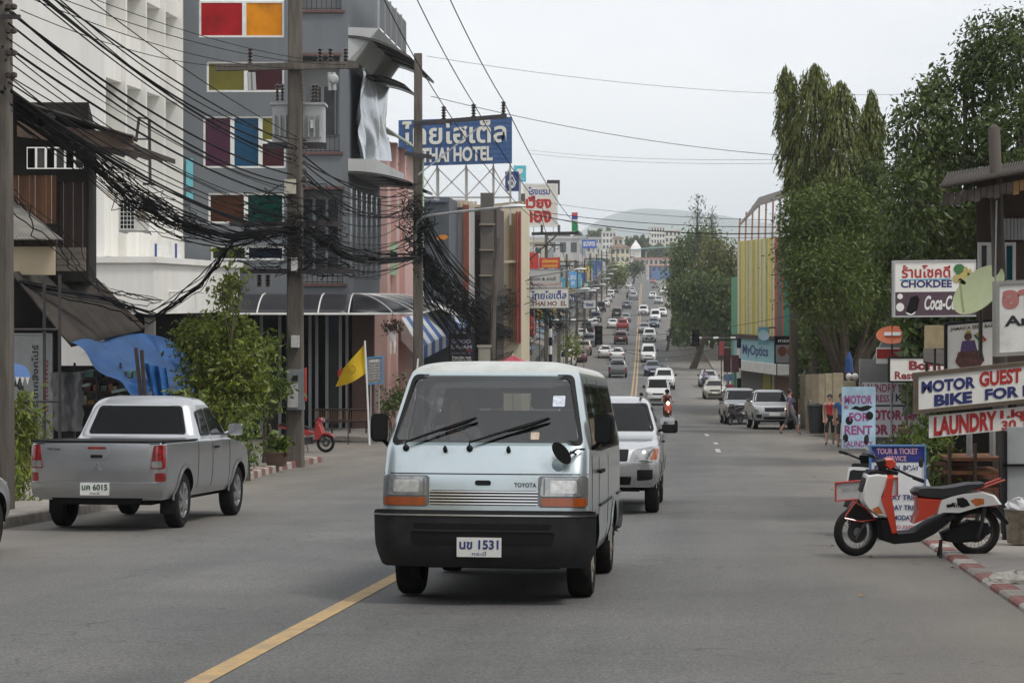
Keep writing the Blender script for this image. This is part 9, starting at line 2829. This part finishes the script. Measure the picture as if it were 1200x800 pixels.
def make_scooter(label, c_white, c_red, steer=0.35):
 t = thing('scooter', label, 'scooter')
 spoked(t, -1.262, 0.262, 0.262, 0.075, steer)
 spoked(t, 0.0, 0.272, 0.272, 0.09)
 P = lambda name, pts, half, m, cy=0.0, k=0.9: pillow(MB(), tr(pts), half, cy, k).build(name, m, t, smooth=40)
 P('front_fairing', [(232, 190), (300, 182), (362, 192), (345, 260), (318, 330), (340, 400), (372, 470), (300, 452), (235, 405), (202, 350), (205, 290)], 0.17, c_white)
 P('nose_cowl', [(250, 165), (330, 170), (352, 190), (300, 205), (245, 240), (212, 310), (196, 300), (215, 235)], 0.13, black)
 P('leg_shield', [(352, 196), (395, 188), (380, 320), (402, 450), (418, 565), (385, 570), (352, 460), (312, 345), (335, 270)], 0.20, c_red)
 P('floorboard', [(295, 468), (372, 470), (412, 562), (520, 552), (640, 482), (790, 425), (800, 450), (660, 560), (560, 612), (400, 626), (318, 600)], 0.16, black)
 P('seat', [(518, 300), (545, 275), (610, 272), (700, 276), (800, 262), (880, 246), (970, 243), (975, 262), (880, 296), (760, 325), (690, 342), (580, 336), (525, 322)], 0.14, mat('seat_black', (0.02, 0.02, 0.022), 0.5, var=0.2, bump=0.2), k=0.86)
 P('underseat_panel', [(548, 332), (700, 342), (668, 430), (596, 470), (525, 500), (552, 420)], 0.155, c_red)
 P('tail_panel', [(690, 350), (760, 325), (830, 308), (960, 298), (1035, 320), (1078, 376), (940, 392), (800, 432), (690, 430), (655, 442), (668, 385)], 0.165, c_white)
 P('engine', [(700, 560), (790, 520), (880, 478), (1000, 500), (1015, 560), (930, 612), (800, 625), (720, 610)], 0.10, black, cy=0.02)
 P('exhaust', [(820, 560), (960, 530), (1060, 520), (1065, 560), (960, 590), (830, 600)], 0.05, dsteel, cy=0.16)
 P('front_mudguard', [(92, 462), (122, 410), (165, 366), (232, 402), (290, 470), (200, 484)], 0.075, black)
 for s in (-0.078, 0.078):
  MB().tube([(x, s, z) for x, z in tr([(92, 466), (165, 366), (235, 405), (290, 472), (200, 486), (96, 464)])], 0.009, 5).build('mudguard_trim', c_red, t)
 P('rear_mudguard', [(960, 392), (1060, 400), (1130, 500), (1110, 512), (1030, 430), (960, 415)], 0.06, black)
 P('headlight', [(350, 95), (395, 92), (422, 118), (415, 150), (380, 165), (345, 140)], 0.11, c_red, k=0.75)
 P('instrument_cover', [(300, 110), (350, 100), (360, 165), (440, 180), (430, 200), (330, 185)], 0.09, black)
 P('tail_lamp', [(1000, 315), (1030, 322), (1036, 345), (1005, 345)], 0.10, redl)
 hb = MB()
 hb.tube([(x, y, z) for (x, z), y in zip(tr([(330, 100), (380, 150), (400, 160), (430, 165), (480, 190), (555, 215)]), (0.33, 0.12, 0, -0.12, -0.24, -0.36))], 0.014, 6)
 hbo = hb.build('handlebar', black, t, smooth=50)
 MB().tube([(x, -0.3 - 0.03 * k, z) for k, (x, z) in enumerate(tr([(500, 200), (530, 212), (560, 222)]))], 0.019, 8).build('grip', black, hbo)
 MB().tube([(x, 0.30 + 0.03 * k, z) for k, (x, z) in enumerate(tr([(345, 110), (318, 98), (290, 92)]))], 0.019, 8).build('grip', black, hbo)
 for y, pts in ((-0.22, [(470, 175), (490, 150), (548, 130)]), (0.24, [(330, 110), (300, 60), (255, 5)])):
  MB().tube([(x, y, z) for x, z in tr(pts)], 0.006, 5).build('mirror_stem', chrome, t)
  ex, ez = tr(pts[-1:])[0]
  M = Matrix.Translation((ex + 0.02, y, ez + 0.03)) @ Matrix.Rotation(math.radians(90), 4, 'Y') @ Matrix.Rotation(0.5, 4, 'X')
  MB().lathe([(0.001, -0.02), (0.045, -0.015), (0.055, 0.0), (0.052, 0.008), (0.001, 0.008)], 16, M).build('mirror', black, t, smooth=40)
 for y in (-0.10, 0.10):
  MB().tube([(x, y, z) for x, z in tr([(900, 290), (1000, 258), (1095, 225)])], 0.011, 6).build('grab_rail', c_red, t)
 MB().tube([(x, y, z) for (x, z), y in zip(tr([(700, 610), (690, 670), (680, 715)]), (-0.06, -0.14, -0.2))], 0.016, 6).build('side_stand', black, t)
 MB().tube([(x, y, z) for (x, z), y in zip(tr([(715, 610), (712, 660), (705, 718)]), (0.06, 0.1, 0.12))], 0.018, 6).build('centre_stand', black, t)
 for y in (-0.055, 0.055):
  MB().tube([(x, y, z) for x, z in tr([(270, 440), (215, 520), (170, 600)])], 0.018, 6).build('fork_leg', dsteel, t)
  MB().tube([(x, y * 2.2, z) for x, z in tr([(965, 400), (945, 500), (920, 590)])], 0.022, 6).build('shock_absorber', dsteel, t)
 for pts, m in (([(785, 335), (825, 330), (850, 345), (870, 380), (820, 395), (790, 375)], black), ([(870, 350), (905, 335), (955, 340), (955, 372), (905, 385)], mat('decal_orange', (0.45, 0.12, 0.02), 0.5, var=0.4, scale=30)), ([(720, 375), (770, 368), (775, 385), (725, 395)], black), ([(262, 400), (300, 385), (328, 430), (280, 432)], MATS['decal_orange'])):
  pp = tr(pts)
  cx_ = 0.168 if pts[0][0] > 600 else 0.173
  MB().add([(x, -cx_, z) for x, z in pp], [tuple(range(len(pp)))]).build('decal', m, t)
 letter('Fino', t, scx(745, 0)[0], scx(0, 392)[1], 0.14, 0.05, black, O=(0, -0.168, 0), N=(0, -1, 0), bold=0.02, name='decal', shear=0.3)
 return t
swhite = mat('scooter_white', (0.66, 0.66, 0.64), 0.25, var=0.05, coat=0.6)
sred = mat('scooter_red', (0.50, 0.045, 0.02), 0.25, var=0.05, coat=0.6)
s1 = make_scooter('red, white and black scooter parked on its stand at the right', swhite, sred)
s1.location = (XX(1142, SCY), SCY, gz(SCY) + 0.012)
s2 = copy_tree(s1)
tag(s2, 'dark grey scooter parked behind the red one, turned toward the street', 'scooter')
for ch in s2.children:
 if ch.material_slots and ch.material_slots[0].material == sred:
  set_mat(ch, mat('scooter_charcoal', (0.03, 0.03, 0.034), 0.3, coat=0.5))
s2.location = (XX(1066, 27.2), 27.2, gz(27.2) + 0.012)
s2.rotation_euler = (0, 0, math.radians(48))
def make_bike(label, col, lit=False):
 t = thing('motorcycle', label, 'motorcycle')
 spoked(t, -0.62, 0.28, 0.28, 0.07, spokes=12)
 spoked(t, 0.60, 0.28, 0.28, 0.08, spokes=12)
 Q = lambda name, pts, half, m, k=0.9: pillow(MB(), pts, half, 0, k).build(name, m, t, smooth=40)
 Q('leg_shield', [(-0.58, 0.55), (-0.45, 0.92), (-0.38, 0.92), (-0.30, 0.55), (-0.36, 0.32), (-0.48, 0.42)], 0.18, col)
 Q('body', [(-0.34, 0.55), (-0.1, 0.48), (0.15, 0.55), (0.75, 0.70), (0.80, 0.78), (0.1, 0.72), (-0.2, 0.62)], 0.11, col)
 Q('seat', [(-0.12, 0.72), (0.0, 0.78), (0.4, 0.80), (0.78, 0.84), (0.75, 0.76), (0.1, 0.70)], 0.12, black)
 Q('engine', [(-0.25, 0.25), (0.15, 0.22), (0.2, 0.42), (-0.2, 0.45)], 0.10, dsteel)
 Q('headlight', [(-0.56, 0.92), (-0.50, 1.02), (-0.38, 1.03), (-0.36, 0.92), (-0.46, 0.86)], 0.10, col, 0.8)
 Q('front_mudguard', [(-0.92, 0.45), (-0.75, 0.58), (-0.55, 0.60), (-0.36, 0.46), (-0.5, 0.54), (-0.7, 0.52)], 0.05, col)
 Q('tail_lamp', [(0.78, 0.72), (0.86, 0.74), (0.86, 0.80), (0.79, 0.80)], 0.07, redl)
 MB().lathe([(0.001, 0.0), (0.07, 0.0), (0.075, -0.02)], 14, Matrix.Translation((-0.56, 0, 0.96)) @ Matrix.Rotation(math.radians(90), 4, 'Y')).build('headlight_lens', mat('lit_headlight', (1.0, 0.75, 0.42), 0.3, var=0, emit=14) if lit else lens, t)
 MB().tube([(-0.36, -0.33, 1.0), (-0.43, -0.12, 1.02), (-0.43, 0.12, 1.02), (-0.36, 0.33, 1.0)], 0.013, 6).build('handlebar', black, t)
 for y in (-0.06, 0.06):
  MB().tube([(-0.45, y, 0.85), (-0.62, y, 0.28)], 0.02, 6).build('fork_leg', dsteel, t)
  MB().tube([(0.1, y * 1.6, 0.32), (0.60, y * 1.6, 0.28)], 0.018, 6).build('swing_arm', dsteel, t)
 MB().tube([(-0.1, 0.1, 0.25), (0.3, 0.14, 0.24), (0.85, 0.15, 0.34)], [0.02, 0.03, 0.045], 8).build('exhaust', dsteel, t)
 MB().tube([(0.0, -0.08, 0.25), (-0.02, -0.2, 0.0)], 0.012, 5).build('side_stand', dsteel, t)
 return t
mk = make_bike('red and white motorcycle parked beyond the concrete pole', mat('bike_red', (0.34, 0.03, 0.03), 0.3, coat=0.5))
mk.location = (XX(358, 63), 63, gz(63) + 0.01)
mk.rotation_euler = (0, 0, math.radians(168))
mr = make_bike('motorcycle with lit headlight riding toward the viewer', mat('bike_orange_red', (0.36, 0.05, 0.02), 0.3, coat=0.5), True)
g = G(782, 493)
mr.location = (g.x, g.y, g.z + 0.012)
mr.rotation_euler = (0, 0, math.radians(90))
RIDE = dict(pelvis=(0, -0.20, 0.88), waist=(0, -0.16, 1.02), chest=(0, -0.08, 1.22), neck=(0, -0.04, 1.38), jaw=(0, 0, 1.45), head=(0, 0, 1.53), crown=(0, -0.01, 1.60), rsh=(0.175, -0.06, 1.32), lsh=(-0.175, -0.06, 1.32), relb=(0.28, 0.10, 1.10), lelb=(-0.28, 0.10, 1.10), rwr=(0.30, 0.32, 1.02), lwr=(-0.30, 0.32, 1.02),
   rhip=(0.10, -0.14, 0.86), lhip=(-0.10, -0.14, 0.86), rkn=(0.19, 0.22, 0.74), lkn=(-0.19, 0.22, 0.74), ran=(0.18, 0.10, 0.36), lan=(-0.18, 0.10, 0.36), rtoe=(0.18, 0.25, 0.31), ltoe=(-0.18, 0.25, 0.31))
def rider(label, loc, rot, c, hair='helmet'):
 return person(label, RIDE, dict(ARMS, mats=[skinm, cloth('rider_%d' % int(sum(c) * 1000), c), cloth('jeans', (0.03, 0.04, 0.07)), cloth('shoe_d', (0.03, 0.03, 0.03)), eye], rhip=2, lhip=2, rkn=2, lkn=2, ran=2, lan=2, rtoe=3, ltoe=3, pelvis=2, **{'rsh-relb': (0.6, 1, 0), 'lsh-lelb': (0.6, 1, 0)}), loc, rot, hair=hair)
rider('rider in dark red jacket on the motorcycle with the lit headlight', (g.x, g.y + 0.08, g.z + 0.0), math.pi, (0.16, 0.03, 0.03))
m3 = make_bike('dark motorcycle beside the silver sedan by the mast', mat('bike_black', (0.02, 0.02, 0.022), 0.3, coat=0.5))
g = G(826, 455)
m3.location = (g.x, g.y, g.z + 0.012)
m3.rotation_euler = (0, 0, math.radians(105))
rider('rider in light blue shirt beside the silver sedan', (g.x, g.y + 0.08, g.z), math.pi + 0.26, (0.25, 0.30, 0.45), hair='short')
for k, (px, py, lab) in enumerate(((735, 351, 'dark motorcycle with rider far up the outgoing lane'), (862, 498, 'dark motorcycle parked behind the off-roader'))):
 m4 = copy_tree(m3)
 tag(m4, lab, 'motorcycle')
 g = G(px, py)
 m4.location = (g.x, g.y, g.z + 0.012)
 m4.rotation_euler = (0, 0, math.radians(-95 if k == 0 else 60))
 if k == 0:
  rider('rider in black on the motorcycle far up the hill', (g.x, g.y, g.z), 0.0, (0.03, 0.03, 0.03))
# ================================================================== haze over the whole valley
hz = bpy.data.materials.new('haze')
hz.use_nodes = True
t_ = hz.node_tree
for n_ in list(t_.nodes):
 if n_.type != 'OUTPUT_MATERIAL':
  t_.nodes.remove(n_)
pv = t_.nodes.new('ShaderNodeVolumePrincipled')
pv.inputs['Color'].default_value = (0.88, 0.94, 1.0, 1)
pv.inputs['Density'].default_value = 0.00018
pv.inputs['Anisotropy'].default_value = 0.2
t_.links.new(pv.outputs[0], t_.nodes['Material Output'].inputs['Volume'])
hb_ = MB().bx(-4700, -80, -9.5, 4700, 9500, 420)
ho = hb_.build('haze', hz)
tag(ho, 'thin pale haze filling the valley air', 'haze', kind='stuff')
